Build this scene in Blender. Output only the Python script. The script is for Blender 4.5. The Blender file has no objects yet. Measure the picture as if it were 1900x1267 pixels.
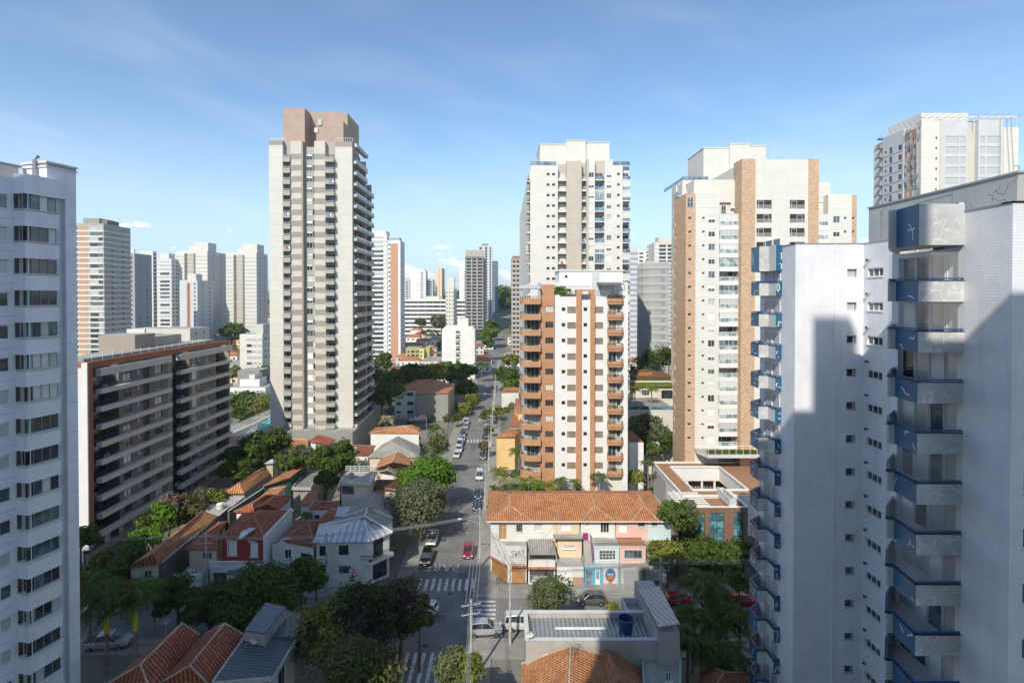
import bpy, bmesh, math, random
from mathutils import Vector, Matrix
R = random.Random(7)
rad = math.radians
C = bpy.context.scene.collection
SC = bpy.context.scene
# ------------------------------------------------------------------ camera, sky, sun, exposure
H = 42.0; FPX = 1000.0; CX = 935.0; PITCH = rad(0.68)
CY = 550.0 + FPX * math.tan(PITCH)
cam = bpy.data.objects.new('camera', bpy.data.cameras.new('camera')); C.objects.link(cam)
cam.location = (0, 0, H); cam.rotation_euler = (rad(90) - PITCH, 0, 0)
cam.data.sensor_width = 36; cam.data.lens = 36 * FPX / 1900
cam.data.shift_x = (950 - CX) / 1900; cam.data.shift_y = -(633.5 - CY) / 1900
cam.data.clip_start = 0.1; cam.data.clip_end = 20000
SC.camera = cam
SUN_AZ = rad(22); SUN_EL = rad(41)
TRAVEL = Vector((math.sin(SUN_AZ) * math.cos(SUN_EL), math.cos(SUN_AZ) * math.cos(SUN_EL), -math.sin(SUN_EL)))
sun = bpy.data.objects.new('sun', bpy.data.lights.new('sun', 'SUN')); C.objects.link(sun)
sun.data.energy = 3.85; sun.data.angle = rad(0.5); sun.data.color = (1.0, 0.93, 0.80)
sun.rotation_euler = TRAVEL.to_track_quat('-Z', 'Y').to_euler()
w = bpy.data.worlds.new('World'); SC.world = w; w.use_nodes = True
nt = w.node_tree; nt.nodes.clear()
def N(nt, t, **kw):
    n = nt.nodes.new(t)
    for k, v in kw.items(): setattr(n, k, v)
    return n
sky = N(nt, 'ShaderNodeTexSky', sky_type='NISHITA', sun_disc=False)
sky.sun_elevation = SUN_EL; sky.sun_rotation = rad(202)
sky.altitude = 700; sky.air_density = 1.0; sky.dust_density = 0.6; sky.ozone_density = 1.6
# clouds: low cumulus near the horizon and thin cirrus above, by direction of view
tc = N(nt, 'ShaderNodeTexCoord'); sep = N(nt, 'ShaderNodeSeparateXYZ')
nt.links.new(tc.outputs['Generated'], sep.inputs[0])
def M(nt, op, a, b=None, c=None, clamp=False):
    n = nt.nodes.new('ShaderNodeMath'); n.operation = op; n.use_clamp = clamp
    for i, v in enumerate((a, b, c)):
        if v is None: continue
        if isinstance(v, (int, float)): n.inputs[i].default_value = v
        else: nt.links.new(v, n.inputs[i])
    return n.outputs[0]
def MR(nt, v, a, b, c, d, smooth=True):
    n = nt.nodes.new('ShaderNodeMapRange'); n.interpolation_type = 'SMOOTHSTEP' if smooth else 'LINEAR'
    nt.links.new(v, n.inputs[0])
    for i, x in enumerate((a, b, c, d)): n.inputs[i + 1].default_value = x
    return n.outputs[0]
az = M(nt, 'ARCTAN2', sep.outputs[0], sep.outputs[1])
cmb = N(nt, 'ShaderNodeCombineXYZ'); nt.links.new(M(nt, 'MULTIPLY', az, 9.0), cmb.inputs[0]); nt.links.new(M(nt, 'MULTIPLY', sep.outputs[2], 26.0), cmb.inputs[1])
cn = N(nt, 'ShaderNodeTexNoise'); cn.inputs['Scale'].default_value = 1.55; cn.inputs['Detail'].default_value = 9; cn.inputs['Roughness'].default_value = 0.58
nt.links.new(cmb.outputs[0], cn.inputs['Vector'])
low = MR(nt, sep.outputs[2], 0.02, 0.17, 0.0, 0.24)
cum = MR(nt, M(nt, 'SUBTRACT', cn.outputs[0], low), 0.47, 0.57, 0.0, 0.85)
cmb2 = N(nt, 'ShaderNodeCombineXYZ'); nt.links.new(M(nt, 'MULTIPLY', az, 2.2), cmb2.inputs[0]); nt.links.new(M(nt, 'MULTIPLY_ADD', sep.outputs[2], 9.0, M(nt, 'MULTIPLY', az, 1.2)), cmb2.inputs[1])
ci = N(nt, 'ShaderNodeTexNoise'); ci.inputs['Scale'].default_value = 1.3; ci.inputs['Detail'].default_value = 7; ci.inputs['Distortion'].default_value = 0.5
nt.links.new(cmb2.outputs[0], ci.inputs['Vector'])
cir = MR(nt, ci.outputs[0], 0.42, 0.85, 0.0, 0.22)
cir = M(nt, 'MULTIPLY', cir, MR(nt, sep.outputs[2], 0.6, 0.1, 0.25, 1.0))
mx = N(nt, 'ShaderNodeMixRGB'); mx.inputs[2].default_value = (6.2, 6.4, 6.8, 1)
tint = N(nt, 'ShaderNodeMixRGB'); tint.blend_type = 'MULTIPLY'; tint.inputs[0].default_value = 1; tint.inputs[2].default_value = (.89, .98, 1.0, 1); nt.links.new(sky.outputs[0], tint.inputs[1])
nt.links.new(tint.outputs[0], mx.inputs[1]); nt.links.new(cir, mx.inputs[0])
hz = N(nt, 'ShaderNodeMixRGB'); hz.inputs[2].default_value = (3.5, 4.45, 5.35, 1); nt.links.new(MR(nt, sep.outputs[2], 0.0, 0.32, 0.8, 0.0), hz.inputs[0]); nt.links.new(mx.outputs[0], hz.inputs[1]); mx = hz
mx2 = N(nt, 'ShaderNodeMixRGB'); mx2.inputs[2].default_value = (6.6, 6.5, 6.5, 1)
nt.links.new(mx.outputs[0], mx2.inputs[1]); nt.links.new(cum, mx2.inputs[0])
bg = N(nt, 'ShaderNodeBackground'); bg.inputs[1].default_value = 0.15
out = N(nt, 'ShaderNodeOutputWorld')
nt.links.new(mx2.outputs[0], bg.inputs[0]); nt.links.new(bg.outputs[0], out.inputs[0])
SC.view_settings.view_transform = 'Standard'; SC.view_settings.look = 'None'
SC.view_settings.exposure = 0.38; SC.view_settings.gamma = 1.0
SC.render.engine = 'CYCLES'
SC.cycles.max_bounces = 6; SC.cycles.diffuse_bounces = 3; SC.cycles.glossy_bounces = 3; SC.cycles.transmission_bounces = 4; SC.cycles.transparent_max_bounces = 8

# ------------------------------------------------------------------ measuring: where a sight line meets a plane
def ray(px, py):
    a = (px - CX) / FPX; b = (CY - py) / FPX
    return Vector((a, math.cos(PITCH) + b * math.sin(PITCH), -math.sin(PITCH) + b * math.cos(PITCH)))
def X_(px, Y, py=600):
    d = ray(px, py); return Y * d.x / d.y
def Z_(py, Y):
    d = ray(CX, py); return H + Y * d.z / d.y
def W(px, py, z):
    d = ray(px, py); t = (z - H) / d.z
    return Vector((d.x * t, d.y * t, z))
def hit(px, py, A, B):
    """ray with vertical plane through A,B -> (u along AB from A, z)"""
    d = ray(px, py); ux, uy = B[0] - A[0], B[1] - A[1]; L = math.hypot(ux, uy); ux /= L; uy /= L
    nx, ny = uy, -ux
    t = (A[0] * nx + A[1] * ny) / (d.x * nx + d.y * ny)
    p = (d.x * t, d.y * t); return ((p[0] - A[0]) * ux + (p[1] - A[1]) * uy, H + d.z * t)
CROP = {'g': (140, 860, 5.278), 'h': (400, 760, 4.874), 'a': (360, 900, 4.75), 'l': (140, 1000, 4.524), 'm': (540, 1000, 4.744),
        'r': (860, 880, 4.524), 'b': (860, 1060, 3.519), 's': (680, 640, 4.223), 'f': (680, 400, 4.223), 'p': (1180, 820, 5.279),
        'q': (1150, 640, 5.759), 't': (400, 660, 7.04), 'v': (860, 680, 5.76), 'w': (740, 540, 7.92), 'z': (0, 0, 1.0)}
def c(k, x, y):
    a = CROP[k]; return (a[0] + x / a[2], a[1] + y / a[2])
def Wc(k, x, y, z): return W(*c(k, x, y), z)

# ------------------------------------------------------------------ materials (all procedural)
MATS = {}
def newmat(name):
    m = bpy.data.materials.new(name); m.use_nodes = True; nt = m.node_tree
    b = nt.nodes['Principled BSDF']; MATS[name] = m
    return m, nt, b
def geo_uv(nt):
    """u runs level along the surface, v up its slope; metres"""
    g = N(nt, 'ShaderNodeNewGeometry')
    cr = N(nt, 'ShaderNodeVectorMath', operation='CROSS_PRODUCT'); nt.links.new(g.outputs['True Normal'], cr.inputs[0]); cr.inputs[1].default_value = (0, 0, 1)
    no = N(nt, 'ShaderNodeVectorMath', operation='NORMALIZE'); nt.links.new(cr.outputs[0], no.inputs[0])
    c2 = N(nt, 'ShaderNodeVectorMath', operation='CROSS_PRODUCT'); nt.links.new(no.outputs[0], c2.inputs[0]); nt.links.new(g.outputs['True Normal'], c2.inputs[1])
    du = N(nt, 'ShaderNodeVectorMath', operation='DOT_PRODUCT'); nt.links.new(no.outputs[0], du.inputs[0]); nt.links.new(g.outputs['Position'], du.inputs[1])
    dv = N(nt, 'ShaderNodeVectorMath', operation='DOT_PRODUCT'); nt.links.new(c2.outputs[0], dv.inputs[0]); nt.links.new(g.outputs['Position'], dv.inputs[1])
    cb = N(nt, 'ShaderNodeCombineXYZ'); nt.links.new(du.outputs['Value'], cb.inputs[0]); nt.links.new(dv.outputs['Value'], cb.inputs[1])
    return cb.outputs[0], du.outputs['Value'], dv.outputs['Value'], g.outputs['Position']
def noise(nt, vec, scale, detail=4, rough=0.55, stretch=None):
    n = N(nt, 'ShaderNodeTexNoise'); n.inputs['Scale'].default_value = scale; n.inputs['Detail'].default_value = detail; n.inputs['Roughness'].default_value = rough
    if stretch:
        mp = N(nt, 'ShaderNodeMapping'); mp.inputs['Scale'].default_value = stretch; nt.links.new(vec, mp.inputs[0]); vec = mp.outputs[0]
    nt.links.new(vec, n.inputs['Vector']); return n.outputs[0]
def mixc(nt, fac, a, b, mode='MIX'):
    n = N(nt, 'ShaderNodeMixRGB'); n.blend_type = mode
    for i, v in ((0, fac), (1, a), (2, b)):
        if isinstance(v, (int, float)): n.inputs[i].default_value = v
        elif isinstance(v, tuple): n.inputs[i].default_value = (*v[:3], 1)
        else: nt.links.new(v, n.inputs[i])
    return n.outputs[0]
def mul(cl, k): return tuple(min(1, x * k) for x in cl[:3])
def bump(nt, b, h, dist, strength=0.6):
    n = N(nt, 'ShaderNodeBump'); n.inputs['Distance'].default_value = dist; n.inputs['Strength'].default_value = strength
    nt.links.new(h, n.inputs['Height']); nt.links.new(n.outputs[0], b.inputs['Normal'])
def stucco(name, col, var=0.1, dirt=0.25, joints=None, rough=0.85):
    m, nt, b = newmat(name); uv, u, v, P = geo_uv(nt)
    a = noise(nt, P, 0.35, 5); s = noise(nt, P, 1.2, 4, 0.6, (1, 1, 0.09)); f = noise(nt, P, 6, 3)
    k = mixc(nt, MR(nt, a, 0.3, 0.7, 0, 1), mul(col, 1 - var), mul(col, 1 + var * 0.4))
    k = mixc(nt, MR(nt, s, 0.5, 0.8, 0, dirt), k, mul((col[0], col[1] * .97, col[2] * .92), 0.5))
    k = mixc(nt, MR(nt, f, 0.4, 0.8, 0, var * 0.8), k, mul(col, 0.75))
    if joints:
        w_ = M(nt, 'FRACT', M(nt, 'DIVIDE', v, joints)); j = M(nt, 'LESS_THAN', w_, 0.035)
        k = mixc(nt, M(nt, 'MULTIPLY', j, 0.35), k, mul(col, 0.45))
    nt.links.new(k, b.inputs['Base Color']); b.inputs['Roughness'].default_value = rough
    return m
def bricks(name, c1, c2, mortar, bw, bh, ms=0.02, var=0.15, rough=0.8, bmp=0.0, off=0.5):
    m, nt, b = newmat(name); uv, u, v, P = geo_uv(nt)
    t = N(nt, 'ShaderNodeTexBrick'); t.offset = off; t.inputs['Scale'].default_value = 1; t.inputs['Brick Width'].default_value = bw; t.inputs['Row Height'].default_value = bh
    t.inputs['Mortar Size'].default_value = ms; t.inputs['Color1'].default_value = (*c1, 1); t.inputs['Color2'].default_value = (*c2, 1); t.inputs['Mortar'].default_value = (*mortar, 1)
    nt.links.new(uv, t.inputs['Vector'])
    a = noise(nt, P, 0.5, 5); s = noise(nt, P, 1.0, 3, 0.6, (1, 1, 0.12))
    k = mixc(nt, MR(nt, a, 0.3, 0.75, 0, var), t.outputs[0], mul(c1, 0.5))
    k = mixc(nt, MR(nt, s, 0.5, 0.8, 0, var), k, mul(c1, 0.45))
    nt.links.new(k, b.inputs['Base Color']); b.inputs['Roughness'].default_value = rough
    if bmp: bump(nt, b, t.outputs[1], -bmp)
    return m
def rooftile(name, c1, c2, dark=0.35, pitch=0.26, old=0.4):
    m, nt, b = newmat(name); uv, u, v, P = geo_uv(nt)
    t = N(nt, 'ShaderNodeTexBrick'); t.offset = 0.0; t.inputs['Scale'].default_value = 1; t.inputs['Brick Width'].default_value = pitch; t.inputs['Row Height'].default_value = 0.42
    t.inputs['Mortar Size'].default_value = 0.02; t.inputs['Bias'].default_value = 0.0
    t.inputs['Color1'].default_value = (*c1, 1); t.inputs['Color2'].default_value = (*c2, 1); t.inputs['Mortar'].default_value = (*mul(c1, 0.35), 1)
    nt.links.new(uv, t.inputs['Vector'])
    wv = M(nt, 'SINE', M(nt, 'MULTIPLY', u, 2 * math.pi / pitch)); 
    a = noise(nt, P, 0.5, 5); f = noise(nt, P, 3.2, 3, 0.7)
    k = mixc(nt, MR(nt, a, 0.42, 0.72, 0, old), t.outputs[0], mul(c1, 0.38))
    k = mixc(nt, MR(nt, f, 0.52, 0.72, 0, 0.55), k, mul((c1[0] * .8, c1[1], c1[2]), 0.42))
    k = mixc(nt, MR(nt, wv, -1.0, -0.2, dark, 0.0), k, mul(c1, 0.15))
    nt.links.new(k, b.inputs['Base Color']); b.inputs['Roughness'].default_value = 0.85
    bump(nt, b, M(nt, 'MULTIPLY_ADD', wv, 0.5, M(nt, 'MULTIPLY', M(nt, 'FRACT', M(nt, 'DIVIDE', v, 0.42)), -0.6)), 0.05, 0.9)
    return m
def corrug(name, col, pitch=0.5, metal=0.0, rough=0.6, stain=0.5, scol=None):
    m, nt, b = newmat(name); uv, u, v, P = geo_uv(nt)
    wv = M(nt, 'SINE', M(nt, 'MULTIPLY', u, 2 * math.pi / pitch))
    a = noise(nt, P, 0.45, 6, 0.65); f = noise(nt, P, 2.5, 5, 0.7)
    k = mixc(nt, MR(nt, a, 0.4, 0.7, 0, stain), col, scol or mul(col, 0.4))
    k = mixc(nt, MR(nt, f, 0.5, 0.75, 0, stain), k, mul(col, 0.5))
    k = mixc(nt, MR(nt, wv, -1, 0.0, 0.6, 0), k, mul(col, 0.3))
    nt.links.new(k, b.inputs['Base Color']); b.inputs['Metallic'].default_value = metal; b.inputs['Roughness'].default_value = rough
    bump(nt, b, wv, 0.05, 0.8); return m
def plain(name, col, rough=0.5, metal=0.0, var=0.0, spec=0.5):
    m, nt, b = newmat(name); b.inputs['Base Color'].default_value = (*col, 1); b.inputs['Roughness'].default_value = rough; b.inputs['Metallic'].default_value = metal
    b.inputs['Specular IOR Level'].default_value = spec
    if var:
        g = N(nt, 'ShaderNodeNewGeometry'); a = noise(nt, g.outputs['Position'], 1.2, 5)
        nt.links.new(mixc(nt, MR(nt, a, 0.35, 0.7, 0, 1), mul(col, 1 - var), mul(col, 1 + var)), b.inputs['Base Color'])
    return m
def glassy(name, col, rough=0.06, spec=0.8, curtain=None):
    m, nt, b = newmat(name); uv, u, v, P = geo_uv(nt)
    a = noise(nt, P, 0.8, 3)
    k = mixc(nt, MR(nt, a, 0.4, 0.62, 0, 1), mul(col, 0.55), mul(col, 1.35))
    if curtain:
        wv = M(nt, 'SINE', M(nt, 'MULTIPLY', u, 38)); k = mixc(nt, MR(nt, wv, -1, 1, 0, 0.35), curtain, mul(curtain, 0.6))
    nt.links.new(k, b.inputs['Base Color']); b.inputs['Roughness'].default_value = rough; b.inputs['Specular IOR Level'].default_value = spec
    b.inputs['Coat Weight'].default_value = 0.3; b.inputs['Coat Roughness'].default_value = 0.03
    nz = noise(nt, P, 0.35, 2); bump(nt, b, nz, 0.02, 0.5)
    return m
def ground(name, c1, c2, sc=0.4, rough=0.9, cracks=0.0, patch=0.0):
    m, nt, b = newmat(name); g = N(nt, 'ShaderNodeNewGeometry'); P = g.outputs['Position']
    a = noise(nt, P, sc, 6, 0.6); f = noise(nt, P, 9, 3, 0.7); s = noise(nt, P, 0.12, 3)
    k = mixc(nt, MR(nt, a, 0.35, 0.65, 0, 1), c1, c2)
    k = mixc(nt, MR(nt, f, 0.4, 0.7, 0, 0.3), k, mul(c1, 0.6))
    k = mixc(nt, MR(nt, s, 0.5, 0.6, 0, 0.35), k, mul(c1, 0.65))
    if cracks:
        vo = N(nt, 'ShaderNodeTexVoronoi'); vo.feature = 'DISTANCE_TO_EDGE'; vo.inputs['Scale'].default_value = 0.28
        dn = noise(nt, P, 1.5, 4); 
        ad = N(nt, 'ShaderNodeVectorMath', operation='MULTIPLY_ADD'); nt.links.new(P, ad.inputs[0]); ad.inputs[1].default_value = (1, 1, 1)
        cb = N(nt, 'ShaderNodeCombineXYZ'); nt.links.new(dn, cb.inputs[0]); nt.links.new(a, cb.inputs[1]); nt.links.new(cb.outputs[0], ad.inputs[2])
        nt.links.new(ad.outputs[0], vo.inputs['Vector'])
        k = mixc(nt, MR(nt, vo.outputs['Distance'], 0.0, 0.012, cracks, 0), k, mul(c1, 0.35))
    nt.links.new(k, b.inputs['Base Color']); b.inputs['Roughness'].default_value = rough; bump(nt, b, f, 0.02, 0.5); return m
def leaf(name, c1, c2, c3=None):
    m, nt, b = newmat(name); g = N(nt, 'ShaderNodeNewGeometry'); P = g.outputs['Position']
    a = noise(nt, P, 0.9, 3); f = noise(nt, P, 5.0, 2); oi = N(nt, 'ShaderNodeObjectInfo')
    k = mixc(nt, MR(nt, a, 0.35, 0.65, 0, 1), c1, c2)
    k = mixc(nt, MR(nt, f, 0.45, 0.7, 0, 0.7), k, c3 or mul(c2, 1.5))
    k = mixc(nt, MR(nt, oi.outputs['Random'], 0, 1, 0, 0.25), k, mul(c1, 0.7))
    nt.links.new(k, b.inputs['Base Color']); b.inputs['Roughness'].default_value = 0.65; b.inputs['Specular IOR Level'].default_value = 0.12
    tr = N(nt, 'ShaderNodeBsdfTranslucent'); nt.links.new(k, tr.inputs[0]); ms = N(nt, 'ShaderNodeMixShader'); ms.inputs[0].default_value = 0.25
    nt.links.new(b.outputs[0], ms.inputs[1]); nt.links.new(tr.outputs[0], ms.inputs[2]); nt.links.new(ms.outputs[0], nt.nodes['Material Output'].inputs[0]); return m

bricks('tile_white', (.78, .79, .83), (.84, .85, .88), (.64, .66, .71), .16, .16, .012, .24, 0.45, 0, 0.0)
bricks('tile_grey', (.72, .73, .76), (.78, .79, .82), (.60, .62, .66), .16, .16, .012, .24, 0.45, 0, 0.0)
stucco('white', (.72, .71, .685), .06, .18); stucco('white_old', (.68, .67, .64), .12, .5); stucco('cream', (.61, .59, .525), .05, .12, 2.88)
stucco('offwhite', (.66, .635, .575), .05, .12, 1.44); stucco('beige', (.50, .45, .38), .06, .15, 1.44); stucco('taupe', (.33, .29, .24), .06, .15)
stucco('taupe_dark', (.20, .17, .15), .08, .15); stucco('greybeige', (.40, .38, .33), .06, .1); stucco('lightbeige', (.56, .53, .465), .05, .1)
stucco('brownbox', (.42, .31, .245), .08, .1, 2.88); stucco('concrete', (.42, .41, .38), .15, .4); stucco('concrete_dark', (.22, .215, .20), .2, .5)
stucco('plaster_grey', (.40, .43, .43), .12, .25); stucco('pale_grey', (.55, .56, .56), .07, .2); stucco('far_white', (.58, .59, .60), .04, .08, 2.9)
stucco('far_grey', (.36, .38, .40), .06, .1, 2.9); stucco('far_slate', (.14, .17, .22), .06, .1); stucco('salmon', (.52, .29, .19), .05, .1, 2.9)
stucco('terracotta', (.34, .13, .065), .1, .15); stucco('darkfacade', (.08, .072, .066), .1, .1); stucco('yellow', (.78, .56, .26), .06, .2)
stucco('peach', (.74, .58, .42), .06, .25); stucco('pink', (.74, .50, .44), .06, .25); stucco('lightblue', (.56, .66, .70), .05, .2)
stucco('skyblue', (.12, .42, .55), .08, .2); stucco('redwall', (.34, .045, .035), .08, .2); stucco('creamwall', (.70, .62, .45), .08, .4)
stucco('greenwall', (.03, .10, .07), .1, .2); stucco('stonewall', (.13, .12, .10), .4, .6); stucco('beigewall', (.62, .52, .41), .07, .3)
stucco('olive', (.42, .42, .15), .08, .2); stucco('mintwall', (.30, .44, .34), .08, .3); stucco('graywall', (.30, .29, .26), .06, .2)
stucco('courtroof', (.30, .16, .085), .08, .1); stucco('blue_panel', (.022, .12, .23), .15, .2, None, .35); stucco('blue_panel_light', (.26, .40, .47), .15, .2, None, .35)
bricks('brick', (.44, .185, .08), (.54, .25, .12), (.45, .32, .2), .24, .09, .014, .22, .85); bricks('brick_tan', (.45, .28, .165), (.60, .41, .27), (.53, .43, .32), .5, .22, .012, .12, .85)
bricks('brick_dark', (.20, .085, .05), (.26, .12, .07), (.2, .15, .12), .3, .1, .015, .2, .85); bricks('block', (.50, .22, .12), (.55, .27, .15), (.4, .38, .34), .4, .2, .03, .3, .9)
def marble(name, col, vein):
    m, nt, b = newmat(name); uv, u, v, P = geo_uv(nt)
    vo = N(nt, 'ShaderNodeTexVoronoi'); vo.feature = 'DISTANCE_TO_EDGE'; vo.inputs['Scale'].default_value = 1.5
    n2 = N(nt, 'ShaderNodeTexNoise'); n2.inputs['Scale'].default_value = 1.6; n2.inputs['Detail'].default_value = 5; nt.links.new(P, n2.inputs['Vector'])
    ad = N(nt, 'ShaderNodeVectorMath', operation='MULTIPLY_ADD'); nt.links.new(n2.outputs['Color'], ad.inputs[0]); ad.inputs[1].default_value = (.9, .9, .9); nt.links.new(P, ad.inputs[2]); nt.links.new(ad.outputs[0], vo.inputs['Vector'])
    a = noise(nt, P, 0.9, 4); k = mixc(nt, MR(nt, a, .35, .7, 0, 1), col, mul(col, .82))
    k = mixc(nt, M(nt, 'MULTIPLY', MR(nt, vo.outputs['Distance'], 0.0, 0.07, 1, 0), MR(nt, noise(nt, P, 0.7, 2), .4, .6, 0.1, 1)), k, vein)
    nt.links.new(k, b.inputs['Base Color']); b.inputs['Roughness'].default_value = .4
marble('marble', (.53, .54, .54), (.72, .72, .715))
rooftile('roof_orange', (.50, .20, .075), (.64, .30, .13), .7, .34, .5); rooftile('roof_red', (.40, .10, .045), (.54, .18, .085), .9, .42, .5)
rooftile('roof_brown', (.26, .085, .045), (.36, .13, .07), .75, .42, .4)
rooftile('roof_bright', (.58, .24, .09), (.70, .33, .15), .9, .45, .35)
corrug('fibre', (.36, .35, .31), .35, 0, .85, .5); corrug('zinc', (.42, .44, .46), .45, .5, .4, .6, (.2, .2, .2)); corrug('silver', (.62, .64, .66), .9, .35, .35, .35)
corrug('metal_dark', (.13, .155, .19), .42, .3, .5, .4); corrug('metal_blue', (.42, .46, .52), .5, .3, .4, .15); corrug('translucent', (.60, .62, .66), .3, 0, .4, .2)
plain('frame_w', (.75, .75, .74), .4); plain('frame_d', (.035, .035, .04), .4); plain('frame_g', (.30, .31, .32), .4); plain('frame_brown', (.22, .16, .11), .5)
plain('shutter_w', (.80, .80, .77), .5, 0, .04); plain('shutter_brown', (.26, .20, .14), .6, 0, .12); plain('rail_w', (.72, .72, .72), .35); plain('rail_d', (.05, .05, .055), .4, .2); plain('rail_b', (.03, .10, .30), .35)
plain('black', (.02, .02, .022), .6); plain('dark_in', (.035, .033, .03), .8); plain('white_paint', (.75, .75, .73), .5, 0, .06); plain('wood', (.36, .18, .075), .6, 0, .2)
plain('bark', (.10, .075, .055), .9, 0, .3); plain('bark_pale', (.26, .22, .17), .9, 0, .3); plain('yellow_band', (.60, .48, .03), .7); plain('pole_c', (.46, .44, .40), .85, 0, .15)
plain('wire', (.05, .05, .055), .6); plain('wire_pale', (.33, .34, .35), .4); plain('tank_blue', (.02, .05, .16), .4, 0, .1); plain('steel', (.4, .4, .41), .35, .8); plain('orange_soil', (.42, .22, .11), .95, 0, .3)
plain('sill', (.62, .60, .56), .7, 0, .1); plain('ridge', (.38, .18, .10), .85, 0, .25); plain('ridge_pale', (.46, .34, .27), .85, 0, .25); plain('purple', (.32, .04, .16), .5); plain('door_wood', (.42, .22, .10), .6, 0, .1)
glassy('glass', (.035, .045, .05)); glassy('glass_b', (.10, .14, .15)); glassy('glass_c', (.3, .32, .33), .15, .6, (.50, .51, .50)); glassy('glass_w', (.5, .5, .5), .2, .5, (.66, .66, .63))
glassy('glass_blue', (.17, .23, .29), .08); glassy('glass_green', (.30, .37, .36), .12, .6); glassy('glass_teal', (.10, .25, .30), .05, .9); glassy('pool', (.08, .42, .38), .05, .6)
ground('asphalt', (.16, .158, .152), (.21, .207, .20), .3, .88, .5); ground('pavement', (.25, .24, .215), (.33, .315, .285), .6, .9, .3); ground('yard', (.16, .15, .12), (.25, .23, .19), .2)
ground('city_ground', (.14, .14, .10), (.24, .23, .20), .06); ground('roofslab', (.32, .31, .29), (.44, .43, .40), .5)
ground('grassy', (.05, .08, .03), (.09, .12, .045), .5); m, nt, b = newmat('mark'); g = N(nt, 'ShaderNodeNewGeometry'); a = noise(nt, g.outputs['Position'], 2.2, 7, .7)
nt.links.new(mixc(nt, MR(nt, a, .50, .60, 0, .85), (.62, .62, .60), (.16, .16, .155)), b.inputs['Base Color']); b.inputs['Roughness'].default_value = .9
ground('patch', (.11, .11, .11), (.13, .13, .13), .8, .85); plain('manhole', (.05, .05, .05), .6, .3)
stucco('towel_a', (.45, .12, .10), .1, .1); stucco('towel_b', (.15, .28, .50), .1, .1)
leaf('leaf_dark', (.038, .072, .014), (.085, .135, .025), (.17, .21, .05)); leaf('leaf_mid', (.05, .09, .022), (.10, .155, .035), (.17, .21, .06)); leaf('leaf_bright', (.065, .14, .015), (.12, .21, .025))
leaf('leaf_olive', (.10, .12, .06), (.17, .19, .10), (.22, .24, .14)); leaf('leaf_dry', (.08, .075, .032), (.15, .125, .055), (.26, .21, .11)); leaf('leaf_pink', (.16, .08, .09), (.25, .15, .15)); leaf('leaf_yellow', (.12, .15, .03), (.22, .22, .05))
leaf('twigs', (.035, .028, .03), (.06, .045, .045)); leaf('leaf_straw', (.24, .21, .10), (.36, .31, .17))

# ------------------------------------------------------------------ mesh builder
class Fr:
    """a wall's frame: u along the wall, d outward, z up"""
    def __init__(s, x, y, ux, uy):
        L = math.hypot(ux, uy); s.x, s.y, s.ux, s.uy = x, y, ux / L, uy / L; s.nx, s.ny = s.uy, -s.ux; s.rot = math.atan2(s.uy, s.ux)
    def P(s, u, d, z): return (s.x + s.ux * u + s.nx * d, s.y + s.uy * u + s.ny * d, z)
    def u(s, px, py=600): return hit(px, py, (s.x, s.y), (s.x + s.ux, s.y + s.uy))[0]
    def z(s, px, py): return hit(px, py, (s.x, s.y), (s.x + s.ux, s.y + s.uy))[1]
def front(Y): return Fr(0, Y, 1, 0)         # faces the camera, u = world x
def eastw(X): return Fr(X, 0, 0, 1)         # faces +x, u = world y
def westw(X): return Fr(X, 0, 0, -1)        # faces -x, u = -world y
LOCAL = Fr(0, 0, 1, 0)
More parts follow.
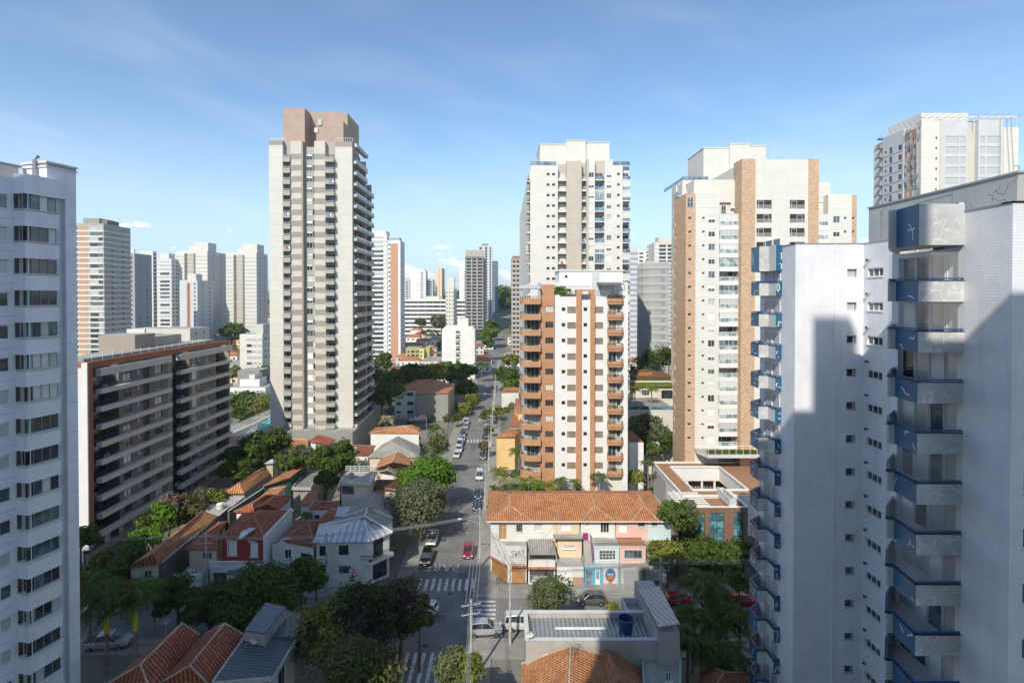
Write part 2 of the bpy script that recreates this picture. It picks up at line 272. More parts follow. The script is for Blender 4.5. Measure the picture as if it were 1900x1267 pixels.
class MB:
    def __init__(s): s.v = []; s.f = []; s.m = []; s.mats = []; s.smooth = False
    def mi(s, m):
        if m not in s.mats: s.mats.append(m)
        return s.mats.index(m)
    def face(s, pts, m):
        i = len(s.v); s.v.extend(tuple(p) for p in pts); s.f.append(tuple(range(i, i + len(pts)))); s.m.append(s.mi(m))
    def box(s, fr, u0, u1, d0, d1, z0, z1, m, top=None):
        if u1 < u0: u0, u1 = u1, u0
        if d1 < d0: d0, d1 = d1, d0
        P = [fr.P(u, d, z) for z in (z0, z1) for (u, d) in ((u0, d1), (u1, d1), (u1, d0), (u0, d0))]
        i = len(s.v); s.v.extend(P); k = s.mi(m); kt = s.mi(top) if top else k
        for q, kk in (((0, 1, 5, 4), k), ((1, 2, 6, 5), k), ((2, 3, 7, 6), k), ((3, 0, 4, 7), k), ((4, 5, 6, 7), kt), ((3, 2, 1, 0), k)):
            s.f.append(tuple(i + a for a in q)); s.m.append(kk)
    def prism(s, poly, z0, z1, m, top=None, bottom=True):
        a = sum(poly[i][0] * poly[(i + 1) % len(poly)][1] - poly[(i + 1) % len(poly)][0] * poly[i][1] for i in range(len(poly)))
        if a < 0: poly = poly[::-1]
        n = len(poly)
        for i in range(n):
            p, q = poly[i], poly[(i + 1) % n]; s.face([(p[0], p[1], z0), (q[0], q[1], z0), (q[0], q[1], z1), (p[0], p[1], z1)], m)
        s.face([(p[0], p[1], z1) for p in poly], top or m)
        if bottom: s.face([(p[0], p[1], z0) for p in poly[::-1]], m)
    def tube(s, pts, r, m, n=6, r2=None):
        pts = [Vector(p) for p in pts]; rings = []; i0 = len(s.v); k = s.mi(m); L = len(pts)
        for i, p in enumerate(pts):
            t = (pts[min(i + 1, L - 1)] - pts[max(i - 1, 0)]); t = t.normalized() if t.length > 1e-6 else Vector((0, 0, 1))
            a = t.cross(Vector((0, 0, 1)) if abs(t.z) < .9 else Vector((1, 0, 0))).normalized(); b = t.cross(a)
            rr = r[i] if isinstance(r, (list, tuple)) else (r if r2 is None else r + (r2 - r) * i / max(1, L - 1))
            for j in range(n):
                an = 2 * math.pi * j / n; s.v.append(tuple(p + a * math.cos(an) * rr + b * math.sin(an) * rr))
        for i in range(L - 1):
            for j in range(n):
                s.f.append((i0 + i * n + j, i0 + i * n + (j + 1) % n, i0 + (i + 1) * n + (j + 1) % n, i0 + (i + 1) * n + j)); s.m.append(k)
        s.f.append(tuple(i0 + j for j in range(n))[::-1]); s.m.append(k)
        s.f.append(tuple(i0 + (L - 1) * n + j for j in range(n))); s.m.append(k)
    def wall(s, fr, u0, u1, d, z0, z1, holes, m, rev=0.14, back=None, top=True):
        """wall face at depth d with openings cut in it and reveals"""
        us = sorted({u0, u1, *[h[0] for h in holes], *[h[1] for h in holes]}); zs = sorted({z0, z1, *[h[2] for h in holes], *[h[3] for h in holes]})
        us = [u for u in us if u0 - 1e-6 <= u <= u1 + 1e-6]; zs = [z for z in zs if z0 - 1e-6 <= z <= z1 + 1e-6]
        for j in range(len(zs) - 1):
            zc = (zs[j] + zs[j + 1]) / 2; hs = [h for h in holes if h[2] < zc < h[3]]; run = None
            for i in range(len(us) - 1):
                uc = (us[i] + us[i + 1]) / 2; solid = not any(h[0] < uc < h[1] for h in hs)
                if solid and run is None: run = us[i]
                if (not solid or i == len(us) - 2) and run is not None:
                    e = us[i + 1] if solid else us[i]
                    s.face([fr.P(run, d, zs[j]), fr.P(e, d, zs[j]), fr.P(e, d, zs[j + 1]), fr.P(run, d, zs[j + 1])], m); run = None
        for (a, b_, c_, e_) in holes:
            A = lambda u, dd, z: fr.P(u, dd, z)
            s.face([A(a, d, c_), A(b_, d, c_), A(b_, d - rev, c_), A(a, d - rev, c_)], m); s.face([A(a, d - rev, e_), A(b_, d - rev, e_), A(b_, d, e_), A(a, d, e_)], m)
            s.face([A(a, d, c_), A(a, d - rev, c_), A(a, d - rev, e_), A(a, d, e_)], m); s.face([A(b_, d - rev, c_), A(b_, d, c_), A(b_, d, e_), A(b_, d - rev, e_)], m)
        if back is not None:
            s.face([fr.P(u0, back, z0), fr.P(u0, d, z0), fr.P(u0, d, z1), fr.P(u0, back, z1)], m); s.face([fr.P(u1, d, z0), fr.P(u1, back, z0), fr.P(u1, back, z1), fr.P(u1, d, z1)], m)
            if top: s.face([fr.P(u0, d, z1), fr.P(u1, d, z1), fr.P(u1, back, z1), fr.P(u0, back, z1)], m)
            s.face([fr.P(u0, back, z0), fr.P(u1, back, z0), fr.P(u1, d, z0), fr.P(u0, d, z0)], m)
    def mesh(s, name, off=(0, 0, 0)):
        me = bpy.data.meshes.new(name); me.from_pydata([(x - off[0], y - off[1], z - off[2]) for x, y, z in s.v], [], s.f)
        for m in s.mats: me.materials.append(MATS[m])
        me.polygons.foreach_set('material_index', s.m)
        if s.smooth: me.polygons.foreach_set('use_smooth', [True] * len(s.f))
        me.update(); return me
def link(name, me, parent=None, loc=(0, 0, 0), rz=0, sc=None):
    o = bpy.data.objects.new(name, me); C.objects.link(o); o.location = loc; o.rotation_euler = (0, 0, rz)
    if parent is not None: o.parent = parent
    if sc is not None: o.scale = (sc, sc, sc)
    return o
def solo(name, label, cat, mb, loc=(0, 0, 0), group=None, kind=None):
    o = link(name, mb.mesh(name, loc), None, loc)
    if label: o['label'] = label
    if cat: o['category'] = cat
    if group: o['group'] = group
    if kind: o['kind'] = kind
    return o
def structure(name, mb): return solo(name, None, None, mb, kind='structure')
class T:
    def __init__(s, name, label, cat, loc, group=None):
        s.o = bpy.data.objects.new(name, None); C.objects.link(s.o); s.loc = Vector(loc); s.o.location = loc; s.o.empty_display_size = 0.5
        s.o['label'] = label; s.o['category'] = cat; s.q = []
        if group: s.o['group'] = group
    def part(s, name, mb, label=None, parent=None):
        if not mb.f: return None
        o = link(name, mb.mesh(name, s.loc), s.o if parent is None else parent)
        if label: o['label'] = label
        return o
    def add(s, name, me, loc, rz=0, kids=()): s.q.append((name, me, Vector(loc), rz, kids))
    def win(s, fr, uc, z, d, me, name='window', kids=()): s.add(name, me, fr.P(uc, d, z), fr.rot, kids)
    def finish(s):
        g = {}
        for e in s.q: g.setdefault(e[0], []).append(e)
        eye = Vector((0, 0, H))
        for name, es in g.items():
            def key(e):
                p = e[2]; px = abs(p.x / max(p.y, 1)) ; vis = p.y > 3 and px < 1.02
                return (not vis, (p - eye).length)
            es.sort(key=key)
            cap = 100 if len(es) <= 100 else 99
            for e in es[:cap]:
                o = link(name, e[1], s.o, e[2] - s.loc, e[3])
                for kn, km in e[4]: link(kn, km, o)
            if len(es) > cap:
                mb = MB()
                for e in es[cap:]:
                    mt = Matrix.Translation(e[2]) @ Matrix.Rotation(e[3], 4, 'Z')
                    for me in [e[1]] + [k[1] for k in e[4]]:
                        names = [m.name for m in me.materials]
                        for p in me.polygons: mb.face([mt @ me.vertices[i].co for i in p.vertices], names[p.material_index])
                o = s.part(name, mb); o['kind'] = 'stuff'
        return s.o
# ------------------------------------------------------------------ shared window, shutter, balcony meshes (cached)
CACHE = {}
def window(w, h, glass='glass', frame='frame_w', cols=2, rows=1, fw=0.05, blind=0.0, blindm='shutter_w', sill=True):
    k = ('w', round(w, 1), round(h, 1), glass, frame, cols, rows, fw, blind, blindm, sill)
    if k in CACHE: return CACHE[k]
    w, h = round(w, 1), round(h, 1)
    mb = MB(); L = LOCAL; a, b = -w / 2, w / 2
    mb.face([L.P(a, -.03, 0), L.P(b, -.03, 0), L.P(b, -.03, h), L.P(a, -.03, h)], glass)
    mb.box(L, a, b, -.03, .02, 0, fw, frame); mb.box(L, a, b, -.03, .02, h - fw, h, frame)
    mb.box(L, a, a + fw, -.03, .02, fw, h - fw, frame); mb.box(L, b - fw, b, -.03, .02, fw, h - fw, frame)
    for i in range(1, cols): u = a + w * i / cols; mb.box(L, u - fw / 2, u + fw / 2, -.028, .018, fw, h - fw, frame)
    for i in range(1, rows): z = h * i / rows; mb.box(L, a + fw, b - fw, -.026, .016, z - fw / 2, z + fw / 2, frame)
    if blind: mb.box(L, a + .02, b - .02, -.02, .03, h * (1 - blind), h - .01, blindm)
    if sill: mb.box(L, a - .06, b + .06, -.03, .2, -.07, -.002, frame if frame == 'frame_w' else 'sill')
    CACHE[k] = mb.mesh('window'); return CACHE[k]
def farwin(w, h, glass='glass', d=.05):
    k = ('f', round(w, 1), round(h, 1), glass)
    if k not in CACHE:
        mb = MB(); mb.box(LOCAL, -w / 2, w / 2, -.1, d, 0, h, glass); CACHE[k] = mb.mesh('window')
    return CACHE[k]
def balcony(w, dep, ph, wm='white', rail=None, slab=.14, railh=1.0, sides=True, zoff=0):
    """slab with its parapet, front edge at d=0, going back by dep; optional railing child. returns (mesh, kids)"""
    k = ('b', round(w, 2), dep, ph, wm, rail, slab, railh)
    if k in CACHE: return CACHE[k]
    mb = MB(); L = LOCAL; a, b = -w / 2, w / 2
    mb.box(L, a, b, -dep, -.1, -slab, 0, wm)
    mb.box(L, a, b, -.1, 0, -slab, ph, wm)
    if sides: mb.box(L, a, a + .1, -dep, -.1, .001, ph, wm); mb.box(L, b - .1, b, -dep, -.1, .001, ph, wm)
    kids = ()
    if rail:
        r = MB(); fm, gm, n = {'glass': ('rail_w', 'glass_green', 3), 'glassb': ('frame_g', 'glass_blue', 3), 'bars': ('rail_w', None, max(4, int(w / .13))), 'barsd': ('rail_d', None, max(4, int(w / .15))), 'clear': ('frame_g', 'glass_c', 3)}[rail]
        r.box(L, a, b, -.07, -.02, railh - .05, railh, fm)
        for i in range(n + 1):
            u = a + .03 + (w - .06) * i / n; t = .025 if gm else .012; r.box(L, u - t, u + t, -.06, -.03, ph, railh - .05, fm)
        if gm: r.face([L.P(a, -.04, ph), L.P(b, -.04, ph), L.P(b, -.04, railh - .05), L.P(a, -.04, railh - .05)], gm)
        else: r.box(L, a, b, -.06, -.035, ph + .05, ph + .08, fm)
        if sides:
            for u in (a, b - .05): r.box(L, u, u + .05, -dep, -.07, railh - .05, railh, fm)
        kids = (('railing', r.mesh('railing')),)
    CACHE[k] = (mb.mesh('balcony'), kids); return CACHE[k]
def clutter(k):
    if k in CACHE: return CACHE[k]
    b = MB(); L = LOCAL; q = random.Random(len(k))
    if k == 'ac':
        b.box(L, -.42, .42, -.3, 0, .02, .62, 'shutter_w'); b.face([L.P(-.12 + .22 * math.cos(6.28 * i / 12), .005, .32 + .22 * math.sin(6.28 * i / 12)) for i in range(12)], 'frame_d'); b.box(L, -.4, -.34, -.28, -.02, 0, .02, 'frame_d'); b.box(L, .34, .4, -.28, -.02, 0, .02, 'frame_d')
    elif k == 'plant':
        b.box(L, -.16, .16, -.32, 0, 0, .35, 'terracotta')
        for _ in range(70):
            v = Vector((q.gauss(0, .28), q.gauss(.16, .25), .75 + q.gauss(0, .28))); a = Vector((q.gauss(0, 1), q.gauss(0, 1), q.gauss(0, 1))).normalized() * .13; c_ = a.cross(Vector((q.gauss(0, 1), q.gauss(0, 1), 1))).normalized() * .08; b.face([v - a, v + c_, v + a, v - c_], 'leaf_mid')
    else: b.box(L, -.35, .35, 0, .03, -.15, .62, 'towel_a' if k[-1] == 'a' else 'towel_b'); b.box(L, .42, .8, 0, .025, .1, .62, 'shutter_w')
    CACHE[k] = b.mesh(k); return CACHE[k]
def rnd_glass(): return R.choice(['glass', 'glass', 'glass', 'glass_b', 'glass_b', 'glass_c', 'glass_w'])
def face_cols(t, fr, cols, z0, nf, pitch, ztop, rev=.14, back=-1.4, zbot=None, walls=None):
    """cols: dicts u0,u1,d,m,kind ... ; returns dict of MBs by material so a tower can be split into parts"""
    walls = {} if walls is None else walls
    zb = z0 if zbot is None else zbot
    for cdef in cols:
        u0, u1, d, m, kind = cdef[:5]; o = cdef[5] if len(cdef) > 5 else {}
        mb = walls.setdefault(m, MB()); n0 = o.get('from', 0); n1 = o.get('to', nf); zt = o.get('top', ztop)
        if kind == 'blank': mb.wall(fr, u0, u1, d, o.get('bot', zb), zt, [], m, rev, back)
        elif kind == 'win':
            holes = []
            for i in range(n0, n1):
                for (uc, ww, zo, hh, *rest) in o['w']:
                    z = z0 + i * pitch + zo; holes.append((uc - ww / 2, uc + ww / 2, z, z + hh)); op = dict(rest[0]) if rest else {}
                    gl = op.pop('g', None) or rnd_glass(); far = op.pop('far', False)
                    if op.get('blind') == 'r': op['blind'] = R.choice([0, 0, .3, .5, 1.0, .25])
                    me = farwin(ww - .02, hh - .02, gl, -.0) if far else window(ww, hh, gl, **op)
                    t.win(fr, uc, z, d - rev + .04, me)
            mb.wall(fr, u0, u1, d, zb, zt, holes, m, rev, back)
            if o.get('band'):
                bm, b0, b1 = o['band']; bb = walls.setdefault(bm, MB())
                for i in range(n0, n1): z = z0 + i * pitch; bb.box(fr, u0 + .02, u1 - .02, d - .05, d + .02, z + b0, z + b1, bm)
        elif kind == 'balc':
            dep = o.get('dep', 1.3); pr = o.get('pr', 0); ph = o.get('ph', 1.0); bm = o.get('bm', m); holes = []
            me, kids = balcony(u1 - u0 - .02, round(dep + pr, 2), ph, bm, o.get('rail'), o.get('slab', .16), o.get('railh', 1.05))
            for i in range(n0, n1):
                z = z0 + i * pitch; t.win(fr, (u0 + u1) / 2, z, d + pr, me, 'balcony', kids)
                dw = min(u1 - u0 - .3, o.get('dw', 2.2)); uc = (u0 + u1) / 2 + o.get('du', 0); holes.append((uc - dw / 2, uc + dw / 2, z + .05, z + 2.2))
                t.win(fr, uc, z + .05, d - dep - .1 + .04, window(dw, 2.15, o.get('g') or rnd_glass(), o.get('frame', 'frame_w'), 2 if dw < 2.5 else 3, 1, .06, 0, sill=False), 'balcony_door')
                rr_ = R.random()
                if rr_ < .32: t.win(fr, (u0 + u1) / 2 + R.uniform(-.35, .35) * (u1 - u0 - 1), z + .02, d + pr - .55, clutter('ac'), 'air_conditioner')
                elif rr_ < .52: t.win(fr, (u0 + u1) / 2 + R.uniform(-.35, .35) * (u1 - u0 - .6), z + .02, d + pr - .35, clutter('plant'), 'balcony_plant')
                elif rr_ < .62 and not o.get('glaz'): t.win(fr, (u0 + u1) / 2 + R.uniform(-.3, .3) * (u1 - u0 - 1), z + ph - .5, d + pr + .02, clutter('towel' + R.choice('ab')), 'hung_laundry')
                if o.get('glaz') and R.random() < o['glaz']:
                    t.win(fr, (u0 + u1) / 2, z + ph, d + pr - .03, window(u1 - u0 - .1, pitch - ph - .2, R.choice(['glass_c', 'glass_w', 'glass_green', 'glass_b', 'glass_w']), 'frame_w', 4, 1, .04, sill=False), 'balcony_glazing')
            mb.wall(fr, u0 - .02, u1 + .02, d - dep, zb, zt - .05, holes, m, .1, back - .3 if d - dep <= back else back)
    return walls
def emit(t, walls, base='wall', names=None):
    names = names or {}
    for m, mb in walls.items(): t.part(names.get(m, base), mb, None)
def roof_box(mb, x0, x1, y0, y1, z0, z1, m, top='roofslab', par=0.0):
    mb.box(LOCAL, x0, x1, -y1, -y0, z0, z1, m, top)
    if par:
        for (a, b, c_, d_) in ((x0, x1, y0, y0 + .15), (x0, x1, y1 - .15, y1), (x0, x0 + .15, y0 + .15, y1 - .15), (x1 - .15, x1, y0 + .15, y1 - .15)): mb.box(LOCAL, a, b, -d_, -c_, z1 - .01, z1 + par, m)
def crown_mesh(r, rz, n, m, seed, ls=.3, lobes=14, m2=None, flat=.75, open_=0.0):
    q = random.Random(seed); mb = MB(); L = []
    for i in range(lobes):
        a = q.uniform(0, 6.283); e = q.uniform(-.55, 1); rr = math.sqrt(max(0, 1 - e * e)) * q.uniform(.45, .75); L.append((Vector((math.cos(a) * rr * r, math.sin(a) * rr * r, e * rz * .62)), q.uniform(.18, .5) * r))
    L.append((Vector((0, 0, 0)), r * .5)); k = [q.random() for _ in L]
    for _ in range(n):
        j = q.randrange(len(L)); ce, rad_ = L[j]
        d = Vector((q.gauss(0, 1), q.gauss(0, 1), q.gauss(.25, 1))).normalized(); p = ce + Vector((d.x, d.y, d.z * flat)) * rad_ * (q.uniform(.72, 1.06) if q.random() < .78 else q.uniform(.3, 1.42))
        nn = (d + Vector((q.gauss(0, .5), q.gauss(0, .5), q.gauss(.2, .5)))).normalized(); a = nn.cross(Vector((q.gauss(0, 1), q.gauss(0, 1), q.gauss(0, 1)))).normalized(); b = nn.cross(a); s = ls * q.uniform(.55, 1.25)
        mb.face([p - a * s, p + b * s * .55 + nn * s * .15, p + a * s, p - b * s * .55 - nn * s * .1], m2 if (m2 and k[j] > .6) else m)
    return mb, [l[0] for l in L]
# ================================================================== GROUND, ROADS
def terrain(x, y):
    t = max(0, y - 360); z = 0.075 * t if t < 400 else 30 + (t - 400) * .01
    z += 12 * math.exp(-((x + 10) / 90) ** 2) * (1 / (1 + math.exp(-(y - 640) / 40)))
    return z
mb = MB()
xs = [-6000, -2500, -1200, -700, -450, -300, -200, -120, -60, -13.3, -4.3, 40, 120, 200, 300, 450, 700, 1200, 2500, 6000]
ys = [-400, -100, 0, 50, 90, 360, 400, 450, 500, 550, 600, 650, 700, 760, 850, 1000, 1500, 2500, 5000, 9000]
for i in range(len(xs) - 1):
    for j in range(len(ys) - 1):
        q = [(xs[i], ys[j]), (xs[i + 1], ys[j]), (xs[i + 1], ys[j + 1]), (xs[i], ys[j + 1])]; mb.face([(x, y, terrain(x, y) - .15) for x, y in q], 'city_ground')
structure('ground', mb)
RX0, RX1, CY0, CY1 = -13.3, -4.3, 65.8, 74.8
mb = MB()
yy = [74.8, 120, 200, 300, 360, 400, 450, 500, 560, 620, 700]
for a, b in zip(yy, yy[1:]): mb.face([(RX0, a, terrain(0, a) - .12), (RX1, a, terrain(0, a) - .12), (RX1, b, terrain(0, b) - .12), (RX0, b, terrain(0, b) - .12)], 'asphalt')
mb.face([(RX0, -60, -.12), (RX1, -60, -.12), (RX1, CY0, -.12), (RX0, CY0, -.12)], 'asphalt')
mb.face([(-160, CY0, -.12), (160, CY0, -.12), (160, CY1, -.12), (-160, CY1, -.12)], 'asphalt')
mb.face([(-160, 236, -.116), (160, 236, -.116), (160, 246, -.116), (-160, 246, -.116)], 'asphalt')
for (x, y, w_, d) in ((-8, 96, 2.2, 3.5), (-10.5, 110, 1.2, 6), (-7.2, 133, 3, 2), (-9, 70, 2.6, 1.6), (-6.2, 80.5, 1.2, 2.4), (8, 71, 4, 1.4), (-24, 70, 5, 1.2), (-11, 61, 1.4, 2.2), (-35, 72, 3, 1.6), (16, 69, 2, 2), (-8.5, 150, 1.5, 7)): mb.face([(x - w_ / 2, y - d / 2, -.116), (x + w_ / 2, y - d / 2, -.116), (x + w_ / 2 + .1, y + d / 2, -.116), (x - w_ / 2, y + d / 2 + .1, -.116)], 'patch')
for (x, y) in ((-9.2, 73.0), (-7.6, 76.0), (-6.4, 91), (-10, 101), (-8.4, 118), (3.5, 70.2), (-20, 69.5), (-9.5, 64.5)): mb.face([(x + .36 * math.cos(6.283 * k / 14), y + .36 * math.sin(6.283 * k / 14), -.112) for k in range(14)], 'manhole')
structure('road', mb)
def pave(name, rects):
    mb = MB()
    for (x0, x1, y0, y1) in rects: mb.box(LOCAL, x0, x1, -y1, -y0, -.3, 0.02, 'pavement')
    structure(name, mb)
pave('pavement', [(RX0 - 2.8, RX0, CY1, 236), (RX1, RX1 + 3.2, CY1 + 3.4, 236), (RX0 - 2.8, RX0, 246, 360), (RX1, RX1 + 2.8, 246, 360),
     (-150, RX0 - 2.8, CY1, CY1 + 2.6), (RX1, 150, CY1, CY1 + 3.4), (-150, RX0, CY0 - 3, CY0), (RX1, 150, CY0 - 3.6, CY0), (RX0 - 2.8, RX0, -50, CY0 - 3), (RX1, RX1 + 2.8, -50, CY0 - 3.6)])
mb = MB()
for i in range(9):
    x = RX0 + .75 + i * .98; wob = R.uniform(-.1, .1); mb.box(LOCAL, x, x + .42, -(80.0 + wob), -76.7, -.119, -.113, 'mark')
for i in range(9):
    x = RX0 + .75 + i * .98; mb.box(LOCAL, x, x + .42, -63.3, -57.9 - R.uniform(0, .3), -.119, -.113, 'mark')
for i in range(8):
    y = 66.8 + i * 1.0; mb.box(LOCAL, -4.0, -1.1, -(y + .42), -y, -.119, -.113, 'mark')
for i in range(8):
    y = 66.8 + i * 1.0; mb.box(LOCAL, -17.2, -14.4, -(y + .42), -y, -.119, -.113, 'mark')
for i in range(9):
    x = RX0 + .6 + i * .98; mb.box(LOCAL, x, x + .45, -235, -231, -.119, -.112, 'mark'); mb.box(LOCAL, x, x + .45, -158, -155, -.119, -.112, 'mark')
structure('crosswalk', mb)
cu = bpy.data.curves.new('txt', 'FONT'); cu.body = 'PARE'; cu.size = 2.6; cu.align_x = 'CENTER'; cu.extrude = 0.003; cu.space_character = 1.15
ob = bpy.data.objects.new('txt', cu); C.objects.link(ob); bpy.context.view_layer.update()
me = bpy.data.meshes.new_from_object(ob.evaluated_get(bpy.context.evaluated_depsgraph_get())); bpy.data.objects.remove(ob)
me.materials.clear(); me.materials.append(MATS['mark'])
o = link('road_lettering', me, None, (-9.6, 84.3, -.113), math.pi); o.scale = (.82, 1.15, 1); o['kind'] = 'structure'

# ================================================================== BUILDINGS BEHIND THE CAMERA (they throw the shade in the foreground)
def plain_tower(label, x0, x1, y0, y1, zt, m='cream', extra=()):
    t = T('apartment_tower', label, 'apartment building', ((x0 + x1) / 2, (y0 + y1) / 2, 0))
    mb = MB(); roof_box(mb, x0, x1, y0, y1, 0, zt, m, 'roofslab', .02)
    for e in extra: roof_box(mb, *e, m)
    t.part('wall', mb)
    fr = Fr(0, y1, -1, 0)
    n = int((zt - 4) / 2.9)
    for i in range(n):
        k = 0
        u = -x1 + 2.2
        while u < -x0 - 1.5: t.win(fr, u, 3 + i * 2.9, .12, farwin(1.6, 1.3, 'glass', .04)); u += 3.3
    t.finish()
plain_tower('cream apartment tower that the picture is taken from', -12.4, 7.6, -16, -1.3, 77.3, 'cream', [(1.5, 4.7, -17.6, -16.01, 0, 99.3), (7.6, 34, -16, -1.3, 0, 69.5)])  # thin tall slab behind the roof is unseen, shaped to cast the stepped shade
plain_tower('white apartment tower behind the viewpoint, nearest on the left', -60, -40, -24, -10, 88, 'white')
plain_tower('tall grey apartment tower behind the viewpoint on the left', -69.5, -60.5, -24, -10, 107.5, 'cream', [(-80, -69.5, -24, -10, 0, 95)])
plain_tower('lower white apartment tower far left behind the viewpoint', -112, -80.5, -24, -10, 91, 'white')

# ================================================================== NEAR LEFT: WHITE TILED TOWER
def near_left():
    A = (X_(0, 47.2, 550), 47.2); fr = Fr(A[0], A[1], math.sin(rad(15.5)), math.cos(rad(15.5)))
    t = T('tiled_tower', 'white tiled apartment tower with shaded bay windows at left edge of view', 'apartment building', fr.P(0, -8, 0))
    D = 1.2; frD = Fr(*fr.P(0, D, 0)[:2], fr.ux, fr.uy); u1, u2, u3, u4, u5 = fr.u(28), frD.u(48), frD.u(111), fr.u(119), fr.u(137)
    zt = Z_(331, 48.2); zw = fr.z(47, 392)
    body = MB(); P_ = 2.88; nf = 17; zf = zw - 16 * P_
    holes = []
    for i in range(nf):
        z = zf + i * P_
        for uc in (fr.u(4) - .3, fr.u(4) - 5.2): holes.append((uc - .85, uc + .85, z, z + 1.25)); t.win(fr, uc, z, -.12, window(1.7, 1.25, R.choice(['glass', 'glass_c', 'glass_b', 'glass', 'glass_c']), 'frame_w', 2))
        holes.append((u2 - .1, u3 - .1, z, z + 1.42))
    body.wall(fr, -13, u4, 0, 0, zt, holes, 'tile_white', .16, -14)
    body.prism([fr.P(-13, -.9, 0)[:2], fr.P(u5, -.9, 0)[:2], fr.P(u5, -14, 0)[:2], fr.P(-13, -14, 0)[:2]], 0, zt - .9, 'tile_white', 'roofslab')
    body.box(fr, u4 - .1, u5, -1.3, .45, 0, zt - .5, 'tile_white')
    body.box(fr, fr.u(83), u5, -2.6, .46, zt - 1.2, fr.z(100, 305), 'tile_white')
    t.part('wall', body)
    cap = MB(); a, zc = fr.u(83), fr.z(100, 305)
    cap.box(fr, a - .12, u5 + .12, -2.7, .58, zc - .5, zc - .38, 'white'); cap.box(fr, a - .12, u5 + .12, -2.7, .58, zc - .1, zc + .06, 'white'); cap.box(fr, a, u5 - 0, -2.55, .5, zc - .36, zc - .12, 'frame_g')
    t.part('chimney_cap', cap)
    ph = MB(); ph.box(fr, -13, fr.u(72), -9, -2.4, zt - .9, zt + 1.6, 'lightbeige', 'roofslab'); ph.box(fr, -13, fr.u(72) + .2, -9.2, -2.2, zt + 1.6, zt + 1.75, 'frame_g'); t.part('penthouse', ph)
    pipe = MB(); uu = fr.u(77); pipe.tube([fr.P(uu, -.7, zt - .3), fr.P(uu, -.7, zt + 2.2), fr.P(uu, -.2, zt + 2.5)], .16, 'steel', 8); t.part('vent_pipe', pipe)
    # joint lines on the tiles
    jm = MB()
    for i in range(nf + 1):
        z = zf + i * P_ + 2.0
        if z < zt - 1: jm.box(fr, -13, u1, 0, .012, z, z + .035, 'plaster_grey'); jm.box(fr, u4 + .05, u5, .45, .462, z, z + .035, 'plaster_grey')
    t.part('tile_joint', jm)
    D = 1.2
    # bays: solid band per floor plus glazing
    bay = MB(); pl = [(u1, 0), (u2, D), (u3, D), (u3 + .35, 0)]
    W0 = [fr.P(u, d, 0)[:2] for u, d in pl]
    h0, h1 = 1.42, P_
    bay.prism(W0, h0, h1 - .0, 'tile_white')
    me_rel = None
    base = fr.P(u1, 0, 0)
    def bayband(z0, z1):
        m_ = MB(); m_.prism(W0, z0, z1, 'tile_white'); return m_.mesh('bay_parapet', (base[0], base[1], 0))
    bb = bayband(h0 - P_, 0); tb = bayband(0, 1.75)
    sl = MB(); sl.prism([fr.P(u, d, 0)[:2] for u, d in [(u1 - .05, 0), (u2 - .03, D + .12), (u3 + .05, D + .12), (u3 + .4, 0)]], .0, .07, 'white'); sl.prism([fr.P(u, d, 0)[:2] for u, d in [(u1, 0), (u2, D + .05), (u3, D + .05), (u3 + .3, 0)]], -.07, -.002, 'frame_g')
    slm = sl.mesh('sill', (base[0], base[1], 0))
    fs = Fr(*fr.P(u1, 0, 0)[:2], fr.P(u2, D, 0)[0] - base[0], fr.P(u2, D, 0)[1] - base[1]); Ls = math.hypot(u2 - u1, D)
    for i in range(nf):
        z = zf + i * P_
        t.add('bay_parapet', bb, (base[0], base[1], z), 0, (('sill', slm),))
        op = i in (4, 5, 6, 7, 8)
        g = R.choice(['glass_c', 'glass_w', 'glass', 'glass', 'glass', 'glass_b', 'glass'])
        n = 4
        for k in range(n):
            uu = u2 + (u3 - u2) * (k + .5) / n; gg = g if R.random() < .6 else R.choice(['glass', 'glass_b', 'glass_c'])
            if i in (2, 3, 8, 9) and k in (1, 2): gg = 'glass'
            t.win(fr, uu, z + .07, D - .34, window((u3 - u2) / n - .02, 1.35, gg, 'frame_g', 1, 1, .02, sill=False), 'bay_window')
        t.win(fs, Ls * .55, z + .07, -.3, window(Ls * .8, 1.35, R.choice(['glass_c', 'glass_b', 'glass']), 'frame_w', 1, 1, .035, sill=False), 'bay_window')
        rl = MB() if i == 0 else None
    t.add('bay_parapet', tb, (base[0], base[1], zf + nf * P_ - P_ + h0 + .01), 0)
    t.finish()
near_left()

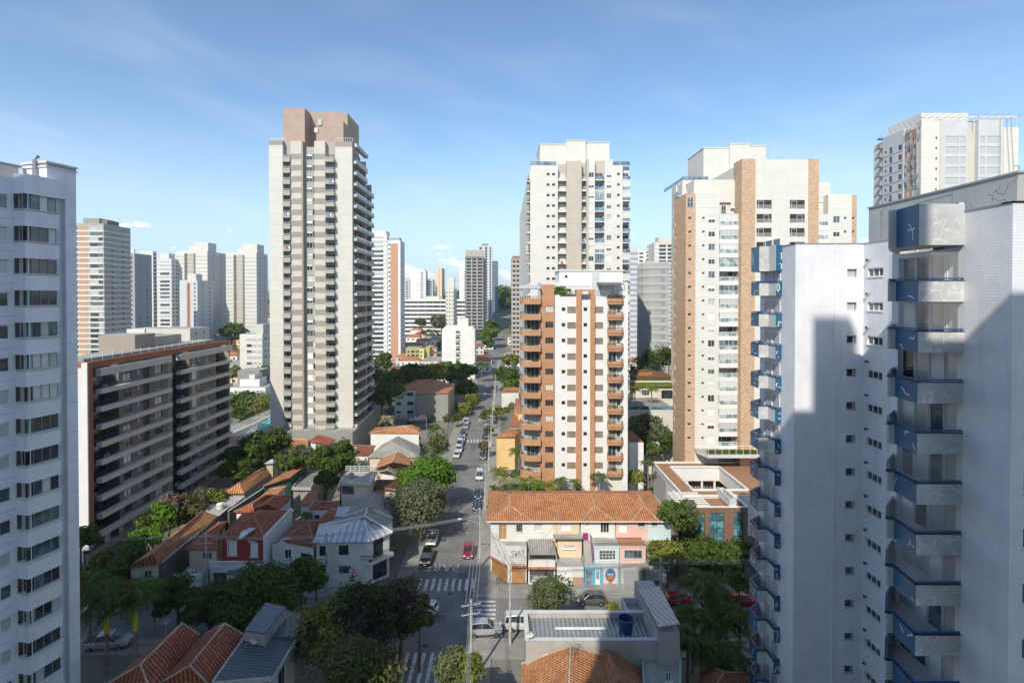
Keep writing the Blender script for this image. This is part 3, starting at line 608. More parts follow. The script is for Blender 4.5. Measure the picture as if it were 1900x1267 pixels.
# ================================================================== RIGHT: WHITE TILED TOWER WITH BLUE BALCONIES
def scribble(mb, fr, u0, u1, d, z0, z1, n, seed, m='white_paint', r=.035):
    q = random.Random(seed)
    for _ in range(n):
        u, z = q.uniform(u0 + .15, u1 - .15), q.uniform(z0 + .1, z1 - .1); a = q.uniform(0, 6.3); pts = []
        for k in range(q.randint(4, 8)):
            pts.append(fr.P(min(u1 - .06, max(u0 + .06, u)), d + .006, min(z1 - .06, max(z0 + .06, z)))); a += q.uniform(-1.0, 1.0); u += math.cos(a) * .16; z += math.sin(a) * .16
        for p, s_ in zip(pts, pts[1:]):
            p, s_ = Vector(p), Vector(s_); tt = (s_ - p)
            if tt.length < .02: continue
            w_ = tt.cross(Vector((fr.nx, fr.ny, 0))).normalized() * r; mb.face([p - w_, s_ - w_, s_ + w_, p + w_], m)
def near_right():
    t = T('tiled_tower', 'white tiled apartment tower with blue and marble balconies filling the right edge', 'apartment building', (34, 50, 0))
    body = MB(); XA, XB, XC = 25.4, 31.35, 26.2
    zA = Z_(453, 47); zB = Z_(322, 33.2); zC = Z_(376, 27.8)
    frA = front(47); frB = westw(XB); frC = westw(XC); frW = westw(XA)
    hA = []; P_ = 2.9; zb = Z_(515, 47); P2 = 2.9
    us = X_(1581, 47, 510)
    for i in range(14):
        z = zb - i * P_; hA.append((us - .42, us + .42, z, z + .75)); t.win(frA, us - .05, z + .03, -.2, window(.72, .7, 'glass' if i > 1 else 'glass_c', 'frame_w', 1, sill=False))
    ug = X_(1548, 47, 500)
    body.wall(frA, XA, XB, 0, 0, zA, hA, 'tile_white', .25)
    gr = MB(); gr.box(frA, ug - .05, ug + .12, .0, .09, 0, zA - .02, 'tile_white'); t.part('pilaster', gr)
    # west wall of the rear wing
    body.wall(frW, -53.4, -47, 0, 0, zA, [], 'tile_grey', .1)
    # west wall with the wide windows
    hB = []; uw = frB.u(1624, 505)
    for i in range(14):
        z = frB.z(1624, 513) - i * P_; hB.append((uw - .95, uw + .95, z, z + .72)); t.win(frB, uw, z, -.12, window(1.9, .72, 'glass' if i > 1 else 'glass_b', 'frame_w', 3, 1, .06))
        v = MB() if i == 0 else None
        if i == 0:
            v = MB(); v.box(LOCAL, -.08, .08, 0, .2, 0, .16, 'frame_g'); v.box(LOCAL, -.1, .1, .2, .27, -.03, .18, 'frame_d'); vm = v.mesh('exhaust_vent')
        t.add('exhaust_vent', vm, frB.P(uw - .75, 0, z + 1.35), frB.rot)
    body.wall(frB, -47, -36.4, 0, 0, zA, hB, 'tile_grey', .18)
    # high plaster block
    body2 = MB(); zP = Z_(322, 33.1)
    body2.prism([(XB, 46.4), (XB, 33.0), (60, 33.0), (60, 46.4)], zA + .09, zP, 'plaster_grey', 'roofslab')
    body2.box(westw(XB), -46.5, -32.9, -.3, .08, zP, zP + .12, 'frame_g'); body2.box(front(33.0), XB, 60, -.3, .08, zP + .01, zP + .13, 'frame_g')
    cr = MB(); q = random.Random(5); fb = westw(XB)
    def crack(u, z, n, sc, r):
        a = q.uniform(0, 6.3); p = (u, z)
        for k in range(n):
            a += q.uniform(-1.1, 1.1); p2 = (p[0] + math.cos(a) * sc, p[1] + math.sin(a) * sc)
            P0, P1 = Vector(fb.P(p[0], .004, p[1])), Vector(fb.P(p2[0], .004, p2[1])); w_ = (P1 - P0).cross(Vector((-1, 0, 0))).normalized() * r
            cr.face([P0 - w_, P1 - w_, P1 + w_, P0 + w_], 'concrete_dark'); p = p2
    for (px, py) in ((1835, 355), (1842, 362), (1872, 342), (1880, 338), (1800, 378), (1655, 386), (1668, 392), (1680, 390), (1690, 386), (1640, 400), (1838, 370)):
        crack(fb.u(px, py), fb.z(px, py), 9, .16, .022)
    for (a, b, n) in (((1697, 390), (1700, 378), 1), ((1700, 378), (1728, 371), 1), ((1728, 371), (1767, 361), 1), ((1767, 361), (1766, 388), 1), ((1728, 371), (1727, 390), 1), ((1635, 392), (1635, 445), 1)):
        P0, P1 = Vector(fb.P(fb.u(*a), .004, fb.z(*a))), Vector(fb.P(fb.u(*b), .004, fb.z(*b))); w_ = (P1 - P0).cross(Vector((-1, 0, 0))).normalized() * .035
        cr.face([P0 - w_, P1 - w_, P1 + w_, P0 + w_], 'concrete_dark')
    body2.v, n0 = body2.v, len(body2.v)
    for f_, k_ in zip(cr.f, cr.m): body2.face([cr.v[q_] for q_ in f_], cr.mats[k_])
    t.part('rooftop_block', body2, 'grey peeling plaster block above the tiles')
    # front wing
    hC = []; PB = 2.9; zpb = Z_(454, 30.7); frK = front(36.4)
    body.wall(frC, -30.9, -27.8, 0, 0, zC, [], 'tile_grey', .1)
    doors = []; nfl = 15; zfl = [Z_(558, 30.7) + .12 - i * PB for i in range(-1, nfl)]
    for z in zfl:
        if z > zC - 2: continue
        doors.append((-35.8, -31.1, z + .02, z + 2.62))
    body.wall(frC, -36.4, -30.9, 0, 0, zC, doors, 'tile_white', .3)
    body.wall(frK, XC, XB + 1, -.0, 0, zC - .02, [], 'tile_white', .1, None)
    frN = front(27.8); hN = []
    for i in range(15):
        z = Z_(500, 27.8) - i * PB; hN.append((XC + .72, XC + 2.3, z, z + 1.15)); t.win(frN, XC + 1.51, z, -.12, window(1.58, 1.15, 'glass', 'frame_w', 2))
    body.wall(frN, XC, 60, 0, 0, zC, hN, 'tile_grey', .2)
    body.prism([(XC + .4, 28.2), (60, 28.2), (60, 53.4), (XA + .02, 53.4), (XA + .4, 53.0), (XA + .4, 47.4), (XB + .4, 47.4), (XB + .4, 36.8), (XC + .4, 36.0)], 0, zA - .1, 'tile_grey', 'roofslab')
    body.prism([(XC + .4, 28.2), (60, 28.2), (60, 36.0), (XC + .4, 36.0)], zA - .1, zC - .1, 'tile_grey', 'roofslab')
    cop = MB(); cop.box(frC, -36.4, -27.75, -.6, .05, zC, zC + .08, 'frame_g'); t.part('coping', cop); cop = MB(); cop.box(frN, XC - .05, 60, -.6, .05, zC + .001, zC + .081, 'frame_g'); t.part('coping', cop); cop = MB(); cop.box(frA, XA - .05, XB, -.6, .05, zA, zA + .08, 'frame_g'); t.part('coping', cop); cop = MB(); cop.box(frW, -53.4, -47, -.6, .05, zA + .001, zA + .081, 'frame_g')
    t.part('coping', cop); cop = MB(); cop.box(frB, -47, -36.4, -.6, .04, zA, zA + .08, 'frame_g')
    t.part('coping', cop)
    t.part('wall', body)
    # balconies of the near stack
    PF = (23.6, 30.7); PL = (23.86, 32.8); pts = [(XC, 30.7), PF, PL, (23.45, 32.86), (24.95, 34.9), (XC, 36.2)]
    def bal(near, k, big=False):
        segs = []; root = MB(); org = (XC, 33) if near else (XA, 51)
        if near: poly = pts; kinds = ['marble', 'blue', 'pale_grey', 'marble', 'marble']
        else: poly = [(XA + .03, 49.25), (24.83, 49.25), (24.85, 50.6), (23.97, 50.65), (24.05, 52.4), (XA, 53.5)]; kinds = ['bl', 'pale_grey', 'marble', 'blue', 'marble']
        hgt = 1.02 if not big else 2.15
        if near: root.prism([(x - org[0], y - org[1]) for x, y in poly], -.16, 0, 'pale_grey')
        else: root.prism([(x - org[0], y - org[1]) for x, y in poly], -.16, 0, 'pale_grey')
        gf = MB(); rails = MB()
        for i, kd in enumerate(kinds):
            p, q_ = poly[i], poly[i + 1]; p = (p[0] - org[0], p[1] - org[1]); q_ = (q_[0] - org[0], q_[1] - org[1])
            f = Fr(q_[0], q_[1], p[0] - q_[0], p[1] - q_[1]); L = math.hypot(p[0] - q_[0], p[1] - q_[1])
            m_ = {'blue': 'blue_panel', 'bl': 'blue_panel_light' if not (k > 5) else 'blue_panel'}.get(kd, kd)
            if kd == 'blue' and near and k < 2: m_ = 'blue_panel'
            root.box(f, .001, L - .001, -.1, .02, -.18, hgt, m_)
            if kd in ('blue', 'bl'): scribble(gf, f, .05, L - .05, .02, -.1, hgt - .05, 1 + (k % 2) if near else 2, k * 3 + i + 100, 'white_paint', .035)
            if not big: rails.box(f, 0, L, -.1, -.02, hgt + .1, hgt + .18, 'rail_b'); [rails.box(f, uu, uu + .03, -.08, -.04, hgt, hgt + .1, 'rail_b') for uu in (.1, L - .13)]; rails.box(f, -.03, L + .03, -.16, .06, hgt, hgt + .035, 'rail_d')
        return root.mesh('balcony'), gf.mesh('marbling'), (rails.mesh('railing') if not big else None)
    zs = [Z_(560, 30.7)]
    for k in range(16):
        z = zfl[1] - .12 - (k - 0) * PB + 0
        a, g_, r_ = bal(True, k); t.add('balcony', a, (XC, 33, z + .12), 0, (('marbling', g_), ('railing', r_)))
    a, g_, r_ = bal(True, 99, True); t.add('balcony', a, (XC, 33, zpb + .16), 0, (('marbling', g_),))
    # sliding doors and mesh screens
    for z in zfl:
        if z > zC - 2: continue
        for k in range(4): t.win(frC, -31.1 - 4.7 * (k + .5) / 4, z + .02, -.26, window(1.15, 2.6, R.choice(['glass_w', 'shutter_w', 'glass', 'glass', 'glass_c', 'glass_b']) if k else R.choice(['glass_w', 'glass_c']), 'frame_w', 1, 1, .06, sill=False), 'sliding_door')
    m, nt, b = newmat('safety_net'); b.inputs['Base Color'].default_value = (.55, .55, .55, 1); b.inputs['Alpha'].default_value = .2; b.inputs['Roughness'].default_value = .9
    for i, z in enumerate(zfl[1:9]):
        ng = MB()
        for p, q_ in zip(pts[:3], pts[1:4]):
            if p[0] > q_[0] + 2 or True: ng.face([(p[0], p[1], z + 1.2), (q_[0], q_[1], z + 1.2), (q_[0], q_[1], z + 2.65), (p[0], p[1], z + 2.65)], 'safety_net')
        if i in (0, 1, 4, 5, 6): t.part('safety_net', ng)
    zf2 = Z_(562, 49.3)
    for k in range(-1, 15):
        z = frW.z(1445, 545) - k * 2.9 
        a, g_, r_ = bal(False, k + 20, k == -1); zz = z if k >= 0 else frW.z(1445, 501) + .1
        t.add('balcony', a, (XA, 51, zz), 0, ((('marbling', g_), ('railing', r_)) if r_ else (('marbling', g_),)))
        for j in range(2): t.win(frW, -50.2 - j * 1.5, z, .03, window(1.4, 2.2, R.choice(['glass_w', 'glass_b', 'glass_c', 'glass']), 'frame_w', 1, 1, .06, sill=False), 'sliding_door')
    # plants in the balconies
    def bush(r, n, m):
        b = MB(); q = random.Random(n)
        for _ in range(n):
            v = Vector((q.gauss(0, 1), q.gauss(0, 1), abs(q.gauss(0, 1)) * 1.1)).normalized() * r * q.uniform(.5, 1); a = Vector((q.gauss(0, 1), q.gauss(0, 1), q.gauss(0, .5))).normalized() * .1; b2 = a.cross(v).normalized() * .06
            b.face([v - a, v + b2, v + a, v - b2], m)
        b.tube([(0, 0, -.3), (0, 0, r * .6)], .03, 'bark', 5); b.box(LOCAL, -.16, .16, -.16, .16, -.45, -.15, 'terracotta'); return b
    for n_, (k, dx, r) in enumerate(((0, -1.6, .55), (8, -1.9, .4), (9, -1.5, .45), (7, -1.3, .3), (10, -1.9, .6), (10, -1.2, .5), (2, -1, .3))):
        z = zfl[1] - k * PB + (.5 if k else .5) + 1.0
        solo('potted_plant', ['leafy potted plant behind the netting of the highest open balcony at right', 'small pot plant on a blue railed balcony, the shaded middle one', 'drooping pot plant over the balcony rail below the middle at right', 'little pot plant beside the sliding door of a shaded balcony', 'large leafy pot plant on the lowest blue balcony at right', 'second leafy plant on the lowest blue balcony at right', 'small sunlit pot plant on upper blue balcony'][n_], 'plant', bush(r, 500, 'leaf_dark' if k else 'leaf_mid'), (XC + dx, 31.15 + .2 * (n_ % 2), z - (.35 if k else .3)))
    t.finish()
near_right()

# ================================================================== BIG CREAM AND TAUPE TOWER, CENTRE LEFT
def big_tower():
    Y = 140.0; fr = front(Y); X = lambda p: X_(p, Y, 500)
    t = T('apartment_tower', 'tallest cream and taupe striped tower with brown rooftop block, left of the street', 'apartment building', (X(576), Y + 10, 0))
    P_ = 2.88; zt = Z_(262, Y) ; z0 = Z_(800, Y) + .9; nf = int((zt - 2.2 - z0) / P_); z0 = zt - 2.4 - nf * P_
    cols = []
    def stripe(a, b, d, wx):
        uc = X(wx); return [(X(a), X(b), d, 'lightbeige', 'win', {'w': [(uc, .75, .9, .8, {'sill': False, 'g': 'glass_b', 'cols': 1})], 'band': ('taupe', .55, 2.0), 'top': zt})]
    cols.append((X(500), X(525.5), 0, 'cream', 'blank', {'top': zt - 1.0}))
    cols.append((X(525.5), X(540), 0, 'greybeige', 'balc', {'pr': .5, 'dep': 1.3, 'ph': .95, 'bm': 'greybeige', 'rail': 'bars', 'railh': 1.5, 'dw': 1.4, 'g': 'glass', 'top': zt}))
    cols += stripe(540, 560, .0, 555)
    cols.append((X(560), X(563), .05, 'taupe', 'blank', {'top': zt}))
    cols.append((X(563), X(584), -1.2, 'greybeige', 'win', {'w': [(X(571.5), 1.5, .7, 1.5, {'g': None, 'blind': 'r'}), (X(580.5), .9, .7, 1.5, {'cols': 1})], 'top': zt - 1.2}))
    cols += stripe(584, 604, .0, 589)
    cols.append((X(604), X(621), 0, 'greybeige', 'balc', {'pr': .5, 'dep': 1.3, 'ph': .7, 'bm': 'greybeige', 'rail': 'bars', 'railh': 1.25, 'dw': 1.8, 'g': 'glass', 'top': zt}))
    cols.append((X(621), X(652.2), -.9, 'cream', 'blank', {'top': zt - 1.2}))
    # front colors and bands
    wl = face_cols(t, fr, cols, z0, nf, P_, zt, back=-1.9, zbot=0)
    wl.setdefault('greybeige', MB())
    XE = X(652.2); fe = eastw(XE + .03)
    Yf = [Y + 1, fe.u(678, 500), fe.u(690, 500)]
    # east side: bays of balconies with pale parapets
    ecols = [(Y + .95, Y + 1.6, 0, 'cream', 'blank', {'top': zt - 1.2}),
             (Y + 1.6, Yf[1] - .6, 0, 'taupe', 'balc', {'pr': .9, 'dep': 1.2, 'ph': .6, 'bm': 'lightbeige', 'rail': 'glassb', 'railh': 1.15, 'dw': 6, 'top': zt - 1.0}),
             (Yf[1] - .6, Yf[1], .3, 'lightbeige', 'blank', {'top': zt - 2}),
             (Yf[1], Yf[2] - .6, 0, 'taupe', 'balc', {'pr': .9, 'dep': 1.2, 'ph': .6, 'bm': 'lightbeige', 'rail': 'glassb', 'railh': 1.15, 'dw': 4, 'to': nf - 2, 'top': zt - 8}),
             (Yf[2] - .6, Yf[2], 0, 'greybeige', 'blank', {'top': zt - 7})]
    face_cols(t, fe, ecols, z0, nf, P_, zt, back=-1.9, zbot=0, walls=wl)
    core = wl['cream']; core.box(fr, X(500), XE - 1.7, -(Yf[1] - Y), -1.7, 0, zt - 1.4, 'cream', 'roofslab'); core.box(fr, X(500), XE - 1.7, -(Yf[2] - Y) + .3, -(Yf[1] - Y), 0, zt - 8, 'cream', 'roofslab')
    cp = MB(); cp.box(fr, X(500), X(525.5), -1.7, .03, zt - 1.0, zt + .1, 'taupe'); cp.box(fr, X(621.5), XE, -1.9, -.87, zt - 1.2, zt + .1, 'taupe')
    cp.box(fe, Y + 2, Yf[1], -.2, .93, zt - 1.0, zt - .1, 'lightbeige')
    t.part('coping', cp)
    rl = MB()
    for (a, b) in ((X(500), X(527)), (X(621), XE)):
        rl.box(fr, a, b, -1.3, -1.25, zt + 1.1, zt + 1.16, 'rail_w')
        for k in range(8): uu = a + (b - a) * k / 7; rl.box(fr, uu - .03, uu + .03, -1.3, -1.25, zt + .1, zt + 1.1, 'rail_w')
    rl.box(fe, Y + 1.5, Yf[1], -.1, -.05, zt + 1.1, zt + 1.16, 'rail_w')
    t.part('roof_railing', rl)
    emit(t, wl)
    rb = MB(); Yr = Y + 2.5
    z1 = Z_(201, Yr); z2 = Z_(208, Yr + 4); z3 = Z_(225, Yr)
    rb.box(fr, X_(527, Yr), X_(567, Yr), -9, -2.5, zt - 1.5, z1, 'brownbox'); rb.box(fr, X_(567, Yr) - .1, X_(629, Yr + 4), -(Yf[1] - Y) + 1, -6.5, zt - 1.5, z2, 'brownbox')
    rb.box(fr, X_(590, Yr), X_(638, Yr), -6.49, -2.7, zt - 1.5, z3, 'brownbox'); rb.box(fr, X_(629, Yr + 4) - .1, X_(638, Yr) , -(Yf[1] - Y) - 4, -6.52, zt - 1.5, z2 - .3, 'brownbox')
    t.part('rooftop_block', rb, 'reddish brown rooftop block')
    t.win(front(Yr), X_(595, Yr), Z_(233, Yr), .04, farwin(1.0, 1.6, 'glass_c'), 'rooftop_window'); t.win(front(Yr), X_(588, Yr), Z_(246, Yr), .04, farwin(.9, 1.2, 'glass_w'), 'rooftop_window')
    # podium
    zp = z0 - .3; pod = MB(); pod.box(fr, X(482), X(660), -32, 3.5, 0, zp, 'graywall', 'roofslab'); t.part('podium', pod)
    pr = MB(); a, b = X(482), X(660)
    pr.box(fr, a, b, 3.4, 3.45, zp + 1.15, zp + 1.2, 'rail_d')
    n = 36
    for k in range(n + 1): uu = a + (b - a) * k / n; pr.box(fr, uu - .03, uu + .03, 3.4, 3.45, zp, zp + 1.15, 'rail_d')
    pr.face([fr.P(a, 3.42, zp), fr.P(b, 3.42, zp), fr.P(b, 3.42, zp + 1.1), fr.P(a, 3.42, zp + 1.1)], 'glass_b') if 0 else None
    t.part('podium_railing', pr); t.finish()
big_tower()
# ================================================================== DARK APARTMENT SLAB, MID LEFT
def dark_slab():
    XE = X_(168, 86, 800); fe = eastw(XE + .03); zt = Z_(672, 85.5); Y0 = 84.5; 
    t = T('apartment_slab', 'long dark apartment slab with pale balcony bands and orange framed end wall', 'apartment building', (XE - 8, 105, 0))
    P_ = 2.9; u = lambda p, y=850: fe.u(p, y)
    Yend = u(424, 750); Ym0, Ym1 = u(312), u(328); z0 = 2.2; nf = 9; z0 = zt - .9 - nf * P_ - 1.2
    wl = {}
    ym = lambda a, f: a + f * (Ym0 - 88) / 26
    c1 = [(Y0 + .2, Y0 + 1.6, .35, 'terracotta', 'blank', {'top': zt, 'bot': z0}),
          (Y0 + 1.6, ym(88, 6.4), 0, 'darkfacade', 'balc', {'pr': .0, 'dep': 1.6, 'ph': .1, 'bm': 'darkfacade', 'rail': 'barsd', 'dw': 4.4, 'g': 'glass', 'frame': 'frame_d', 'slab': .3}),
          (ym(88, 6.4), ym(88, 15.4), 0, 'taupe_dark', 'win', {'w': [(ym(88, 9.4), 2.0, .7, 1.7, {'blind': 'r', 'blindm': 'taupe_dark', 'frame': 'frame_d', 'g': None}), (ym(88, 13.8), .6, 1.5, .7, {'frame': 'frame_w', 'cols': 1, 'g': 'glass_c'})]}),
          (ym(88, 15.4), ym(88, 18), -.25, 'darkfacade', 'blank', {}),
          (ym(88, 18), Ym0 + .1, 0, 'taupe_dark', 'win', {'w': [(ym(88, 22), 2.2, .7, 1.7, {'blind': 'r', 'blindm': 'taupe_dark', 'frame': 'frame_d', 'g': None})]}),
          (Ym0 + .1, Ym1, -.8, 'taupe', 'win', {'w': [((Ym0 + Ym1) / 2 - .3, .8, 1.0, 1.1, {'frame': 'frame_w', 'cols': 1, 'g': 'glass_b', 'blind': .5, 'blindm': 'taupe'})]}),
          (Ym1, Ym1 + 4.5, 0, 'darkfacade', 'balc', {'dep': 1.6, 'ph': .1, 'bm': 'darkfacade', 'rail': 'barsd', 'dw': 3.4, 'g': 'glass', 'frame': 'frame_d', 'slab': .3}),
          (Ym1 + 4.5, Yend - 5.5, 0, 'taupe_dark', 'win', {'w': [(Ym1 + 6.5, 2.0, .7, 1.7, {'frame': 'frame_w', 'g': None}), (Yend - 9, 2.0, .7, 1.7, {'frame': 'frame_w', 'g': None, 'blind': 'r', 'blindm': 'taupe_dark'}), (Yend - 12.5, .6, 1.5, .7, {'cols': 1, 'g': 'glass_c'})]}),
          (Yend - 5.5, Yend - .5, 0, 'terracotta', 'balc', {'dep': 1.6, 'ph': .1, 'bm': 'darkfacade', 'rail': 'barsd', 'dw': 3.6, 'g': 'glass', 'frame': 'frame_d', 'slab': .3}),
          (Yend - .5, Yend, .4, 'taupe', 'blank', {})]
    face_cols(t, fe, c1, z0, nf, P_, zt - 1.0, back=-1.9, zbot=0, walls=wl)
    wl['terracotta'].box(fe, Y0 + 1.6, Yend, -.3, .2, zt - 1.0, zt, 'terracotta')
    # pale bands
    bm1 = MB(); bm1.box(LOCAL, 0, 1, 0, 1, 0, 1, 'white')
    def band(ua, ub, z, h, m='lightbeige'):
        k = ('band', round(ub - ua, 1), h, m)
        if k not in CACHE:
            b_ = MB(); b_.box(LOCAL, -(ub - ua) / 2, (ub - ua) / 2, 0, .95, 0, h, m); CACHE[k] = b_.mesh('balcony_band')
        t.win(fe, (ua + ub) / 2, z, 0, CACHE[k], 'balcony_band')
    for i in range(nf + 1):
        z = z0 + i * P_ - .35
        band(Y0 + 2.6, Ym0, z, .76 if i < nf else 1.2); 
        if i > 0 or True: band(Ym1, Yend + .1, z, .76 if i < nf else 1.2)
    t.part('end_frame', (lambda b: (b.box(fe, Y0 - .06, Y0 + .16, -.2, .7, 2, zt, 'white'), b)[1])(MB()))
    # end wall facing the viewer
    ff = front(Y0); hs = []
    for i in range(nf):
        z = z0 + i * P_ + .6; hs.append((XE - 2.3, XE - .9, z, z + 1.9)); t.win(ff, XE - 1.6, z, -.05, window(1.38, 1.88, 'taupe', 'frame_w', 1, 1, .06, sill=False), 'panel')
        t.win(ff, XE - 3.2, z, .04, window(.9, 1.5, 'glass', 'frame_d', 1, sill=False))
    wl.setdefault('white', MB()).wall(ff, XE - 17, XE - .17, 0, 0, zt - .8, hs, 'white', .12)
    core = wl['white']; core.box(ff, XE - 17, XE - 1.85, -(Yend - Y0), -1, 0, zt - 1, 'taupe_dark', 'roofslab')
    emit(t, wl)
    # ground storeys
    lo = MB(); lo.box(fe, Y0 + .3, Ym0, -1.5, .25, z0 - 3.4, z0 - 2.2, 'taupe'); lo.box(fe, Ym1, Yend, -1.5, .25, z0 - 3.4, z0 - 2.2, 'taupe'); t.part('lower_band', lo)
    for k in range(7): t.win(fe, Y0 + 1.6 + k * 3.3, z0 - 2.2, .06, window(1.5, 2.0, R.choice(['glass_c', 'glass_b', 'glass_c']), 'frame_d', 1, sill=False), 'lower_window')
    for k in range(6): t.win(fe, Ym1 + 3 + k * 4, z0 - 2.2, .06, window(1.5, 2.0, R.choice(['glass_c', 'glass_b', 'glass']), 'frame_d', 1, sill=False), 'lower_window')
    rt = MB(); rt.box(fe, Y0 + 3, Yend - 2, -6, -2.2, zt - 1, zt + .3, 'graywall', 'roofslab')
    rt.box(fe, u(300), u(335), -12, -5, zt - 1, zt + 3.0, 'taupe', 'roofslab'); rt.box(fe, u(335), u(380), -11, -5, zt - 1, zt + 2.2, 'greybeige', 'roofslab')
    t.part('rooftop_block', rt)
    sr = MB()
    for k in range(16): sr.box(fe, Y0 + 2 + k * 2.4, Y0 + 2.05 + k * 2.4, -2.0, -1.95, zt - .8, zt + .9, 'rail_w')
    sr.box(fe, Y0 + 2, Y0 + 38, -2.0, -1.95, zt + .15, zt + .2, 'rail_w'); t.part('roof_railing', sr); t.finish()
dark_slab()
# ================================================================== BRICK AND WHITE TOWER, CENTRE
def brick_tower():
    Y = 99.5; fr = front(Y); X = lambda p: X_(p, Y, 700)
    t = T('apartment_tower', 'white tower with orange brick strips and curved brick balconies beside the street', 'apartment building', (X(1066), Y + 8, 0))
    P_ = 2.88; zc = lambda y: Z_(500 + y / 3.015, Y)
    zt = zc(152); zbt = zc(112); z0 = zc(1130); z0 = zc(252) - 11 * P_ + .2 - 1.2   # floor level of lowest of 12
    z0 = zc(245) - .75 - 10 * P_; nf = 11
    W_ = lambda a, w, h, o=None: (X(a), w, .95, h, o or {'g': 'shutter_brown', 'frame': 'frame_brown', 'cols': 3, 'sill': False})
    wb = {'frame': 'frame_brown', 'cols': 3, 'sill': False}; sm = {'frame': 'frame_brown', 'cols': 1, 'sill': False, 'g': 'glass'}
    cols = [(X(1003), X(1028), .35, 'brick', 'win', {'w': [(X(1019), 1.5, .95, 1.15, {**wb, 'g': None})], 'top': zbt + .9, 'from': 0}),
            (X(1028), X(1069), 0, 'white', 'win', {'w': [(X(1045.5), .68, 1.15, .68, sm), (X(1060.5), 1.6, .75, 1.2, {**wb, 'g': 'shutter_brown'})], 'top': zt}),
            (X(1069), X(1077.6), .45, 'brick', 'blank', {'top': zbt}),
            (X(1077.6), X(1095), 0, 'white', 'win', {'w': [(X(1086), .68, 1.15, .68, sm)], 'top': zt - .6}),
            (X(1095), X(1103), .45, 'brick', 'blank', {'top': zbt}),
            (X(1103), X(1127), 0, 'white', 'win', {'w': [(X(1111), 1.6, .75, 1.2, {**wb, 'g': 'shutter_brown'})], 'top': zt}),
            (X(1127), X(1154), -.2, 'offwhite', 'blank', {'top': zt - 1}),
            (X(1154), X(1164.5), .2, 'white', 'blank', {'top': zt + 1.0}),
            (X(985), X(1003), -.9, 'offwhite', 'blank', {'top': zt - 1})]
    wl = face_cols(t, fr, cols, z0, nf, P_, zt, back=-2.2, zbot=0)
    ar = MB()
    for i in range(5):
        a = math.pi * i / 4
    ar.box(fr, X(1077.6), X(1095), .05, .42, zbt - .35, zbt, 'brick'); ar.box(fr, X(1077.6), X(1080), .06, .41, zbt - .8, zbt - .35, 'brick'); ar.box(fr, X(1092.6), X(1095), .06, .41, zbt - .8, zbt - .35, 'brick')
    t.part('arch', ar)
    core = wl['offwhite']; core.box(fr, X(968) + .6, X(1164), -19, -2.0, 0, zt - 1.2, 'offwhite', 'roofslab')
    # curved balconies, left
    xl, xr = X(965.9), X(1003)
    def curved(x0, x1, kind):
        b = MB(); q = MB(); k = []
        w_ = x1 - x0
        if kind == 'l': pl = [(x1, -1.0), (x1, 1.0), (x0 + 1.6, 1.0), (x0 + .8, .75), (x0 + .25, .2), (x0, -.7), (x0, -3.5), (x1, -3.5)]
        else: pl = [(x0, -.3), (x0, .75), (x0 + .3, .9), (x1 - .3, .9), (x1, .75), (x1, -.3)]
        pp = [fr.P(u, d, 0)[:2] for u, d in pl]; org = fr.P(x0, 0, 0)
        pp = [(p[0] - org[0], p[1] - org[1]) for p in pp]
        b.prism(pp, -.45, 0, 'brick')
        for p, s_ in zip(pp, pp[1:]):
            if kind == 'l' and p is pp[0]: continue
            if kind == 'l' and s_ is pp[-1]: continue
            f = Fr(p[0], p[1], s_[0] - p[0], s_[1] - p[1]); L = math.hypot(s_[0] - p[0], s_[1] - p[1])
            b.box(f, 0, L, 0, .12, .001, .62, 'brick'); q.box(f, 0, L, .03, .09, .95, 1.02, 'rail_d'); q.box(f, 0, L, .04, .08, .76, .8, 'rail_d')
            for kk in range(int(L / .7) + 1): q.box(f, kk * .7, kk * .7 + .04, .04, .08, .62, .95, 'rail_d')
        return b.mesh('balcony'), (('railing', q.mesh('railing')),)
    ml, kl = curved(xl, xr, 'l'); mr_, kr = curved(X(1127.5), X(1153.5), 'r')
    for i in range(-1, nf + 1):
        z = z0 + i * P_
        if i >= 0: t.add('balcony', ml, (xl, Y, z), 0, kl)
        if i >= 0: t.add('balcony', mr_, (X(1127.5), Y, z), 0, kr)
        if 0 <= i < nf:
            t.win(fr, X(989), z + .05, -.86, window(2.3, 2.3, R.choice(['glass', 'glass_b', 'glass_c']), 'frame_w', 3, sill=False), 'balcony_door')
            t.win(fr, X(1136), z + .05, -.16, window(1.5, 2.25, 'shutter_brown' if R.random() < .7 else 'glass', 'frame_w', 2, sill=False), 'balcony_door')
            t.win(fr, X(1148), z + .9, -.16, window(.8, 1.2, R.choice(['glass_c', 'glass_b']), 'frame_w', 1, sill=False), 'window')
            if R.random() < .6: t.add('balcony_plant', clutter('plant'), fr.P(X(966) + R.uniform(1, 3), .5, z + .05), 0)
            if R.random() < .45: t.add('air_conditioner', clutter('ac'), fr.P(X(966) + R.uniform(1, 3), .2, z + .05), 0)
            if R.random() < .4: t.add('balcony_plant', clutter('plant'), fr.P(X(1128) + R.uniform(.4, 2.2), .4, z + .05), 0)
            if i < nf: t.add('wall_lamp', CACHE.setdefault('nub', (lambda b: (b.box(LOCAL, -.08, .08, 0, .15, 0, .2, 'frame_d'), b.mesh('lamp'))[1])(MB())), fr.P(X(1143), -.1, z + 1.9))
    z = z0 + nf * P_
    aw = MB(); aw.face([(xl - .2, Y - 1.4, z + 2.3), (xr, Y - 1.4, z + 2.3), (xr, Y + 1.2, z + 3.1), (xl - .2, Y + 1.2, z + 3.1)], 'translucent'); aw.box(fr, xl - .2, xr, 1.38, 1.42, z + 2.25, z + 2.35, 'frame_d')
    for u_ in (xl + .1, xr - .2): aw.box(fr, u_, u_ + .08, .9, .98, z + .6, z + 2.3, 'frame_w')
    t.part('awning', aw)
    # rooftop
    rt = MB(); Yb = Y + 6; fb = front(Yb)
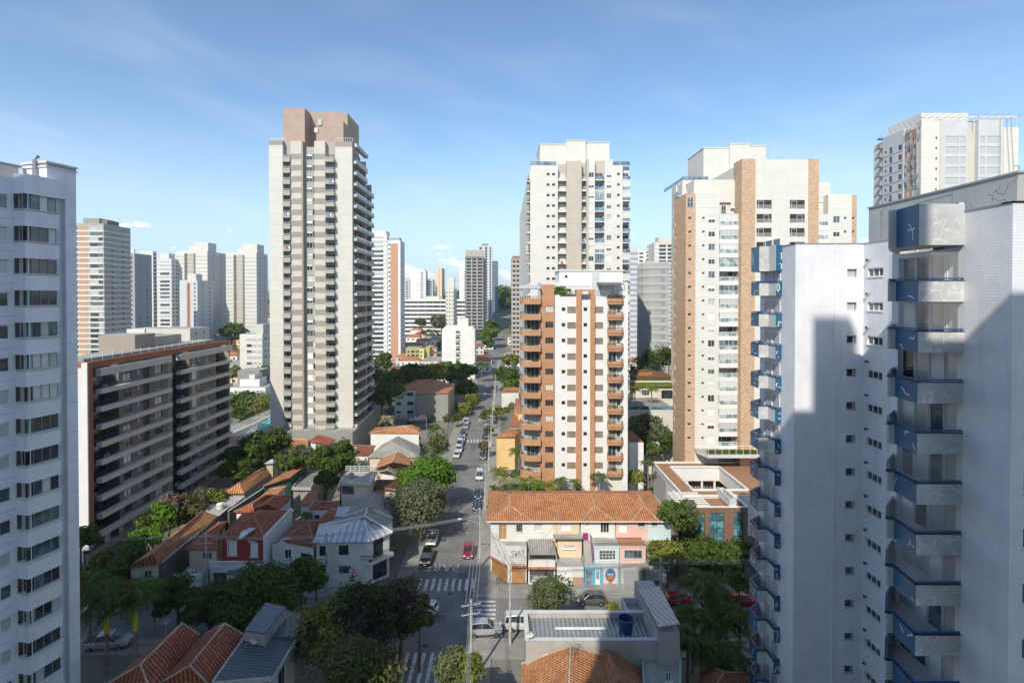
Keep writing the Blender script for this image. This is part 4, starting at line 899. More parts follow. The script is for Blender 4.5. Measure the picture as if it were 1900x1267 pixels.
    rt.box(fb, X_(1003, Yb), X_(1165, Yb), -9, 0, zt - 1.2, Z_(524, Yb), 'white_old', 'roofslab')
    rt.box(fb, X_(1037, Yb), X_(1155, Yb), -8, .3, zt - 1.2, Z_(503, Yb), 'white', 'roofslab'); rt.box(fb, X_(1035, Yb), X_(1157, Yb), -8.2, .5, Z_(503, Yb), Z_(501, Yb), 'white')
    rt.box(fb, X_(1098, Yb), X_(1110, Yb), .3, .5, zt - 1, Z_(504, Yb), 'pale_grey')
    t.part('rooftop_block', rt)
    for px in (1050, 1105): t.win(fb, X_(px, Yb), Z_(516, Yb), .34 if px < 1090 else .52, window(.6, .6, 'glass', 'frame_w', 1, sill=False), 'rooftop_window')
    pg = MB(); Yp = Y + 2; fp = front(Yp); a, b = X_(1112, Yp), X_(1158, Yp); za = Z_(526, Yp)
    pg.face([fp.P(a, .8, za - .3), fp.P(b, .8, za - .3), fp.P(b, -3.4, za + .3), fp.P(a, -3.4, za + .3)], 'metal_dark')
    for uu in (a, (a + b) / 2, b - .08): pg.box(fp, uu, uu + .08, .7, .78, zt - 1, za - .25, 'frame_d')
    a2, b2 = X_(1064, Yp), X_(1098, Yp); pg.face([fp.P(a2 - 3, .8, za - .8), fp.P(b2, .8, za - .8), fp.P(b2, -2, za - .4), fp.P(a2 - 3, -2, za - .4)], 'translucent')
    t.part('pergola', pg)
    gl = MB()
    for (p, q_) in ((1040, 1069), (1103, 1127)):
        gl.box(fr, X(p), X(q_), -.1, -.06, zt + .95, zt + 1.0, 'frame_g')
        for k in range(6): uu = X(p) + (X(q_) - X(p)) * k / 5; gl.box(fr, uu, uu + .04, -.1, -.06, zt, zt + .95, 'frame_g')
    gl.box(fr, X(1127), X(1154), .6, .64, zt + .6, zt + .66, 'frame_d'); t.part('terrace_railing', gl)
    gd, _ = crown_mesh(1.6, 1.0, 900, 'leaf_bright', 5, .18, 10); px_, py_ = X(1042), Y + 1.2; gd.v = [(x * 1.4 + px_, y + py_, z + zt + .9) for x, y, z in gd.v]; t.part('roof_garden', gd)
    gd, _ = crown_mesh(1.2, .7, 500, 'leaf_dry', 6, .16, 8); gd.v = [(x * 1.6 + X(1141), y * .5 + Y - .2, z + zt - .2) for x, y, z in gd.v]; t.part('hanging_plant', gd)
    # entrance level
    lo = MB(); zl = z0 - .4
    lo.box(fr, X(966), X(1003), -3, .9, 0, z0 - .46, 'brick', 'brick'); lo.box(fr, X(1084), X(1150), .5, 3.0, 0, 3.2, 'brick', 'roofslab'); t.part('entrance_base', lo)
    ln = MB()
    for k in range(7): a = X(1128) + k * .62; ln.face([fr.P(a, 1, 3.9), fr.P(a + .2, 1, 3.9), fr.P(a + .9, 3.6, 2.9), fr.P(a + .7, 3.6, 2.9)], 'frame_g')
    ln.box(fr, X(1126), X(1166), .9, 1.05, 3.6, 3.9, 'white'); t.part('entrance_louvre', ln)
    emit(t, wl, names={'brick': 'brick_strip'}); t.finish()
brick_tower()
# ================================================================== WHITE TOWERS OF THE SAME FAMILY
def white_tower(label, Y, pxs, ytop, yroof, zbase, px_off=0, west=True, sc=1.0, roofpx=(1003, 1053, 1089, 1134)):
    fr = front(Y); X = lambda p: X_(p + px_off, Y, 450) if sc == 1 else X_((p - 984) * sc + 984 + px_off, Y, 450)
    t = T('apartment_tower', label, 'apartment building', (X(1075), Y + 10, zbase))
    P_ = 2.88; zt = Z_(ytop, Y); nf = int((zt - 3 - zbase) / P_); z0 = zt - .9 - 2.1 - (nf - 1) * P_ - 1.0
    sq = {'frame': 'frame_g', 'cols': 2, 'sill': False, 'g': 'glass'}
    cols = [(X(984), X(1035), 0, 'offwhite', 'win', {'w': [(X(1017), .9, 1.2, .7, {**sq, 'cols': 1}), (X(1027), .9, 1.2, .7, {**sq, 'cols': 1})], 'band': None}),
            (X(1035), X(1051), -.6, 'beige', 'balc', {'dep': 1.3, 'ph': .55, 'bm': 'offwhite', 'rail': 'bars', 'dw': 1.6, 'g': None, 'top': zt + .8}),
            (X(1051), X(1079), 0.1, 'beige', 'blank', {'top': zt + 1.2}),
            (X(1079), X(1088), -.6, 'beige', 'balc', {'dep': 1.2, 'ph': .35, 'bm': 'offwhite', 'rail': 'bars', 'dw': 1.0, 'top': zt + 1.0}),
            (X(1088), X(1091.5), .2, 'beige', 'blank', {'top': zt + 1.6}),
            (X(1091.5), X(1103.5), 0, 'offwhite', 'win', {'w': [(X(1097), 1.4, .7, 1.3, {'sill': False, 'blind': 'r'})], 'top': zt + 1.6}),
            (X(1103.5), X(1121.4), 0, 'beige', 'balc', {'dep': 1.3, 'ph': .1, 'bm': 'offwhite', 'rail': 'glassb', 'dw': 2.2, 'top': zt + 1.6, 'glaz': .3}),
            (X(1121.4), X(1136.5), 0, 'offwhite', 'win', {'w': [(X(1130), 1.3, .7, 1.3, {'sill': False, 'blind': 'r'})], 'top': zt + 1.6, 'band': None}),
            (X(1136.5), X(1155), .15, 'offwhite', 'win', {'w': [(X(1147), .75, 1.2, .7, {**sq, 'cols': 1})]}),
            (X(1155), X(1169.5), 0, 'offwhite', 'balc', {'dep': 1.4, 'ph': .1, 'bm': 'offwhite', 'rail': 'glassb', 'dw': 1.8, 'glaz': .35})]
    wl = face_cols(t, fr, cols, z0, nf, P_, zt, back=-2.0, zbot=zbase)
    core = wl['offwhite']; core.box(fr, X(984) + .3, X(1169) - .3, -(22 if px_off == 0 else 9.4), -1.95, zbase, zt - .5, 'offwhite', 'roofslab')
    if west:
        XW = X(984); fw = westw(XW - .03); ya = fw.u(964 + px_off if sc == 1 else 1247, 450)
        if ya > -Y - 8: ya = -Y - 24
        wc = [(ya, -Y - 5.5, .0, 'offwhite', 'win', {'w': [(ya + 3, 1.0, .8, 1.3, {'sill': False}), (ya + 8, 1.0, .8, 1.3, {'sill': False}), (ya + 13, 1.4, .8, 1.3, {'sill': False})]}),
              (-Y - 5.5, -Y - 1.5, .3, 'offwhite', 'balc', {'dep': 1.4, 'ph': .1, 'pr': .5, 'bm': 'offwhite', 'rail': 'glassb', 'dw': 2.4, 'glaz': .4}), (-Y - 1.5, -Y - .03, 0, 'offwhite', 'blank', {})]
        face_cols(t, fw, wc, z0, nf, P_, zt, back=-1.9, zbot=zbase, walls=wl)
    emit(t, wl, names={'beige': 'beige_strip'})
    gl = MB()
    for (a, b) in ((984, 1032), (1137, 1169)):
        gl.box(fr, X(a), X(b), -.2, -.16, zt + 1.05, zt + 1.12, 'frame_g'); gl.face([fr.P(X(a), -.18, zt), fr.P(X(b), -.18, zt), fr.P(X(b), -.18, zt + 1.05), fr.P(X(a), -.18, zt + 1.05)], 'glass_blue')
    if west: gl.face([(X(984) + .15, Y + .2, zt), (X(984) + .15, Y + 18, zt), (X(984) + .15, Y + 18, zt + 1.05), (X(984) + .15, Y + .2, zt + 1.05)], 'glass_blue')
    t.part('terrace_glass', gl)
    rt = MB(); zr = Z_(yroof, Y + 3); a, b, c_, d = [X(p) for p in roofpx]
    rt.box(fr, a, b, -16, -3, zt - .6, zr - .5, 'offwhite', 'roofslab'); rt.box(fr, b - .1, c_, -15, -2.1, zt - .6, zr + .4, 'offwhite', 'roofslab'); rt.box(fr, c_ - .1, d, -16, -2.7, zt - .6, zr, 'offwhite', 'roofslab')
    for (p, q_, dd, zz) in ((a, b, -3, zr - .5), (b, c_, -2.1, zr + .4), (c_, d, -2.7, zr)): rt.box(fr, p - .15, q_ + .15, -16.1, dd + .15, zz, zz + .22, 'white')
    t.part('rooftop_block', rt)
    an = MB(); an.tube([fr.P(X(1075), -4, zr), fr.P(X(1075), -4, zr + 3)], .05, 'wire_pale', 4); t.part('antenna', an)
    t.finish()
white_tower('white tower with taupe centre strip rising behind the brick striped tower', 149, None, 307, 266, 0)
white_tower('white tower with glass edged terraces, mostly hidden behind the tan brick tower', 150, None, 335, 272, 0, px_off=283 - 1, west=True, sc=1.0, roofpx=(1030, 1078, 1115, 1147))
# ================================================================== TAN BRICK AND CREAM TOWER, RIGHT
def tan_tower():
    Y = 113.0; fr = front(Y); X = lambda p: X_(p, Y, 500)
    t = T('apartment_tower', 'cream tower with tan brick strips and stepped top, right of centre', 'apartment building', (X(1430), Y + 10, 0))
    P_ = 2.88; yy = lambda c_: 250 + c_ / 3.621
    z_l, z_m, z_r = Z_(yy(395), Y), Z_(yy(170), Y - 1), Z_(yy(312), Y); zb = Z_(856, Y)
    zi = Z_(yy(430 + 185), Y); z0 = zi + .0 - 21 * P_ ; nf = 22
    z0 = Z_(yy(617), Y) ; k = int((z0 - zb - 1) / P_); z0 -= k * P_; nf = k + 1
    sm = {'frame': 'frame_w', 'cols': 1, 'sill': False, 'g': 'glass'}
    bl = {'sill': False, 'blind': 'r', 'frame': 'frame_w'}
    cols = [(X(1272), X(1290), 0, 'brick_tan', 'win', {'w': [(X(1280), .8, 1.45, .55, sm)], 'top': z_l}),
            (X(1290), X(1334), .15, 'offwhite', 'win', {'w': [(X(1304.5), .55, 1.5, .5, sm), (X(1320), 1.4, .75, 1.35, bl)], 'top': z_l}),
            (X(1334), X(1368.5), -.2, 'offwhite', 'balc', {'dep': 1.5, 'ph': .15, 'pr': .6, 'bm': 'white', 'rail': 'glass', 'dw': 3.4, 'glaz': .75, 'slab': .75, 'top': z_l - 4}),
            (X(1368.5), X(1393.4), 1.8, 'brick_tan', 'blank', {'top': z_m}),
            (X(1393.4), X(1491), 1.6, 'offwhite', 'win', {'w': [(X(1410.5), 3.1, .35, 2.0, {'g': 'dark_in', 'frame': 'frame_w', 'cols': 1, 'sill': False, 'far': True}), (X(1471), 3.1, .35, 2.0, {'g': 'dark_in', 'frame': 'frame_w', 'cols': 1, 'sill': False, 'far': True})], 'top': z_m - .1, 'from': nf - 4, 'to': nf + 1}),
            (X(1491), X(1509), 1.8, 'brick_tan', 'blank', {'top': z_m}),
            (X(1509), X(1535), -.2, 'offwhite', 'balc', {'dep': 1.5, 'ph': .15, 'pr': .6, 'bm': 'white', 'rail': 'glass', 'dw': 2.8, 'glaz': .6, 'slab': .75, 'top': z_r - 3, 'from': nf - 6}),
            (X(1535), X(1579), .15, 'offwhite', 'win', {'w': [(X(1551), 1.4, .75, 1.35, bl), (X(1567), .55, 1.5, .5, sm)], 'top': Z_(yy(402), Y), 'from': nf - 6}),
            (X(1579), X(1589), 0, 'brick_tan', 'win', {'w': [(X(1583), .6, 1.45, .55, sm)], 'top': Z_(yy(408), Y), 'from': nf - 6})]
    wl = face_cols(t, fr, cols, z0, nf, P_, z_l, back=-2.2, zbot=zb - 6)
    for uc in (X(1410.5), X(1471)):
        for i in range(nf - 4, nf + 1):
            z = z0 + i * P_ + .35; m_, k_ = balcony(3.06, .3, .15, 'white', 'bars', .02, .95); t.win(fr, uc, z + .02, 1.6 - .0, m_, 'service_balcony', k_)
            t.win(fr, uc + R.choice([-.6, .5]), z + .3, 1.6 - .14 + .06, window(1.1, 1.5, 'glass_b', 'frame_w', 1, sill=False), 'service_window')
    core = wl['offwhite']
    core.box(fr, X(1272) + .3, X(1369), -9, -2.1, zb - 6, z_l - 1.6, 'offwhite', 'roofslab'); core.box(fr, X(1369) + .1, X(1509) - .1, -16, -.2, zb - 6, z_m - .7, 'offwhite', 'roofslab'); core.box(fr, X(1509) + .1, X(1589) - .3, -9, -2.1, zb - 6, z_r - 2.8, 'offwhite', 'roofslab')
    # west wall
    XW = X(1272); fw = westw(XW - .03); ya = fw.u(1250, 500)
    cw = [(ya, -Y - .03, 0, 'brick_tan', 'win', {'w': [(ya + 1.2, .9, .9, 1.1, {'sill': False, 'frame': 'frame_w', 'cols': 1})], 'top': z_l})]
    face_cols(t, fw, cw, z0, nf, P_, z_l, back=None, zbot=zb - 6, walls=wl)
    emit(t, wl, names={'brick_tan': 'brick_strip'})
    # upper setbacks and duplex windows
    up = MB(); up.box(fr, X(1337 - 45), X(1369), -6, -1.6, z_l - 1.6, Z_(yy(303), Y + 1.6), 'offwhite', 'roofslab'); t.part('penthouse', up); up = MB(); up.box(fr, X(1509), X(1548), -8, -1.6, z_l - 1.6, z_r, 'offwhite', 'roofslab')
    t.part('penthouse', up)
    fu = front(Y + 1.6)
    for (px, y0, y1, w_, c_) in ((1341.5, 396, 370, 1.0, 2), (1360, 390, 352, 1.3, 2), (1526, 371, 355, 1.2, 1)): t.win(fu, X_(px, Y + 1.6), Z_(y0 - 3, Y + 1.6), .04, window(w_, 1.3 if px != 1360 else 3.6, 'glass_w' if px > 1345 else 'glass', 'frame_w', c_, 3 if px == 1360 else 1, sill=False), 'penthouse_window')
    for (a, b, y0, y1) in ((1294, 1330, 385, 367), (1541, 1575, 388, 371)): t.win(fr, (X(a) + X(b)) / 2, Z_(y0, Y), .16, window(X(b) - X(a), 2.1, 'glass', 'frame_w', 7, 2, sill=False), 'penthouse_window')
    t.win(fr, X(1280), Z_(385, Y), .05, window(1.3, 2.1, 'glass_b', 'frame_w', 2, 2, sill=False), 'penthouse_window')
    dv = MB()
    for px in (1383, 1403, 1437, 1465, 1487): u_ = X(px); dv.tube([fr.P(u_, -1, z_m - .1), fr.P(u_ + 1.5, 2.0, z_m + .9), fr.P(u_ + 1.5, 2.0, z_m + .1)], .05, 'rail_w', 4)
    dv.tube([fr.P(X(1444), -4, z_m - .5), fr.P(X(1444), -4, z_m + 4.6)], .04, 'wire_pale', 4); t.part('cleaning_davit', dv)
    # first floor terrace
    tr = MB(); za = Z_(843, Y - 4.5); tr.prism([(X(1290), Y), (X(1290), Y - 1.5), (X(1300), Y - 4.6), (X(1400), Y - 4.6), (X(1400), Y)], za - .7, za, 'pale_grey', 'roofslab'); t.part('terrace', tr)
    trr = MB(); ft = front(Y - 4.5)
    trr.box(ft, X(1300), X(1400), 0, .05, za + 1.7, za + 1.78, 'rail_w')
    for k in range(9): uu = X(1300) + (X(1400) - X(1300)) * k / 8; trr.box(ft, uu, uu + .07, 0, .05, za, za + 1.7, 'rail_w')
    trr.box(ft, X(1301), X(1400), -1, -.2, za, za + .7, 'leaf_dark'); t.part('terrace_railing', trr)
    t.finish()
tan_tower()
# ================================================================== COURTYARD PODIUM WITH BRICK HOUSE
def podium():
    z = 7.2; g = lambda x, y, zz=z: Wc('p', x, y, zz)
    t = T('courtyard_building', 'low club building with tan roof terrace around an open courtyard', 'building', (g(600, 300)[0], g(600, 300)[1], 0))
    o = [g(155, 195), g(900, 190), g(1290, 440), g(1290, 520), g(480, 520)]; i_ = [g(322, 237), g(805, 228), g(1130, 445), g(585, 462)]
    mb = MB(); zz = z
    Y0 = g(480, 520)[1]; Y1 = g(155, 195)[1]; X0a, X0 = g(155, 195)[0], g(480, 520)[0]
    xi0, xi1 = i_[0][0] + .3, i_[2][0] - 1.0; yi0, yi1 = i_[3][1], i_[0][1]; XL = (X0a + X0) / 2; XR = g(900, 190)[0] + 8
    for (a, b, c_, d) in ((XL, XR, Y0, yi0), (XL, XR, yi1, Y1), (XL, xi0, yi0, yi1), (xi1, XR, yi0, yi1)): mb.box(LOCAL, a, b, -d, -c_, 4.2, z - .25, 'white', 'courtroof')
    for (a, b, c_, d) in ((XL - .15, XR, Y0 - .15, Y0 + .15), (XL, XR, Y1 - .15, Y1 + .15), (XL - .15, XL + .15, Y0, Y1), (xi0 - .15, xi0 + .15, yi0, yi1), (xi1 - .15, xi1 + .15, yi0, yi1), (xi0, xi1, yi0 - .15, yi0 + .15), (xi0, xi1, yi1 - .15, yi1 + .15)): mb.box(LOCAL, a, b, -d, -c_, z - .26, z + .06, 'white')
    mb.box(LOCAL, XL, XL + .3, -Y1, -Y0, 0, 4.2, 'white'); mb.box(LOCAL, XL, XR, -Y0 - .3, -Y0, 0, 4.2, 'white'); mb.box(LOCAL, XR - .3, XR, -Y1, -Y0, 0, 4.2, 'white'); mb.box(LOCAL, XL, XR, -Y1, -Y1 + .3, 0, 4.2, 'white')
    t.part('roof_terrace', mb)
    col = MB()
    for a in (xi0 + 3.4, xi0 + 6.4, xi0 + 9.0): col.box(LOCAL, a, a + .35, -yi1 - .5, -yi1 - .1, 0, 4.2, 'white')
    for b in (yi0 + 2.5, yi0 + 5.5): col.box(LOCAL, xi1 + .1, xi1 + .5, -b - .35, -b, 0, 4.2, 'white')
    t.part('column', col)
    bk = MB(); bk.box(LOCAL, xi0 - 2, xi1 + 3, -yi1 - 2.2, -yi1 - 2, 0, 4.2, 'brick_dark'); bk.box(LOCAL, xi1 + 2.4, xi1 + 2.6, -yi1, -yi0, 0, 4.2, 'brick_dark'); bk.box(LOCAL, XL, XR, -Y1, -Y0, -.1, .06, 'pavement'); t.part('courtyard_wall', bk)
    for k in range(4): t.win(front(yi1 + 2), xi0 + .5 + k * 2.5, .1, .06, window(2.0, 2.4, 'glass_b', 'frame_w', 3, sill=False), 'courtyard_window')
    gs = MB(); gs.box(LOCAL, xi0 + 4, xi1 - 2, -yi1 + 1.5, -yi0 - .8, .06, .14, 'grassy'); gs.box(LOCAL, xi0 + 5, xi1 - 2.5, -yi0 - 1.6, -yi0 - .6, .14, .2, 'pool'); t.part('courtyard_garden', gs)
    fw = westw(XL)
    sc = MB(); n = 14
    for k in range(n): uu = -Y1 + 1.5 + k * .55; sc.box(fw, uu, uu + .3, .02, .08, 1.0, 6.2, 'frame_g')
    t.part('louvre_screen', sc)
    for k in range(3): t.win(fw, -Y0 - 1.5 - k * 1.9, 4.8, .04, farwin(1.2, .9, 'dark_in'), 'wall_opening')
    ch = MB(); a, b = g(790, 450, 8.2), g(985, 565, 8.2)
    for (x0, x1, y0, y1) in ((a[0], b[0], b[1], b[1] + .2), (a[0], b[0], a[1] - .4, a[1] - .2), (a[0], a[0] + .2, b[1] + .2, a[1] - .4), (b[0] - .2, b[0], b[1] + .2, a[1] - .4)): ch.box(LOCAL, x0, x1, -y1, -y0, 7.0, 8.4, 'pale_grey')
    t.part('roof_well', ch); t.finish()
    # brick house in front
    zt = 7.0; A = g(500, 640, zt); B = g(1085, 630, zt); Yf = A[1]
    h = T('brick_house', 'dark red brick house with tall teal windows behind the shaded trees', 'house', ((A[0] + B[0]) / 2, Yf + 3, 0))
    fr = front(Yf); w_ = MB(); hs = []
    for (a, b, ya, yb) in ((545, 675, 695, 955), (722, 865, 692, 1000), (957, 1048, 685, 1005)):
        u0, u1 = X_(1180 + a / 5.279, Yf, 950), X_(1180 + b / 5.279, Yf, 950); z1, zz0 = Z_(820 + ya / 5.279, Yf), Z_(820 + yb / 5.279, Yf)
        hs.append((u0, u1, zz0, z1)); h.win(fr, (u0 + u1) / 2, zz0, -.14, window(u1 - u0, z1 - zz0, 'glass_teal', 'frame_d', 2, 4, .05, sill=False))
    x0, x1 = A[0], B[0]
    w_.wall(fr, x0, x1, 0, 0, zt, hs, 'brick_dark', .2, None); w_.box(fr, x0, x0 + .25, -7.5, -.01, 0, zt, 'brick_dark'); w_.box(fr, x1 - .25, x1, -7.5, -.01, 0, zt, 'brick_dark'); h.part('wall', w_)
    rf = MB(); rf.box(fr, x0 + .26, x1 - .26, -7.4, -.25, zt - .8, zt - .35, 'courtroof'); h.part('roof', rf)
    cp = MB(); cp.box(fr, x0 - .1, x1 + .1, -.25, .1, zt, zt + .15, 'white'); cp.box(fr, x1 - .26, x1 + .1, -7.5, -.26, zt, zt + .15, 'white'); cp.box(fr, x0 - .1, x0 + .26, -7.5, -.26, zt, zt + .15, 'white')
    for k in range(7): cp.box(fr, x0 - 1.2, x0 + 4.2, -6.8 + k * .95, -6.6 + k * .95, zt - .1, zt + .1, 'white')
    h.part('coping', cp); h.finish()
podium()
# ================================================================== TOWER UNDER CONSTRUCTION, TOP RIGHT
def construct():
    Y = 151.0; fr = front(Y); X = lambda p: X_(p, Y, 300); yy = lambda c_: 190 + c_ / 4.37; x_ = lambda c_: X(1600 + c_ / 4.37)
    t = T('tower_under_construction', 'unfinished white tower with exposed brick and ragged netting at upper right', 'apartment building', (X(1800), Y + 10, 0))
    P_ = 2.88; zt = Z_(yy(160), Y); z0 = Z_(yy(338), Y); k = 9; z0 -= k * P_; nf = k + 1
    gw = {'g': 'glass_c', 'far': True}
    cols = [(x_(480), x_(625), 0, 'offwhite', 'win', {'w': [(x_(600), .55, 1.3, .7, {'g': 'glass_b', 'far': True})], 'top': zt + .4}), (x_(625), x_(655), .25, 'lightbeige', 'blank', {'top': zt + .8}),
            (x_(655), x_(850), 0, 'pale_grey', 'win', {'w': [(x_(727), 3.8, .2, 1.95, gw), (x_(815), 1.5, .2, 1.95, gw)], 'top': zt + .6}), (x_(850), x_(940), -1.2, 'lightbeige', 'win', {'w': [(x_(858), .5, .9, 1.2, {'g': 'glass_b', 'far': True})], 'top': zt + .6}),
            (x_(940), x_(1140), 0, 'pale_grey', 'win', {'w': [(x_(975), 1.4, .2, 1.95, gw), (x_(1065), 3.8, .2, 1.95, gw)], 'top': zt + .6}), (x_(1140), x_(1258), .2, 'offwhite', 'blank', {'top': zt - 1.6})]
    wl = face_cols(t, fr, cols, z0, nf, P_, zt, back=-2, zbot=0)
    wl['offwhite'].box(fr, x_(480) + .3, x_(1258) - .2, -20, -1.9, 0, zt - 1, 'offwhite', 'roofslab')
    XW = x_(480); fw = westw(XW - .03); ya = fw.u(1637, 380); L = -Y - ya
    cw = [(ya, ya + L * .56, .0, 'pale_grey', 'win', {'w': [(ya + L * .08, .9, .9, .9, {'g': 'glass', 'far': True}), (ya + L * .22, 1.3, .4, 1.9, {'g': 'glass', 'far': True}), (ya + L * .47, 1.6, .5, 1.5, {'g': 'glass', 'far': True})], 'band': ('concrete_dark', -.1, .12)}),
          (ya + L * .56, ya + L * .96, -.3, 'block', 'win', {'w': [(ya + L * .66, .8, .7, 1.3, {'g': 'black', 'far': True}), (ya + L * .8, 1.3, .6, 1.5, {'g': 'black', 'far': True})], 'band': ('concrete', -.15, .4), 'top': zt - 1}), (ya + L * .96, -Y - .03, .05, 'offwhite', 'blank', {})]
    face_cols(t, fw, cw, z0, nf, P_, zt, back=-1.9, zbot=0, walls=wl)
    emit(t, wl, names={'block': 'bare_brick'})
    rt = MB(); rt.box(fr, x_(540), x_(932), -16, -3.0, zt - 1, Z_(yy(88), Y + 3), 'offwhite', 'roofslab'); t.part('rooftop_block', rt)
    # ragged parapet frames, netting poles
    fp = MB(); q = random.Random(4)
    for (a, b) in ((480, 930), (945, 1262)):
        u = x_(a)
        while u < x_(b): fp.box(fr, u, u + .15, -.4, -.25, zt - 1.8, zt + 1.6, 'offwhite'); fp.tube([fr.P(u, -.3, zt + 1.2), fr.P(u + q.uniform(.6, 2), 1.6, zt + 1.6 + q.uniform(0, .8))], .05, 'wire_pale', 4); u += 2.1
        fp.box(fr, x_(a), x_(b), -.45, -.2, zt + 1.2, zt + 1.7, 'offwhite')
    u = ya
    while u < -Y - 1: fp.tube([fw.P(u, -.3, zt), fw.P(u + 1, 1.6, zt + .8 + q.uniform(0, .8))], .05, 'wire_pale', 4); u += 1.9
    fp.tube([fr.P(x_(880), -6, zt + 3), fr.P(x_(880), -6, zt + 7)], .06, 'wire_pale', 4); t.part('scaffold', fp)
    cb = MB()
    for px in (1100, 1150, 1185): cb.tube([fr.P(x_(px), .6, zt + 1), fr.P(x_(px) + (.2 if px < 1120 else 1.8), .5, zt - 24)], .05, 'wire', 4)
    t.part('hanging_rope', cb)
    nb = MB()
    nb.box(LOCAL, -.6, .6, -2.5, .9, 0, .5, 'concrete_dark'); nbm = nb.mesh('balcony')
    for i in range(nf + 2): t.win(fw, ya - .6, z0 + i * P_, 0, nbm, 'bare_balcony')
    ng = MB()
    for i in range(2, nf + 1):
        for j in range(7):
            u = ya + L * .57 + q.uniform(0, L * .36); z = z0 + i * P_ + q.uniform(-1, 2); w_, h_ = q.uniform(.3, 1.6), q.uniform(.5, 2.5)
            ng.face([fw.P(u, .05, z), fw.P(u + w_, .4, z + q.uniform(-.3, .3)), fw.P(u + w_ * .8, .2, z + h_), fw.P(u - .2, .1, z + h_ * .8)], 'pale_grey')
    t.part('torn_netting', ng); t.finish()
construct()
# ================================================================== OFFICE BLOCK WRAPPED IN NETTING
def netted():
    Y = 195.0; xl, xc, xr = X_(1181, Y, 560), X_(1213, Y, 560), X_(1241, Y, 560); zt = Z_(487, Y)
    t = T('netted_block', 'pale grey rounded block wrapped in building netting, right of centre', 'office building', ((xl + xr) / 2, Y + 8, 0))
    pl = [(xr, Y), (xc, Y), (xc - 1.5, Y + .6), (xc - 3, Y + 2), (xc - 4.2, Y + 4.5), (X_(1186, Y + 16), Y + 16), (X_(1182, Y + 24), Y + 24), (xr, Y + 24)]
    mb = MB(); mb.prism(pl, 0, zt, 'concrete', 'roofslab'); t.part('wall', mb)
    q2 = [(xr + .4, Y - .4), (xc, Y - .5), (xc - 1.8, Y + .1), (xc - 3.5, Y + 1.6), (xc - 4.8, Y + 4.4), (X_(1185, Y + 16) - .5, Y + 16)]
    P_ = 2.95; n = int(zt / P_)
    def ring(z0, z1, m, off=0):
        b = MB(); o = (q2[1][0], q2[1][1], z0)
        for p, q_ in zip(q2, q2[1:]): b.face([(p[0] + off, p[1] - off, z0), (p[0] + off, p[1] - off, z1), (q_[0], q_[1] - off, z1), (q_[0], q_[1] - off, z0)], m)
        return b
    for i in range(n):
        z = i * P_; b = ring(z + 1.9, z + P_, 'pale_grey'); b.f = [f[::-1] for f in b.f]; t.part('floor_band', b)
        b = MB(); fr = front(Y); b.box(fr, xc + 2.6, xr - 1.5, .02, .06, z + .1, z + 1.9, 'glass'); t.part('window', b)
    nt_ = MB(); q = random.Random(3)
    for p, q_ in zip(q2, q2[1:]):
        L = math.hypot(q_[0] - p[0], q_[1] - p[1]); k = max(1, int(L / 1.4))
        for i in range(k): f = i / k; x, y = p[0] + (q_[0] - p[0]) * f, p[1] + (q_[1] - p[1]) * f - .15; nt_.box(LOCAL, x, x + .1, -y, -y + .08, .5, zt + .4, 'far_white')
    t.part('netting_batten', nt_)
    m, nt, b = newmat('netting'); b.inputs['Base Color'].default_value = (.62, .64, .65, 1); b.inputs['Roughness'].default_value = .9; b.inputs['Alpha'].default_value = .42
    sh = MB()
    for p, q_ in zip(q2, q2[1:]): sh.face([(p[0], p[1] - .3, 0), (q_[0], q_[1] - .3, 0), (q_[0], q_[1] - .3, zt + .3), (p[0], p[1] - .3, zt + .3)], 'netting')
    t.part('netting', sh); t.finish()
netted()
